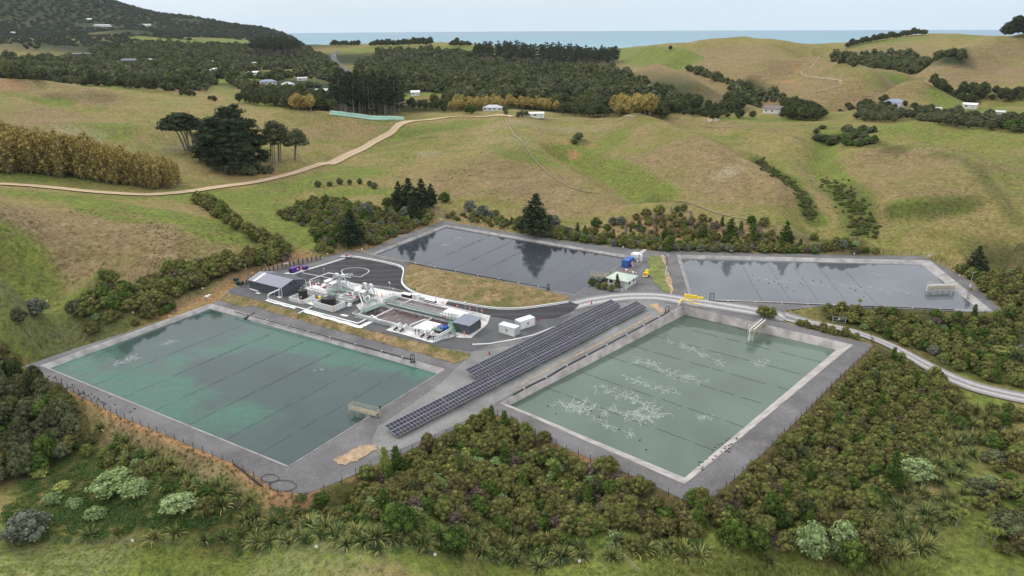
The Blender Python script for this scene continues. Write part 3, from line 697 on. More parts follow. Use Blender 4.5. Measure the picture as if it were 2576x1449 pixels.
# ------------------------------------------------------------------ platform sheets
def PW(L): return np.array([hp_px(*q)[:2] for q in L])
o = in_tri_poly('gravel_berm', BW, 0.05, M_gravel, [p['LIP'] for p in PONDS.values()]); tag(o, kind='structure')
YARD = PW([(1187,886),(1240,878),(1300,868),(1360,858),(1420,835),(1450,818),(1500,790),(1560,762),(1620,751),(1665,757),(1690,770),(1670,790),(1590,830),(1480,890),(1380,945),(1290,990),(1240,1020),(1190,1052),(1090,1095),(1010,1130),(960,1135),(935,1110),(950,1075),(1040,1015),(1110,965),(1150,925)])
o = in_tri_poly('gravel_yard', YARD, 0.09, M_gravel2); tag(o, kind='structure')
PAD2 = PW([(575,737),(577,730),(606,722),(640,702),(690,690),(760,720),(830,712),(900,735),(960,722),(1040,740),(1120,780),(1200,800),(1245,800),(1300,808),(1360,806),(1400,800),(1440,793),(1400,820),(1340,845),(1290,856),(1230,868),(1188,884),(1086,868),(1000,848),(912,826),(793,795),(670,761)])
o = in_tri_poly('worn_asphalt_yard', PAD2, 0.10, M_asphalt2); tag(o, kind='structure')
KERB = [(752,686),(760,683),(872,648),(884,645),(930,652),(985,663),(1008,669),(1016,677),(1014,692),(1010,708),(1017,720),(1035,733),(1060,742),(1120,755),(1192,768),(1245,776),(1292,777),(1330,774),(1359,770),(1400,764),(1430,759)]
PAD1 = PW([(752,686),(760,683),(872,648),(884,645),(930,652),(985,663),(1008,669),(1016,677),(1014,692),(1010,708),(1017,720),(1035,733),(1060,742),(1120,755),(1192,768),(1245,776),(1292,777),(1330,774),(1359,770),(1430,759),(1458,768),(1440,783),(1400,800),(1340,806),(1292,806),(1240,797),(1180,782),(1105,760),(1040,738),(985,722),(900,712),(870,718),(800,733),(768,715),(745,700)])
o = in_tri_poly('asphalt_yard', PAD1, 0.15, M_asphalt); tag(o, kind='structure')
# dry grass batter and mound
def grass_bank_mat():
    m, nt, b = nmat('dry_bank_grass'); T = NT(nt); p = T.pos()
    n = T.noise(p, .35, 5, .65, .3); f = T.noise(p, 2.0, 5, .75); g = T.noise(p, .16, 4, .6)
    c = T.ramp(T.math('ADD', T.math('MULTIPLY', n, .5), T.math('MULTIPLY', f, .5)), [(0.33, (0.075, 0.062, 0.026)), (0.48, (0.200, 0.148, 0.070)), (0.66, (0.370, 0.285, 0.155))])
    c = T.mix(T.ramp(g, [(0.5, 0), (0.62, .8)]), c, T.ramp(f, [(0.3, (0.07, 0.085, 0.02)), (0.7, (0.17, 0.165, 0.06))]))
    c = T.mix(T.math('MULTIPLY', T.ramp(T.noise(p, .22, 5, .7, 1.), [(0.56, 0), (0.66, 1)]), .8), c, (0.40, 0.255, 0.15))
    T.lk(c, b.inputs['Base Color']); b.inputs['Roughness'].default_value = .95; b.inputs['Specular IOR Level'].default_value = .1
    T.lk(T.bump(f, .9, .25), b.inputs['Normal']); return m
M_bank = grass_bank_mat()
BATTER = PW([(560,741),(575,739),(670,762),(793,796),(912,827),(1000,849),(1086,869),(1150,884),(1186,893),(1172,906),(1142,916),(1086,899),(980,871),(873,841),(770,812),(666,782),(640,770),(612,774),(572,762),(552,755)])
o = in_tri_poly('dry_grass_bank', BATTER, 0.16, M_bank, step=1.0); tag(o, kind='structure')
MOUND = PW([(1026,664),(1040,665),(1120,682),(1230,701),(1330,722),(1430,745),(1428,757),(1359,768),(1300,774),(1245,773),(1192,765),(1122,752),(1060,739),(1037,729),(1021,717),(1016,708),(1019,692),(1022,678)])
_mb = MOUND.copy()
def mound_h(Q):
    z = H(Q); d = seg_dist(_mb, Q, True)
    return z + 1.6 * np.clip(d / 7.0, 0, 1) ** 0.9 + 0.0 * d
o = in_tri_poly('dry_grass_mound', MOUND, 0.13, M_bank, step=1.0, zfun=mound_h); tag(o, kind='structure')
GREEN = PW([(1632,645),(1660,644),(1668,660),(1677,690),(1686,725),(1683,739),(1668,733),(1650,718),(1640,700),(1632,680),(1628,662)])
M_lawn = simple('rough_lawn', (0.150, 0.172, 0.040), .95, 0, .35, .5, .25, .5, 'Position')
o = in_tri_poly('rough_lawn', GREEN, 0.14, M_lawn, step=1.0); tag(o, kind='structure')
SOILS = [[(1660,644),(1668,641),(1680,680),(1692,712),(1696,730),(1690,740),(1684,740),(1686,725),(1677,690),(1668,660)],
         [(850,1150),(880,1135),(915,1120),(945,1118),(950,1130),(925,1145),(900,1160),(870,1172),(848,1170)], [(1640,765),(1652,763),(1660,775),(1672,782),(1665,790),(1645,793),(1650,780)]]
def rough(L, a=.16, n=4):
    P = PW(L); P = [np.array(p) for p in P]
    for _ in range(n):
        Q = []
        for i in range(len(P)):
            p, q = P[i], P[(i + 1) % len(P)]; d = q - p; Q += [p, (p + q) / 2 + np.array([-d[1], d[0]]) * rng.normal() * a]
        P = Q; a *= .9
    return np.array(P)
for s in SOILS:
    o = in_tri_poly('bare_soil', rough(s, .16 if s is not SOILS[0] else .05), 0.145, M_soil, step=1.0); tag(o, kind='structure')
# light clay line below the panels
o = ribbon('clay_strip', smooth_line(PW([(1640,795),(1560,838),(1470,885),(1380,930),(1290,980)])), [.7, .4, .55, .35, .3], 0.15, M_soil, 3); tag(o, kind='structure')
# roads
ROADC = PW([(1432,772),(1480,759),(1540,749),(1600,745),(1660,746),(1720,756),(1790,765),(1860,776),(1920,787),(1975,799)])
o = ribbon('gravel_road', smooth_line(ROADC), 6.5, 0.13, M_road, 9); tag(o, kind='structure')
ACC = np.array([PG(*q)[:2] for q in [(1975,799),(2030,812),(2100,824),(2170,843),(2240,870),(2300,903),(2360,937),(2430,968),(2500,988),(2620,1012)]])
o = ribbon('access_road', smooth_line(ACC), [4.5, 3.8, 3.4, 3.6, 4.4, 5.2, 5.6, 6, 6], 0.25, M_road2, 9); tag(o, kind='structure')
TRK = np.array([PG(*q)[:2] for q in [(-60,461),(60,466),(130,473),(220,483),(300,488),(400,490),(470,484),(560,470),(640,460),(700,447),(780,424),(850,402),(900,380),(950,350),(1000,322),(1050,303),(1110,297),(1180,293),(1240,291),(1290,294)]])
o = ribbon('clay_track', smooth_line(TRK, 1), 5.0, 0.35, M_track, 7, 2.5); tag(o, kind='structure')
TR2 = np.array([PG(*q)[:2] for q in [(1290,294),(1360,300),(1430,301),(1520,300),(1600,296)]])
o = ribbon('worn_track', smooth_line(TR2, 1), 1.6, 0.3, M_stock, 3, 3); tag(o, kind='structure')

# ------------------------------------------------------------------ pond water and linings
M_w = {'left': water_mat('pond_water_teal', (0.046, 0.074, 0.068), (0.040, 0.132, 0.085), 0, .05, .02),
       'right': water_mat('pond_water_sage', (0.098, 0.136, 0.106), None, 0, .06, .02),
       'far': water_mat('pond_water_dark', (0.040, 0.046, 0.055), None, 0, .04, .02),
       'fareast': water_mat('pond_water_slate', (0.098, 0.110, 0.120), None, 0, .04, .018)}
SCUM = [([(300,960),(380,985),(430,1010)],9,1),([(420,1060),(520,1060),(600,1050)],7,.9),([(330,930),(480,900),(640,860)],4,.75),([(640,850),(780,870),(860,885),(1000,910)],6,.9),([(110,920),(150,935),(200,900)],9,1),([(400,1000),(440,1050)],7,.9),([(860,900),(960,890),(1090,935)],5,.9),([(540,790),(620,800),(700,830)],4,.5)]
for k, p in PONDS.items():
    wat = p['WAT']; zw = p['zw']
    if k == 'left':
        o = in_tri_poly('pond_water', wat, 0.0, M_w[k], step=2.5, zfun=lambda Q, zw=zw: np.full(len(Q), zw))
        me = o.data; Q = np.array([v.co[:2] for v in me.vertices]); out = np.zeros(len(Q))
        for pl, r_, v_ in SCUM:
            P = np.array([PZ(*q, zw)[:2] for q in pl]); out = np.maximum(out, v_ * np.clip(1.6 - seg_dist(P, Q) / r_, 0, 1))
        a = me.attributes.new('scum', 'FLOAT', 'POINT'); a.data.foreach_set('value', out.astype(np.float32))
    else:
        o = obj('pond_water', mesh_np('pond_water', np.column_stack([wat, np.full(len(wat), zw)]), [list(range(len(wat)))], M_w[k]))
        if o.data.polygons[0].normal.z < 0: o.data.flip_normals()
    tag(o, kind='structure')
    # lining: lip cap, slope
    lip = p['LIP']; n = len(lip); cen = wat.mean(0)
    outer = inset_poly(lip[:, :2], -0.22)
    V = []; F = []; m = 40
    rings = []
    for A in (outer, lip[:, :2], wat, inset_poly(wat, .8)):
        ring = []
        for i in range(n):
            a, b = A[i], A[(i + 1) % n]
            for q in range(m): ring.append(a + (b - a) * q / m)
        rings.append(np.array(ring))
    zs = [H(rings[0]) + .02, H(rings[1]) + 0.12, np.full(len(rings[2]), zw + 0.02), np.full(len(rings[3]), zw - .5)]
    zs[0] = zs[0] + .10
    V = np.concatenate([np.column_stack([r_, z_]) for r_, z_ in zip(rings, zs)] + [np.column_stack([rings[0], zs[0] - .5])]); N = n * m
    i = np.arange(N); jn = (i + 1) % N
    F = np.concatenate([np.stack([a * N + i, b * N + i, b * N + jn, a * N + jn], -1) for a, b in ((0, 1), (1, 2), (2, 3), (4, 0))])
    me = mesh_np('pond_lining', V, F, M_rim2 if k == 'right' else M_rim)
    bm = bmesh.new(); bm.from_mesh(me); bmesh.ops.recalc_face_normals(bm, faces=bm.faces); bm.to_mesh(me); bm.free()
    o = obj('pond_lining', me); tag(o, kind='structure')

# air: thin even haze round everything
def make_haze():
    zt = max(v.co.z for v in bpy.data.objects['terrain'].data.vertices) + 60; zb = min(v.co.z for v in bpy.data.objects['terrain'].data.vertices) - 2; m = bpy.data.materials.new('thin_haze'); m.use_nodes = True; nt = m.node_tree; nt.nodes.clear(); out = nt.nodes.new('ShaderNodeOutputMaterial'); v = nt.nodes.new('ShaderNodeVolumePrincipled')
    v.inputs['Color'].default_value = (0.86, 0.93, 1.0, 1); v.inputs['Density'].default_value = HAZE; v.inputs['Anisotropy'].default_value = 0.1; nt.links.new(v.outputs[0], out.inputs['Volume'])
    o = MB().box((0, 0, (zt + zb) / 2), (30000, 30000, zt - zb)).build('haze', m); tag(o, kind='stuff'); o['label'] = 'thin bluish air between the near ponds and the distant hill'
HAZE = 2.6e-5
make_haze()
# ------------------------------------------------------------------ vegetation
def foliage_mat(name, cols, vein=0.0, rough=0.75, objw=0.5):
    """cols: ramp of leaf colours; tint attribute + object random + per leaf random choose among them"""
    m, nt, b = nmat(name); T = NT(nt)
    tint = T.attr('tint').outputs['Fac']; oi = T.n('ObjectInfo').outputs['Random']; isl = T.n('NewGeometry').outputs['Random Per Island']
    f = T.math('ADD', T.math('MULTIPLY', tint, 0.5 * (1 - objw) + .15), T.math('ADD', T.math('MULTIPLY', oi, objw * .7), T.math('MULTIPLY', isl, 0.35)))
    k = len(cols)
    c = T.ramp(f, [(0.12 + 0.8 * i / max(1, k - 1), col) for i, col in enumerate(cols)])
    c = T.mix(1.0, c, T.ramp(isl, [(0.0, .62), (0.6, 1.0), (1.0, 1.35)]), 'MULTIPLY')
    T.lk(c, b.inputs['Base Color']); b.inputs['Roughness'].default_value = .9; b.inputs['Specular IOR Level'].default_value = 0.06
    return m
MF = {
 'manuka': foliage_mat('manuka_leaves', [(0.115, 0.082, 0.058), (0.110, 0.098, 0.042), (0.140, 0.134, 0.044), (0.170, 0.176, 0.052), (0.120, 0.170, 0.036)]),
 'green': foliage_mat('green_leaves', [(0.040, 0.070, 0.016), (0.065, 0.105, 0.022), (0.105, 0.145, 0.030)]),
 'olive': foliage_mat('olive_leaves', [(0.085, 0.085, 0.030), (0.120, 0.118, 0.040), (0.150, 0.140, 0.050)]),
 'grey': foliage_mat('grey_green_leaves', [(0.085, 0.098, 0.066), (0.135, 0.145, 0.105), (0.185, 0.190, 0.145)]),
 'pale': foliage_mat('pale_broad_leaves', [(0.120, 0.175, 0.060), (0.190, 0.260, 0.100), (0.270, 0.340, 0.155)]),
 'lime': foliage_mat('lime_leaves', [(0.150, 0.200, 0.040), (0.230, 0.270, 0.070), (0.300, 0.320, 0.095)]),
 'dark': foliage_mat('dark_conifer_leaves', [(0.020, 0.032, 0.016), (0.034, 0.050, 0.022), (0.052, 0.068, 0.028)]),
 'bush': foliage_mat('native_bush_leaves', [(0.024, 0.033, 0.016), (0.038, 0.050, 0.021), (0.072, 0.077, 0.033), (0.060, 0.090, 0.024), (0.118, 0.112, 0.052)]),
 'hill': foliage_mat('hill_bush_leaves', [(0.026, 0.038, 0.026), (0.040, 0.052, 0.032), (0.056, 0.066, 0.038)]),
 'autumn': foliage_mat('autumn_leaves', [(0.190, 0.145, 0.046), (0.290, 0.220, 0.066), (0.370, 0.285, 0.090), (0.260, 0.235, 0.075)]),
 'flax': foliage_mat('flax_blades', [(0.048, 0.072, 0.026), (0.095, 0.130, 0.044), (0.180, 0.205, 0.075), (0.300, 0.250, 0.075)], objw=.35, rough=.5),
 'brownbush': foliage_mat('brown_twiggy_leaves', [(0.095, 0.070, 0.050), (0.140, 0.105, 0.078), (0.175, 0.140, 0.110)]),
 'fern': foliage_mat('ground_fern_leaves', [(0.030, 0.065, 0.018), (0.055, 0.105, 0.026), (0.095, 0.145, 0.040)]),
}
M_bark = simple('grey_bark', (0.24, 0.21, 0.18), .9, 0, .3, 2.0)
M_barkd = simple('brown_bark', (0.11, 0.085, 0.065), .9, 0, .3, 2.0)

def _ico(sub=1):
    bm = bmesh.new(); bmesh.ops.create_icosphere(bm, subdivisions=sub, radius=1.0)
    V = np.array([v.co[:] for v in bm.verts]); F = np.array([[v.index for v in f.verts] for f in bm.faces]); bm.free(); return V, F
ICO1 = _ico(1); ICO2 = _ico(2)

def leaf_quads(P, N, size, r, aspect=1.0):
    """one small leaf-clump quad at each P facing N"""
    n = len(P); N = N / np.maximum(np.linalg.norm(N, axis=1, keepdims=True), 1e-9)
    a = r.normal(size=(n, 3)); T1 = np.cross(N, a); T1 /= np.maximum(np.linalg.norm(T1, axis=1, keepdims=True), 1e-9); T2 = np.cross(N, T1)
    s = (size * r.uniform(.55, 1.35, n))[:, None]
    c = [P - T1 * s * .5 * aspect, P - T2 * s * .42 + N * s * .10, P + T1 * s * .5 * aspect, P + T2 * s * .42 + N * s * .10]
    return np.stack(c, 1).reshape(-1, 3)

def crown_np(lobes, per, size, r, zmin=-0.35, up=0.35, core=0.82, jit=.55, aspect=1.0, shell=(.82, 1.08)):
    """lobes: (cx,cy,cz,rx,ry,rz). returns V, quads F, tint per vertex"""
    VV = []; FF = []; TT = []; b = 0
    for L in lobes:
        c = np.array(L[:3]); R3 = np.array(L[3:6]); t = r.uniform()
        n = max(6, int(per * (R3.mean() ** 2)))
        d = r.normal(size=(int(n * 1.6) + 4, 3)); d /= np.linalg.norm(d, axis=1, keepdims=True); d = d[d[:, 2] > zmin][:n]; n = len(d)
        P = c + d * R3 * r.uniform(shell[0], shell[1], (n, 1))
        N = d + r.normal(size=(n, 3)) * jit + np.array([0, 0, up])
        Q = leaf_quads(P, N, size, r, aspect)
        VV.append(Q); FF.append(np.arange(n * 4).reshape(-1, 4) + b); TT.append(np.clip(np.repeat(t + r.normal(size=n) * .10, 4), 0, 1)); b += n * 4
        if core:
            iv, fi = ICO1
            v = c + iv * R3 * core * r.uniform(.88, 1.08, (len(iv), 1))
            VV.append(v); f = np.column_stack([fi, fi[:, 2]]); FF.append(f + b); TT.append(np.full(len(v), t * .8)); b += len(v)
    return np.concatenate(VV), np.concatenate(FF), np.concatenate(TT)

def foliage_mesh(name, V, F, tint, mat):
    tri = F[:, 2] == F[:, 3]
    V = np.asarray(V, np.float32)
    me = bpy.data.meshes.new(name)
    q = F[~tri]; t = F[tri][:, :3]
    nl = len(q) * 4 + len(t) * 3
    me.vertices.add(len(V)); me.vertices.foreach_set('co', V.ravel())
    me.loops.add(nl); me.loops.foreach_set('vertex_index', np.concatenate([q.ravel(), t.ravel()]).astype(np.int32))
    ls = np.concatenate([np.arange(len(q)) * 4, len(q) * 4 + np.arange(len(t)) * 3]).astype(np.int32)
    me.polygons.add(len(q) + len(t)); me.polygons.foreach_set('loop_start', ls)
    me.update(calc_edges=True)
    a = me.attributes.new('tint', 'FLOAT', 'POINT'); a.data.foreach_set('value', np.asarray(tint, np.float32))
    me.materials.append(mat)
    return me

def shrub_lobes(r, R=1.6, h=2.4, n=14, lr=(.5, .8), flat=.85):
    L = []
    for i in range(n):
        a = 2.399963 * i + r.uniform(-.3, .3); q = math.sqrt((i + .3) / n); x, y = R * .78 * q * math.cos(a), R * .78 * q * math.sin(a)
        z = h * (1 - .55 * q ** 2.2) - r.uniform(0, .35) - lr[0] * .5
        s = r.uniform(*lr); L.append((x, y, max(.3, z), s, s, s * flat))
    L.append((0, 0, h * .35, R * .75, R * .75, h * .42))
    return L

PROTO = {}
def proto_meshes(kind, n, fn):
    PROTO[kind] = [fn(np.random.default_rng(hash_(kind) + i), i) for i in range(n)]
def hash_(s): return sum(ord(c) * (i + 1) for i, c in enumerate(s)) * 7

proto_meshes('manuka', 9, lambda r, i: crown_np(shrub_lobes(r, r.uniform(1.5, 1.9), r.uniform(2.3, 3.0), 17, (.40, .66)), 190, .20, r))
proto_meshes('round', 6, lambda r, i: crown_np(shrub_lobes(r, 1.6, 2.6, 20, (.42, .62), .9), 190, .20, r))
proto_meshes('broad', 4, lambda r, i: crown_np(shrub_lobes(r, 1.8, 2.3, 18, (.35, .6), .7), 190, .25, r, jit=.5, up=.7))
proto_meshes('twig', 4, lambda r, i: crown_np(shrub_lobes(r, 1.5, 2.0, 16, (.4, .7)), 150, .16, r, core=.6, jit=1.2))
proto_meshes('tall', 5, lambda r, i: crown_np([(r.uniform(-.4, .4) * (1 - z / 5), r.uniform(-.4, .4) * (1 - z / 5), z, 1.25 * (1 - z / 6.6) + r.uniform(-.1, .2), 1.25 * (1 - z / 6.6), .7) for z in np.linspace(.6, 4.7, 12)], 130, .24, r, jit=.8))
# broadleaf canopy tree, about 8 m
def canopy(r, i, R=3.6, h=8.0, n=16, lr=(1.1, 1.7), per=30, size=.55):
    return crown_np([(x, y, z + h * .18, a, b, c) for x, y, z, a, b, c in shrub_lobes(r, R, h * .85, n, lr, .8)], per, size, r, jit=.6)
proto_meshes('canopy', 7, lambda r, i: canopy(r, i))
proto_meshes('canopyfar', 8, lambda r, i: crown_np(shrub_lobes(r, 4.0, 6.5, 9, (1.5, 2.3), .85), 6, 1.3, r, core=.9))
proto_meshes('clump', 6, lambda r, i: crown_np(shrub_lobes(r, 8.0, 9.0, 11, (2.6, 4.2), .7), 2.2, 2.6, r, core=.92))

def blade_plant(r, n=70, L=(1.6, 2.6), w=.11, droop=.9, spread=.55, base=.35):
    """rosette of strap leaves, each bent in three pieces"""
    VV = []; FF = []; TT = []; b = 0
    for k in range(n):
        a = r.uniform(0, 2 * PI); el = r.uniform(.45, 1.45) ; ln = r.uniform(*L)
        d = np.array([math.cos(a), math.sin(a), 0]); s = np.array([-d[1], d[0], 0])
        p = d * r.uniform(0, base); ang = el; step = ln / 4; t = r.uniform()
        ws = [w, w * 1.15, w * .95, w * .6, .01]; pts = []
        for j in range(5):
            pts += [p - s * ws[j] * .5, p + s * ws[j] * .5]
            p = p + (d * math.cos(ang) + np.array([0, 0, 1]) * math.sin(ang)) * step
            ang -= droop * r.uniform(.15, .5) * (1 + j * .45) * (1.6 - el)
        VV.append(np.array(pts)); FF.append(np.array([[2 * j, 2 * j + 1, 2 * j + 3, 2 * j + 2] for j in range(4)]) + b); TT.append(np.full(10, t)); b += 10
    return np.concatenate(VV), np.concatenate(FF), np.concatenate(TT)
proto_meshes('flax', 6, lambda r, i: blade_plant(r, 80, (1.5, 2.5), .19))

_lib = {}
def lib_mesh(kind, i, matk, nm):
    k = (kind, i, matk)
    if k not in _lib:
        V, F, t = PROTO[kind][i]; _lib[k] = foliage_mesh(nm, V, F, t, MF[matk])
    return _lib[k]

def scatter(poly_px, spacing, r, jitter=.45, plane=None):
    P = np.array([(PG(*q) if plane is None else PZ(q[0], q[1], plane))[:2] for q in poly_px])
    lo = P.min(0); hi = P.max(0); out = []
    ny = int((hi[1] - lo[1]) / (spacing * .866)) + 2; nx = int((hi[0] - lo[0]) / spacing) + 2
    for j in range(ny):
        for i in range(nx):
            out.append((lo[0] + (i + .5 * (j % 2)) * spacing, lo[1] + j * spacing * .866))
    Q = np.array(out) + r.uniform(-jitter, jitter, (len(out), 2)) * spacing
    return Q[inside(P, Q)]

def project(Pw):
    """survey point of world positions (n,3)"""
    Pw = np.atleast_2d(Pw); x, y, z = Pw[:, 0], Pw[:, 1], Pw[:, 2] - CAM_H
    cf = y * math.cos(PITCH) - z * math.sin(PITCH); cu = y * math.sin(PITCH) + z * math.cos(PITCH)
    u, v = x / cf, cu / cf
    u2 = u * math.cos(ROLL) - v * math.sin(ROLL); v2 = u * math.sin(ROLL) + v * math.cos(ROLL)
    return np.stack([FW / 2 + u2 * FPX, FH / 2 - v2 * FPX], -1), cf

def merge_stuff(name, items, kind, matk, r, label, cat):
    """items: (x, y, z, scale, zscale); one mass of foliage"""
    if not len(items): return None
    VV = []; FF = []; TT = []; b = 0; lib = PROTO[kind]
    for x, y, z, s, zs in items:
        V, F, t = lib[int(r.integers(len(lib)))]
        a = r.uniform(0, 2 * PI); c, sn = math.cos(a), math.sin(a)
        X = (V[:, 0] * c - V[:, 1] * sn) * s + x; Y = (V[:, 0] * sn + V[:, 1] * c) * s + y; Z = V[:, 2] * zs + z
        VV.append(np.stack([X, Y, Z], -1)); FF.append(F + b); TT.append(np.clip(t * .5 + r.uniform(0, .75), 0, 1.2)); b += len(V)
    me = foliage_mesh(name, np.concatenate(VV), np.concatenate(FF), np.concatenate(TT), MF[matk])
    o = obj(name, me); return tag(o, label, cat, None, 'stuff')

def place(name, kind, matk, x, y, z, s, zs, r, label, cat, group=None):
    i = int(r.integers(len(PROTO[kind])))
    o = obj(name, lib_mesh(kind, i, matk, name), None, (x, y, z)); o.scale = (s, s, zs); o.rotation_euler = (0, 0, r.uniform(0, 2 * PI))
    return tag(o, label, cat, group)

def excl(Q, circles):
    m = np.ones(len(Q), bool)
    for cx, cy, rr_ in circles: m &= np.hypot(Q[:, 0] - cx, Q[:, 1] - cy) > rr_
    return m

# ---- thickets round the ponds
THICK = [
 # outline, spacing, size, zone phrase
 ([(2440,1010),(2576,1030),(2640,1200),(2640,1420),(2480,1400),(2430,1330),(2470,1250),(2490,1150),(2420,1080),(2380,1050)], 4.2, (.8, 1.4), 'on the meadow at the right edge'),
 ([(700,1275),(870,1290),(1090,1318),(1330,1345),(1620,1365),(1780,1370),(1700,1395),(1480,1380),(1300,1370),(1100,1358),(900,1335),(760,1310)], 2.9, (.7, 1.15), 'along the foot of the centre thicket'),
 ([(190,1095),(300,1120),(420,1185),(560,1250),(640,1290),(560,1300),(420,1240),(300,1190),(210,1150)], 3.4, (.6, 1.0), 'on the slope below the teal pond'),
 ([(862,1225),(1009,1156),(1179,1076),(1225,1050),(1262,1056),(1425,1140),(1580,1205),(1717,1270),(1800,1268),(1770,1350),(1620,1345),(1480,1345),(1330,1325),(1180,1318),(1090,1305),(1000,1290),(900,1275)], 2.35, (.95, 1.25), 'in the thicket below the solar panels'),
 ([(1812,1275),(1935,1165),(2060,1035),(2200,905),(2270,905),(2330,935),(2400,990),(2400,1040),(2350,1090),(2290,1160),(2230,1250),(2150,1330),(2040,1370),(1930,1400),(1830,1380),(1790,1320)], 2.35, (.9, 1.2), 'in the broad thicket right of the sage green pond'),
 ([(2000,800),(2060,785),(2150,783),(2300,792),(2460,800),(2540,790),(2576,800),(2576,975),(2500,965),(2420,935),(2330,890),(2230,850),(2130,825)], 2.6, (.9, 1.25), 'between the access track and the slate grey pond'),
 ([(2335,655),(2420,668),(2576,690),(2640,740),(2640,830),(2540,800),(2490,755),(2420,700),(2360,668)], 2.7, (.9, 1.25), 'beyond the far right corner of the slate grey pond'),
 ([(1925,800),(1990,815),(2070,840),(2150,862),(2195,880),(2190,868),(2110,832),(2030,820),(1975,808),(1930,792)], 2.0, (.6, .85), 'on the strip between the track and the sage green pond'),
 ([(1290,580),(1420,594),(1560,604),(1700,614),(1850,618),(2000,622),(2200,634),(2340,650),(2300,651),(2150,645),(2000,640),(1850,637),(1720,635),(1560,622),(1400,602),(1290,588)], 2.3, (.85, 1.3), 'along the fence above the far ponds'),
 ([(500,505),(545,520),(600,565),(640,590),(690,615),(735,640),(720,660),(640,675),(540,705),(480,738),(420,765),(350,785),(300,800),(230,812),(195,790),(210,745),(300,722),(380,702),(470,680),(540,668),(620,648),(672,628),(630,600),(580,572),(535,540),(500,518)], 2.7, (1.2, 1.85), 'on the bank behind the grey shed'),
 ([(690,545),(760,570),(800,600),(780,640),(880,630),(950,615),(1030,585),(1095,555),(1070,530),(1000,520),(960,530),(900,515),(820,505),(740,520)], 2.9, (.9, 1.3), 'on the slope left of the dark far pond'),
 ([(1560,572),(1640,552),(1700,540),(1780,555),(1870,575),(2000,602),(1950,616),(1800,614),(1650,614),(1570,606)], 3.1, (.45, .95), 'on the clay bank above the slate grey pond'),
 ([(1115,540),(1200,542),(1290,560),(1390,575),(1480,585),(1560,598),(1500,606),(1350,588),(1240,570),(1130,552)], 3.3, (.6, 1.15), 'on the bank above the dark far pond'),
]
veg = []
r = np.random.default_rng(11)
for zi, (poly, sp_, (s0, s1), zone) in enumerate(THICK):
    Q = scatter(poly, sp_, r, .4)
    Q = Q[~inside(BW, Q) | (seg_dist(BW, Q, True) < .6)]
    for x, y in Q: veg.append((x, y, s0 + (s1 - s0) * r.uniform(), zi))
VQ = np.array(veg); VZ = H(VQ[:, :2])
# keep the access track and platform free
keep = (seg_dist(ACC, VQ[:, :2]) > 4.2) & (seg_dist(BW, VQ[:, :2], True) > .4) & ~inside(BW, VQ[:, :2])
VQ = VQ[keep]; VZ = VZ[keep]
uv, dep = project(np.column_stack([VQ[:, :2], VZ + 1.5]))
vis = (uv[:, 0] > -60) & (uv[:, 0] < FW + 60) & (uv[:, 1] < FH + 60)
size_px = VQ[:, 2] / dep
order = np.argsort(-size_px * vis)
KINDS_ = [('manuka', 'manuka', 'manuka_shrub', 'olive brown rounded manuka shrub', 'shrub'), ('round', 'green', 'green_shrub', 'bright green rounded shrub', 'shrub'), ('twig', 'brownbush', 'twiggy_shrub', 'greyish brown twiggy shrub', 'shrub'), ('broad', 'pale', 'broadleaf_shrub', 'pale green broad-leaved shrub', 'shrub'), ('tall', 'green', 'upright_shrub', 'upright dark green shrub', 'shrub'), ('round', 'olive', 'olive_shrub', 'yellowish olive shrub', 'shrub'), ('round', 'grey', 'grey_shrub', 'grey-green domed shrub', 'shrub')]
WGT = [[.45,.14,.08,.04,.02,.22,.05],[.50,.20,.06,.05,.05,.12,.02],[.35,.25,.12,.05,.03,.20,0],[.62,.10,.07,.07,.05,.08,.01],[.72,.09,.06,.02,.04,.07,0],[.58,.14,.05,.06,.04,.10,.03],[.62,.14,.04,.05,.03,.10,.02],[.75,.05,.1,0,0,.1,0],[.45,.12,.05,.06,.05,.12,.15],[.62,.10,.05,.04,.05,.10,.04],[.38,.16,.14,.04,.06,.12,.10],[.34,.12,.34,0,.04,.16,0],[.36,.20,.12,.02,.05,.15,.10]]
count = {}; rest = {}
for i in order:
    zi = int(VQ[i, 3]); ki = int(r.choice(7, p=WGT[zi])); kd = KINDS_[ki]
    x, y, s = VQ[i, :3]; z = VZ[i] - .15
    if ki == 3: s *= .75
    zs = s * r.uniform(.85, 1.15) * (0.85 if ki != 0 else 1.0)
    if vis[i] and count.get(ki, 0) < 295:
        count[ki] = count.get(ki, 0) + 1
        place(kd[2], kd[0], kd[1], x, y, z, s, zs, r, kd[3] + ' ' + THICK[zi][3], kd[4], kd[2].replace('_', ' ') + 's ' + THICK[zi][3])
    elif vis[i] or zi in (5, 6):
        rest.setdefault(ki, []).append((x, y, z, s, zs))
for ki, it in rest.items():
    kd = KINDS_[ki]
    merge_stuff('shrub_thicket', it, kd[0], kd[1], r, 'mass of ' + kd[3] + 's farther back round the ponds', 'shrubs')
print('thicket', count, {k: len(v) for k, v in rest.items()})
# ------------------------------------------------------------------ trees with trunks
MF['scrub'] = foliage_mat('scrub_leaves', [(0.052, 0.056, 0.028), (0.080, 0.090, 0.042), (0.112, 0.124, 0.058), (0.150, 0.152, 0.090)])
proto_meshes('clumpfar', 6, lambda r, i: crown_np(shrub_lobes(r, 8.0, 8.0, 6, (3.0, 4.6), .7), 1.1, 3.2, r, core=.92))
proto_meshes('canopyfar', 8, lambda r, i: crown_np(shrub_lobes(r, 4.0, 6.5, 7, (1.6, 2.5), .85), 6, 1.25, r, core=.88))

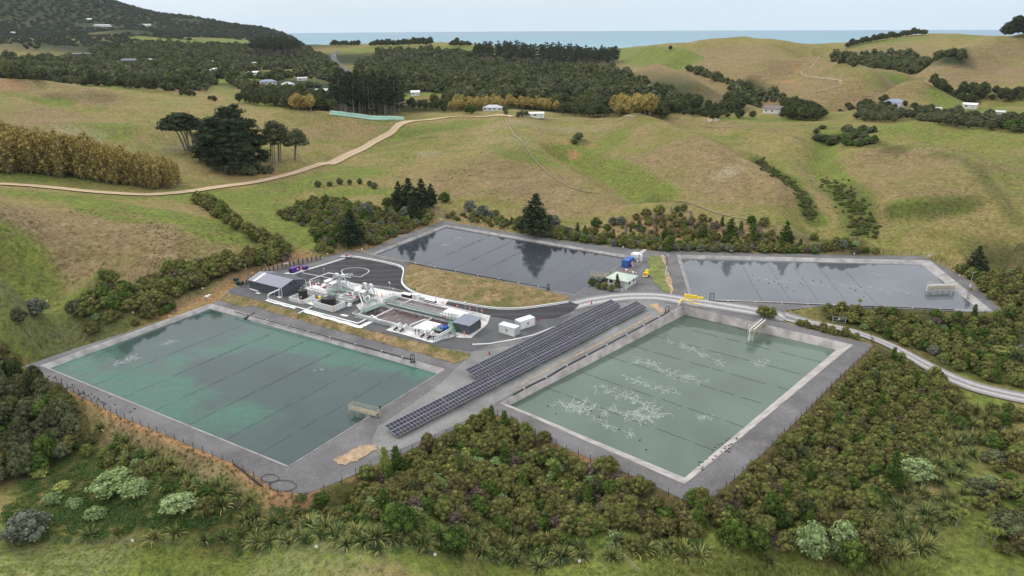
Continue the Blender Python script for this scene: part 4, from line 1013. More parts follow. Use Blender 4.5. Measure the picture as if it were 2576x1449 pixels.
def trunk_np(P, r0, r1, n=6):
    mb = MB(); k = len(P)
    for i in range(k - 1):
        a = r0 + (r1 - r0) * i / (k - 1); b = r0 + (r1 - r0) * (i + 1) / (k - 1)
        mb.bar(P[i], P[i + 1], 2 * a, n, 2 * b)
    return mb
TREE = {}
def tree_proto(kind, n, fn, leaf, bark):
    L = []
    for i in range(n):
        r = np.random.default_rng(hash_(kind) + 31 * i)
        (V, F, t), mb = fn(r, i)
        L.append((foliage_mesh('crown', V, F, t, MF[leaf]), mesh_np('trunk', mb.V, mb.F, bark)))
    TREE[kind] = L
def plant(kind, name, x, y, z, s, zs, r, label, group=None, cat='tree', rz=None, i=None):
    L = TREE[kind]; c, t = L[int(r.integers(len(L))) if i is None else i]
    o = empty(name, (x, y, z), label, cat, group, r.uniform(0, 2 * PI) if rz is None else rz); o.scale = (s, s, zs)
    obj('crown', c, o); obj('trunk', t, o); return o

def pine_np(r, i, h=12.0, R=4.6, bare=.12, dens=1.0, tips=True):
    lob = []; mb = trunk_np([(0, 0, -.4), (r.uniform(-.1, .1), r.uniform(-.1, .1), h * .5), (0, 0, h * .97)], h * .018, .04)
    nl = 12
    for k in range(nl):
        f = k / (nl - 1); z = h * (bare + (1 - bare) * f * .96); rr_ = R * (1 - f) ** .75 * r.uniform(.8, 1.15) + .25
        nb = max(4, int(9 * (1 - f) + 4))
        for j in range(nb):
            a = 2 * PI * (j + r.uniform(-.3, .3)) / nb; q = rr_ * r.uniform(.3, 1.0); s = .34 * R * r.uniform(.6, 1.0) * (1 - .45 * f)
            c = (q * math.cos(a), q * math.sin(a), z + r.uniform(-.2, .5) + q * .12); lob.append((*c, s, s, s * .62))
            mb.bar((0, 0, z - .1), c, .1, 4, .03)
    lob.append((0, 0, h * .95, .35, .35, h * .06))
    return crown_np(lob, 46 * dens, .34, r, zmin=-.7, up=.5, core=.62, jit=.9, aspect=1.5), mb
tree_proto('pine', 5, lambda r, i: pine_np(r, i), 'dark', M_barkd)
tree_proto('young_pine', 4, lambda r, i: pine_np(r, i, 6.0, 2.0, .05, 2.2), 'green', M_barkd)

def tallpine_np(r, i, h=26.0, bare=.45, R=5.2, size=1.0, per=9):
    if h < 30: bare = r.uniform(.18, .5)
    lob = []; lean = r.uniform(-1.2, 1.2)
    mb = trunk_np([(0, 0, -.5), (lean * .4, 0, h * .5), (lean, 0, h * .93)], .34, .1, 5)
    for k in range(19):
        f = r.uniform(); z = h * (bare + (1 - bare) * f); q = R * (1 - .55 * f) * r.uniform(.15, .95); a = r.uniform(0, 2 * PI); s = r.uniform(1.1, 2.0) * (1 - .25 * f)
        lob.append((lean * z / h + q * math.cos(a), q * math.sin(a), z, s * 1.15, s * 1.15, s * .75)); mb.bar((lean * z / h, 0, z - .8), lob[-1][:3], .14, 4, .05)
    for k in range(5):
        z = h * r.uniform(.12, bare); a = r.uniform(0, 2 * PI); mb.bar((lean * z / h, 0, z), (lean * z / h + 2 * math.cos(a), 2 * math.sin(a), z + .4), .09, 4, .03)
    return crown_np(lob, per, size, r, zmin=-.6, core=.75, jit=.8), mb
tree_proto('tall_pine', 6, lambda r, i: tallpine_np(r, i), 'dark', M_bark)
tree_proto('umbrella_pine', 4, lambda r, i: tallpine_np(r, i, 32, .66, 8.0, 1.4, 7), 'dark', M_bark)

def umbrella_np(r, i, h=23.0, W=7.5, lean=(-4, 0), low=.62, thick=3.0, nl=38, ntr=3, per=16, size=.75):
    mb = MB(); lob = []
    for k in range(ntr):
        bx, by = r.uniform(-1.5, 1.5), r.uniform(-1.0, 1.0); tx = lean[0] + r.uniform(-W * .5, W * .5); ty = lean[1] + r.uniform(-W * .3, W * .3)
        P = [(bx, by, -.5), (bx + (tx - bx) * .3, by + (ty - by) * .3, h * .4), (bx + (tx - bx) * .7, by + (ty - by) * .7, h * .68), (tx, ty, h * .88)]
        for q, (a, b) in enumerate(zip(P[:-1], P[1:])): mb.bar(a, b, .75 - .2 * q, 6, .6 - .2 * q)
        for q in range(3):
            mb.bar(P[2], (tx + r.uniform(-W * .6, W * .6), ty + r.uniform(-W * .5, W * .5), h * r.uniform(.75, .9)), .26, 5, .08)
    for k in range(nl):
        a = 2.4 * k; q = W * math.sqrt((k + .5) / nl); x = lean[0] * .9 + q * math.cos(a); y = lean[1] + q * .8 * math.sin(a)
        z = h * .9 - (q / W) ** 2 * h * (1 - low) * .8 + r.uniform(-.8, .8); s = r.uniform(1.3, 2.3); lob.append((x, y, z, s * 1.2, s * 1.2, s * thick / 4))
    return crown_np(lob, per, size, r, zmin=-.5, core=.72, jit=.75, up=.55), mb
tree_proto('leaning_macrocarpa', 3, lambda r, i: umbrella_np(r, i, 23 - 1.5 * i, 7.5, (-5 + 1.5 * i, 0)), 'dark', M_bark)
tree_proto('gum', 3, lambda r, i: umbrella_np(r, i, 24 - 3 * i, 5.5, (1.5 + i, 0), .45, 3.6, 34, 3), 'scrub', M_bark)
def mass_np(r, i, h=34.0, W=8.5):
    mb = trunk_np([(0, 0, -.5), (.3, .2, h * .45), (-.3, 0, h * .85)], .7, .2); lob = []
    for k in range(95):
        f = r.uniform(); z = h * (.10 + .88 * f); q = W * (1 - .62 * max(0, f - .35) / .65) * math.sqrt(r.uniform(.1, 1)); a = r.uniform(0, 2 * PI); s = r.uniform(1.5, 2.7)
        lob.append((q * math.cos(a), q * math.sin(a), z, s * 1.2, s * 1.2, s * .75))
        if k % 6 == 0: mb.bar((0, 0, z - 2), lob[-1][:3], .28, 5, .08)
    return crown_np(lob, 16, .75, r, zmin=-.6, core=.72, jit=.75), mb
tree_proto('macrocarpa', 4, lambda r, i: mass_np(r, i, 34 - 3 * i, 8.5 - i * .6), 'dark', M_bark)

def poplar_np(r, i, h=16.0, R=2.1):
    mb = trunk_np([(0, 0, -.4), (r.uniform(-.2, .2), r.uniform(-.2, .2), h * .5), (r.uniform(-.3, .3), 0, h * .92)], .17, .04, 5); lob = []
    for k in range(22):
        f = (k + .5) / 22; z = h * (.10 + .88 * f); q = R * (1.15 - .55 * abs(f - .45) * 2) * r.uniform(.25, .95); a = 2.4 * k
        x, y = q * math.cos(a), q * math.sin(a); s = r.uniform(.55, .95); lob.append((x, y, z, s, s, s * 1.9)); mb.bar((x * .15, y * .15, z - 1.4), (x, y, z + .6), .07, 4, .02)
    return crown_np(lob, 42, .36, r, zmin=-.9, up=.0, core=.5, jit=1.2, aspect=1.6), mb
tree_proto('poplar', 6, lambda r, i: poplar_np(r, i), 'autumn', M_bark)
tree_proto('round_tree', 5, lambda r, i: (canopy(r, i, 3.6, 8, 16, (1.1, 1.7), 34, .5), trunk_np([(0, 0, -.4), (.1, 0, 2.2), (0, .1, 5.0)], .25, .12)), 'bush', M_barkd)
tree_proto('yellow_tree', 4, lambda r, i: (canopy(r, i, 3.4, 9, 18, (1.0, 1.6), 34, .5), trunk_np([(0, 0, -.4), (.1, 0, 2.2), (0, .1, 6.0)], .25, .12)), 'autumn', M_bark)

r = np.random.default_rng(23)
GP = {}
def at(px, py): 
    p = PG(px, py); return p
# pines by the dark pond
for px, py, hh, lab in ((1005,528,.95,'dark pine at the left edge of the pine group above the dark far pond'),(1030,536,1.15,'tallest dark pine of the group above the far corner of the dark pond'),(1062,528,1.05,'dark pine at the right of the group above the far corner of the dark pond'),(1085,520,.8,'small dark pine at the right end of the pine group above the dark pond'),
   (1347,588,1.22,'large broad dark pine standing alone above the dark far pond'),(887,618,1.1,'dark slender pine beside the fence left of the dark far pond'),(2452,690,.75,'dark pine beside the power pole at the far right'),(1040,552,.75,'smaller dark pine in front of the pine group')):
    p = at(px, py); plant('pine', 'pine_tree', *p, hh * (1.25 if px == 1347 else 1), hh * 1.02, r, lab, 'pines round the far ponds')
for px, py, hh, lab in ((1835,612,1.5,'tall green young pine on the clay bank with the drain flumes'),(1975,614,1.35,'broad green young pine at the right end of the clay bank'),(1770,605,.9,'small green young pine in the middle of the clay bank'),(1672,600,.8,'small green young pine left on the clay bank'),(1893,606,.8,'small young pine between two taller ones on the clay bank')):
    p = at(px, py); plant('young_pine', 'young_pine', *p, hh, hh, r, lab, 'young pines on the clay bank')
# rounded bushes
def bush(px, py, s, zs, kind, matk, label, name='round_bush', grp=None):
    p = at(px, py)
    if p is None: return
    place(name, kind, matk, p[0], p[1], p[2] - .15, s, zs, r, label, 'bush', grp)
for px, py, s, mk in ((1119,508,1.8,'green'),(1182,532,1.9,'grey'),(1213,546,2.0,'grey'),(1233,548,1.3,'grey'),(1246,546,1.3,'manuka'),(1392,570,1.9,'grey'),(1307,570,1.7,'manuka'),(1020,548,1.8,'grey'),(985,560,2.0,'manuka'),(920,545,2.2,'grey'),(975,520,1.6,'green')):
    bush(px, py, s, s, 'round', mk, {'green': 'bright green', 'grey': 'grey-green', 'manuka': 'olive brown'}[mk] + ' rounded bush on the bank above the dark far pond', 'bank_bush', 'bushes on the bank above the dark far pond')
for px, py, s, mk in ((1499,572,1.6,'green'),(1527,580,1.1,'green'),(1432,588,1.1,'grey'),(1542,566,1.3,'grey'),(1562,566,1.4,'grey'),(1599,553,1.1,'manuka'),(1625,548,1.5,'manuka'),(1659,540,1.6,'manuka'),(1704,532,1.0,'green'),(1720,530,1.1,'manuka'),(1767,556,1.2,'manuka'),(1890,563,1.3,'green'),(1922,569,1.4,'manuka'),(2047,603,1.1,'manuka'),(2102,612,1.0,'manuka'),(1895,571,.7,'green'),(1705,570,1.3,'manuka'),(1735,565,1.3,'twig'),(1690,585,1.2,'twig'),(1770,585,1.3,'twig'),(1800,575,1.4,'twig'),(1850,590,1.2,'twig'),(1650,600,1.0,'manuka'),(1800,605,1.1,'manuka')):
    if mk == 'twig': bush(px, py, s, s * .8, 'twig', 'brownbush', 'reddish brown twiggy bush on the clay bank', 'brown_bush', 'brown bushes on the clay bank')
    else: bush(px, py, s, s, 'round', mk, {'green': 'bright green', 'grey': 'grey-green', 'manuka': 'dark olive'}[mk] + ' rounded bush on the clay bank', 'bank_bush', 'bushes on the clay bank')
# left side
bush(92, 790, 2.3, 1.7, 'round', 'grey', 'large grey-green domed bush alone on the left pasture', 'lone_bush')
bush(50, 808, 1.4, 1.2, 'manuka', 'scrub', 'dark bush on the pasture edge left of the teal pond', 'lone_bush')
bush(233, 838, 1.5, 1.4, 'round', 'manuka', 'round olive bush on the grass strip beside the teal pond', 'lone_bush')
bush(197, 790, 2.4, 1.8, 'manuka', 'scrub', 'wide dark bush at the lower end of the hedge bank', 'lone_bush')
for px, py, s in ((280,812,1.6),(377,800,1.7),(420,786,1.0),(342,818,.8),(435,778,.8),(405,792,.7),(300,800,.8)):
    bush(px, py, s, s, 'round', 'olive' if px < 400 else 'green', 'small rounded bush on the stony bank beside the teal pond', 'bank_bush', 'small bushes on the stony bank')
for px, py in ((855,463),(880,465),(905,463),(930,468),(942,474),(800,470),(830,468)):
    bush(px, py, r.uniform(.9, 1.3), 1.0, 'manuka', 'scrub', 'dark low bush in the row on the pasture edge', 'pasture_bush', 'bushes on the pasture edge')
for px, py, s in ((1455,352,2.2),(1445,362,1.6)):
    bush(px, py, s, s * .8, 'manuka', 'scrub', 'dark low bush in the head of the middle gully', 'gully_bush', 'bushes in the middle gully')
for k in range(46):
    px = r.uniform(2040, 2200); py = 322 + r.uniform(0, 42) + (px - 2040) * .05; bush(px, py, r.uniform(1.3, 2.4), r.uniform(.9, 1.7), 'manuka', 'scrub' if k % 3 else 'green', 'dark bush in the scrub patch of the right hand gully', 'gully_scrub', 'scrub in the right hand gully')
gul = []
for k in range(420):
    f = r.uniform(); L_ = np.array([(1905,405),(1950,435),(1990,462),(2020,500),(2040,545)]) if k % 2 else np.array([(2080,455),(2120,490),(2150,520),(2172,560),(2165,590)])
    q = np.array([np.interp(f, np.linspace(0, 1, 5), L_[:, c]) for c in (0, 1)]); q = q + r.normal(size=2) * (7 if k % 2 else 20, 5)
    p = at(q[0], q[1]); gul.append((p[0], p[1], p[2] - .1, r.uniform(.35, .9), r.uniform(.15, .5)))
for mk, a_, b_ in (('olive', 0, 200), ('green', 200, 330), ('scrub', 330, 420)): merge_stuff('gully_rushes', gul[a_:b_], 'manuka', mk, r, {'olive': 'yellowish low rushes filling the wet gully floors', 'green': 'bright green low growth in the wet gully floors', 'scrub': 'dark low rushes in the wet gully floors'}[mk], 'rushes')
# foreground specials
for px, py, s, zs, k, mk, lab in ((288,1228,2.6,1.5,'broad','pale','wide pale green broad-leaved bush, largest of those at the lower left'),(345,1240,1.9,1.2,'broad','pale','pale green broad-leaved bush joined to the right of the widest one'),(452,1278,2.0,1.2,'broad','pale','pale green broad-leaved bush among the flax at the lower left'),(243,1302,1.3,1.0,'broad','pale','small pale green broad-leaved bush on the ferny slope'),(135,1262,1.1,.9,'broad','pale','small pale broad-leaved bush near the left edge'),(188,1275,1.0,.9,'broad','pale','small pale broad-leaved bush between two others at the left'),(103,1195,1.1,.8,'broad','lime','low lime green bush below the tall scrub at the left'),(157,1228,1.0,.6,'broad','lime','low lime green bush beside the brown bracken'),
   (75,1352,2.5,2.0,'round','grey','big silvery grey domed bush in the lower left corner'),(2037,1395,1.9,2.5,'round','pale','tall pale green bush in the lower right thicket'),(2120,1370,1.7,2.0,'broad','pale','pale green broad-leaved bush right of the tall pale one'),(2300,1195,2.2,1.6,'broad','pale','wide pale green domed bush among the flax at the right'),(2110,1398,1.2,1.2,'broad','pale','small pale bush in front of the tall pale one'),
   (1175,1150,1.0,1.0,'broad','lime','lime green bush in the middle of the centre thicket'),(1130,1190,1.3,.9,'broad','lime','wide lime green bush in the centre thicket'),(970,1195,1.2,1.2,'tall','lime','bright lime green upright shrub at the left of the centre thicket'),(1395,1180,1.0,1.3,'broad','lime','light green shrub near the upper edge of the centre thicket'),(1750,1268,1.3,1.2,'round','green','bright green round bush at the corner fence'),(2240,1230,1.6,1.6,'tall','green','bright green upright bush beside the pale dome'),
   (1005,1330,2.0,1.8,'round','green','bright green bush behind the flax left of centre'),(1140,1378,1.8,1.5,'round','green','green bush between the flax clumps near the bottom'),(520,1290,1.2,1.2,'round','olive','yellowish round bush among the flax'),(1840,1372,1.6,2.0,'round','green','tall green bush at the lower edge of the right thicket'),(1900,1385,1.5,1.9,'round','green','green bush right of a tall one at the lower thicket edge'),(2190,1400,2.2,1.9,'manuka','olive','wide olive bush near the bottom right'),(2140,1420,1.7,1.8,'round','green','dark green bush low in the right corner thicket'),(2500,1160,1.6,1.0,'manuka','scrub','low dark bush on the right edge meadow'),(2470,1240,2.0,1.1,'manuka','scrub','wide low bush on the right edge meadow'),(2540,1340,2.6,1.7,'manuka','scrub','wide dark bush in the lower right corner'),(2560,1250,1.8,1.2,'manuka','manuka','olive bush at the right edge'),(2550,1120,2.0,1.2,'manuka','manuka','olive bush near the right edge below the track')):
    bush(px, py, s, zs, k, mk, lab, 'broadleaf_bush' if k == 'broad' else 'accent_bush')
# tall scrub at the left edge
Q = scatter([(-80,950),(40,940),(110,975),(150,1010),(190,1055),(215,1100),(200,1150),(120,1195),(40,1215),(-80,1225)], 3.0, r, .4)
Q = Q[~inside(BW, Q) & (seg_dist(BW, Q, True) > 2)]
for (x, y), z in zip(Q, H(Q)): place('tall_scrub', 'canopy', ('scrub', 'olive', 'scrub', 'bush', 'green')[int(r.integers(5))] if r.uniform() < .5 else 'scrub', x, y, z - .4, r.uniform(.42, .7), r.uniform(.45, .85), r, 'grey-green tall scrub tree in the dense stand at the left edge', 'tree', 'tall scrub at the left edge')
for px, py, s in ((8,905,.55),(35,925,.5),(-10,930,.6)):
    p = at(px, py); place('bare_scrub', 'twig', 'olive', p[0], p[1], p[2], s * 3, s * 4, r, 'yellowish wispy scrub at the left edge above the tall stand', 'tree', 'wispy scrub at the left edge')

# flax
FL = [(227,1349),(297,1346),(390,1356),(443,1343),(513,1363),(567,1359),(643,1349),(653,1369),(727,1363),(810,1353),(533,1233),(600,1249),(627,1262),(417,1219),(383,1153),(350,1143),(277,1159),(457,1196),(717,1319),(765,1318),(817,1326),(810,1283),(627,1306),(510,1293),(560,1275),(1059,1313),(872,1369),(915,1366),(952,1383),(1005,1366),(1039,1359),(1079,1366),(1112,1366),(1165,1316),(1192,1329),(1289,1346),(1212,1396),(1275,1396),(1335,1379),(1379,1373),(1425,1396),(1455,1396),(1539,1403),(1552,1359),(1679,1386),(1479,1233),(1934,1416),(1767,1383),(2084,1383),(2105,1400),(2200,1396),(2234,1249),(2284,1246),(2167,1299),(2200,1306),(2284,1343),(2350,1299),(250,1080),(427,1170),(300,1112),(330,1135),(1240,1345),(1310,1352),(1590,1385),(1640,1380),(1720,1390),(480,1205),(440,1190),(500,1225),(565,1240)]
nf = 0
FQ = [tuple(at(*q)[:2]) for q in FL]
Q = scatter([(2330,1055),(2420,1030),(2500,1040),(2470,1130),(2420,1180),(2450,1240),(2420,1290),(2350,1340),(2330,1410),(2150,1420),(2050,1405),(2150,1330),(2240,1265),(2290,1175)], 2.5, r, .4); FQ += [tuple(q) for q in Q if r.uniform() < .85]
Q = scatter([(500,1225),(640,1262),(700,1300),(870,1312),(1000,1335),(1180,1348),(1330,1362),(1480,1378),(1700,1385),(1800,1405),(1700,1412),(1500,1412),(1250,1408),(1050,1384),(900,1384),(700,1378),(560,1372),(600,1310),(480,1260)], 2.7, r, .45); FQ += [tuple(q) for q in Q if r.uniform() < .8]
Q = scatter([(300,1100),(380,1140),(480,1190),(620,1245),(560,1262),(430,1225),(330,1170),(270,1130)], 2.6, r, .45); FQ += [tuple(q) for q in Q if r.uniform() < .6]
FQ = np.array(FQ); FZ = H(FQ); fuv, _ = project(np.column_stack([FQ, FZ]))
for (x, y), z, (u, v) in zip(FQ, FZ, fuv):
    if inside(BW, np.array([[x, y]]))[0]: continue
    zone = 'in the row at the lower left' if u < 860 and v > 1270 else 'on the slope below the teal pond' if u < 860 else 'in the row along the bottom grass' if u < 2000 else 'in the belt at the lower right'
    place('flax_clump', 'flax', 'flax', x, y, z - .05, r.uniform(.65, 1.3), r.uniform(.65, 1.25), r, 'spiky flax clump with strap leaves ' + zone, 'flax', 'flax clumps ' + zone); nf += 1
    if nf > 298: break
# cabbage trees and a tree fern
proto_meshes('head', 4, lambda r, i: blade_plant(r, 90, (.8, 1.15), .10, .5))
for px, py, h, nh, lab in ((2404,1332,3.6,4,'cabbage tree with four spiky heads left on the lower right meadow'),(2467,1374,3.4,3,'cabbage tree with bent pale branches on the lower right meadow'),(2497,1376,3.0,2,'cabbage tree with two green heads at the lower right'),(2520,1332,2.6,1,'single headed cabbage tree near the right edge'),(2484,1302,2.4,1,'small single headed cabbage tree behind the others'),(2428,1292,2.8,2,'cabbage tree with yellow heads behind the flax'),(2160,780,3.0,1,'thin cabbage tree by the lower berm of the slate grey pond'),(2437,752,3.2,1,'young cabbage tree on the end berm of the slate grey pond')):
    p = at(px, py); o = empty('cabbage_tree', p, lab, 'tree', 'cabbage trees'); mb = MB(); mb.bar((0, 0, -.3), (0, 0, h * .45), .26, 7, .2); tips = []
    for k in range(nh):
        a = 2 * PI * k / nh + .4; q = 0 if nh == 1 else .8; t = (q * math.cos(a), q * math.sin(a), h * (.85 + .15 * (k % 2))); mb.bar((0, 0, h * .45), t, .18, 6, .13); tips.append(t)
    mb.build('trunk', M_bark, o)
    for k, t in enumerate(tips):
        c = obj('crown', lib_mesh('head', k % 4, 'lime', 'crown'), o, t)
def fern_np(r, i):
    VV = []; FF = []; TT = []; b = 0
    for k in range(16):
        a = 2 * PI * k / 16; d = np.array([math.cos(a), math.sin(a), 0]); s = np.array([-d[1], d[0], 0])
        for j in range(14):
            f = j / 14; p = d * 2.6 * f + np.array([0, 0, 1.0 * math.sin(f * 2.6) * .9]); w = .55 * math.sin(PI * min(1, f * .85 + .12)) + .05
            for sg in (-1, 1):
                e = p + s * sg * w + d * .15 - np.array([0, 0, .12]); VV.append(np.array([p, p + d * .17, e + d * .12, e])); FF.append(np.arange(4)[None] + b); TT.append(np.full(4, r.uniform())); b += 4
    return np.concatenate(VV), np.concatenate(FF), np.concatenate(TT)
proto_meshes('fernhead', 1, fern_np)
p = at(2515, 898); o = empty('tree_fern', p, 'yellow-green tree fern with arching fronds beside the right hand scrub', 'tree'); MB().bar((0, 0, -.3), (0, 0, 1.6), .3, 7, .22).build('trunk', M_barkd, o); obj('crown', lib_mesh('fernhead', 0, 'lime', 'crown'), o, (0, 0, 1.5))
# ferny ground cover and long grass
proto_meshes('fernpatch', 5, lambda r, i: crown_np([(r.uniform(-1, 1), r.uniform(-1, 1), r.uniform(0, .2), .5, .5, .28) for k in range(9)], 200, .16, r, core=0, up=.8))
proto_meshes('tussock', 5, lambda r, i: blade_plant(r, 46, (.6, 1.15), .05, .45))
Q = scatter([(170,1235),(330,1255),(480,1285),(560,1330),(540,1350),(220,1340),(140,1300)], 1.7, r, .45)
Q2 = scatter([(130,1190),(220,1110),(330,1140),(480,1215),(640,1275),(860,1300),(1100,1340),(1340,1365),(1560,1380),(1540,1400),(1250,1405),(1000,1382),(700,1372),(560,1372),(230,1352),(60,1370),(0,1300),(60,1215)], 2.1, r, .5); Q = np.vstack([Q, Q2[~inside(BW, Q2)]])
merge_stuff('ground_fern', [(x, y, z, r.uniform(.8, 1.5), r.uniform(.6, 1.7)) for (x, y), z in zip(Q, H(Q))], 'fernpatch', 'fern', r, 'low dark green fern cover on the lower left slope', 'ferns')
Q = scatter([(1640,1405),(1900,1425),(2150,1435),(2300,1420),(2400,1400),(2330,1449),(2000,1470),(1600,1460)], .9, r, .45)
merge_stuff('long_grass', [(x, y, z, r.uniform(.7, 1.3), r.uniform(.9, 1.5)) for (x, y), z in zip(Q, H(Q))], 'tussock', 'lime', r, 'tall pale reed grass along the bottom edge', 'grass')
gq = []
for poly in ([(130,965),(300,1050),(600,1185),(700,1245),(780,1258),(700,1290),(560,1225),(420,1170),(300,1110),(180,1030)], [(560,742),(793,797),(1086,870),(1185,893),(1086,898),(873,840),(640,770)]):
    gq.append(scatter(poly, 1.0, r, .5))
Q = np.concatenate(gq); Q = Q[r.uniform(size=len(Q)) < .55]
gw = scatter([(0,1352),(230,1362),(640,1380),(900,1392),(1200,1412),(1500,1420),(1700,1430),(1700,1460),(0,1460)], .75, r, .5); gw = gw[r.uniform(size=len(gw)) < .6]
merge_stuff('paddock_grass', [(x, y, z - .05, r.uniform(.3, .6), r.uniform(.18, .45)) for (x, y), z in zip(gw, H(gw))], 'tussock', 'lime', r, 'yellow-green rank grass of the bottom paddock', 'grass')
Qm = scatter([(1035,672),(1230,705),(1420,748),(1300,768),(1120,748),(1040,728),(1020,705)], 1.1, r, .5); Qm = Qm[r.uniform(size=len(Qm)) < .55]
merge_stuff('mound_grass', [(x, y, z - .1, r.uniform(.4, .75), r.uniform(.3, .6)) for (x, y), z in zip(Qm, mound_h(Qm))], 'tussock', 'olive', r, 'dry grass tufts on the mound above the road', 'grass')
merge_stuff('rough_grass', [(x, y, z, r.uniform(.35, .7), r.uniform(.25, .55)) for (x, y), z in zip(Q, H(Q))], 'tussock', 'olive', r, 'dry rough grass tufts on the banks and verges', 'grass')

# ---- poplar wood
Q = scatter([(-40,436),(60,440),(200,452),(310,468),(420,480),(455,470),(450,455),(380,440),(300,420),(200,408),(-40,402)], 3.6, r, .4)
Z = H(Q); q2, _ = project(np.column_stack([Q, Z])); od = np.argsort(Q[:, 1])
for i in od[:170]:
    u = q2[i, 0]; hs = np.interp(u, [0, 200, 330, 450], [1.05, 1.05, .85, .62])
    plant('poplar', 'poplar_tree', Q[i, 0], Q[i, 1], Z[i], hs * r.uniform(1.1, 1.55), hs * r.uniform(.78, 1.1), r, 'slim yellow-brown autumn poplar in the wood on the left pasture', 'poplars of the wood on the left pasture')
# ---- the big clump
for k, (px, py, i) in enumerate(((502,388,0),(486,384,1),(470,378,2))):
    p = at(px, py); plant('leaning_macrocarpa', 'leaning_tree', *p, 1.35, 1.0, r, ('leaning umbrella-crowned tree with pale trunks, %s of three beside the dark clump' % ('right', 'middle', 'left')[k]), 'umbrella trees in the big clump', rz=.1 * k, i=i)
for k, (px, py, i, s) in enumerate(((556,428,0,.95),(598,436,1,1.02),(634,420,2,1.0),(592,410,0,1.05),(530,410,3,.95))):
    p = at(px, py); plant('macrocarpa', 'macrocarpa_tree', *p, s * 1.12, s * .84, r, 'massive dark evergreen with full crown, %s in the big clump' % ('front left', 'front centre', 'right', 'back centre', 'back left')[k], 'dark evergreens in the big clump', i=i)
for k, (px, py, i, s) in enumerate(((690,412,0,1.0),(705,408,1,1.0),(738,402,2,.95))):
    p = at(px, py); plant('gum', 'gum_tree', *p, s, s, r, 'tall bare-stemmed tree with high crown, %s of three right of the dark clump' % ('left', 'middle', 'right')[k], 'bare-stemmed trees right of the big clump', rz=0, i=i)
for px, py, s in ((615,440,2.3),(650,436,1.6),(665,437,1.3),(682,436,1.5),(635,442,1.6),(575,440,1.2)):
    bush(px, py, s, s * 1.1, 'manuka', 'scrub', 'dark bush at the foot of the big tree clump', 'clump_bush', 'bushes at the foot of the big clump')

# ---- front pines with bare trunks and mixed trees beside them
Q = scatter([(836,282),(1014,290),(1022,264),(850,252)], 5.6, r, .5); Z = H(Q)
for (x, y), z in zip(Q, Z): plant('tall_pine', 'tall_pine', x, y, z, r.uniform(.7, 1.15), r.uniform(.65, 1.12), r, 'tall dark pine with bare trunk in the stand behind the wrapped bales', 'tall pines behind the wrapped bales')
for poly, spc, kind, s0, s1, lab, grp in (
   ([(700,272),(840,282),(840,262),(720,250)], 7, 'round_tree', .9, 1.4, 'dark rounded tree in the line left of the tall pines', 'trees left of the tall pines'),
   ([(600,262),(700,272),(720,258),(620,246)], 8, 'round_tree', .7, 1.1, 'dark tree below the white cottages', 'trees below the white cottages'),
   ([(735,278),(785,282),(785,265),(740,262)], 8, 'yellow_tree', .9, 1.2, 'yellowing tree left of the tall pines', 'yellow trees left of the tall pines'),
   ([(1130,284),(1290,274),(1400,284),(1420,274),(1280,262),(1140,268)], 7, 'yellow_tree', .7, 1.05, 'yellowing tree in the row behind the ridge house', 'yellow trees behind the ridge house'),
   ([(1535,290),(1640,296),(1660,280),(1560,272)], 7.5, 'yellow_tree', 1.1, 1.5, 'large yellow-green tree at the right end of the wood', 'yellow trees at the right end of the wood'),
   ([(1400,290),(1530,296),(1530,280),(1410,276)], 8, 'round_tree', .8, 1.2, 'dark tree along the front of the central wood', 'trees along the front of the central wood'),
   ([(1645,296),(1700,292),(1760,282),(1760,268),(1660,276)], 8, 'round_tree', .9, 1.4, 'dark tree at the right front of the central wood', 'trees at the right front of the wood'),
   ([(1020,276),(1130,284),(1130,268),(1030,262)], 9, 'round_tree', .5, .9, 'small tree on the grass right of the tall pines', 'small trees right of the tall pines')):
    Q = scatter(poly, spc, r, .45)
    for (x, y), z in zip(Q, H(Q)): s = r.uniform(s0, s1); plant(kind, kind, x, y, z, s, s * r.uniform(.9, 1.15), r, lab, grp)
# skyline pine block
Q = scatter([(1192,158),(1300,164),(1420,166),(1552,172),(1556,152),(1400,138),(1200,132)], 8.0, r, .45)
if len(Q) > 290: Q = Q[r.permutation(len(Q))[:290]]
for (x, y), z in zip(Q, H(Q)): plant('tall_pine', 'plantation_pine', x, y, z, r.uniform(1.0, 1.3), r.uniform(.72, .92), r, 'dark tall pine in the plantation block on the skyline', 'pines of the plantation block')
Q = scatter([(630,150),(700,158),(755,150),(740,132),(650,130)], 13.0, r, .45)
for (x, y), z in zip(Q, H(Q)): plant('umbrella_pine', 'umbrella_pine', x, y, z, r.uniform(1.0, 1.4), r.uniform(.75, .95), r, 'old umbrella-topped pine in the group on the left rise', 'umbrella pines on the left rise')

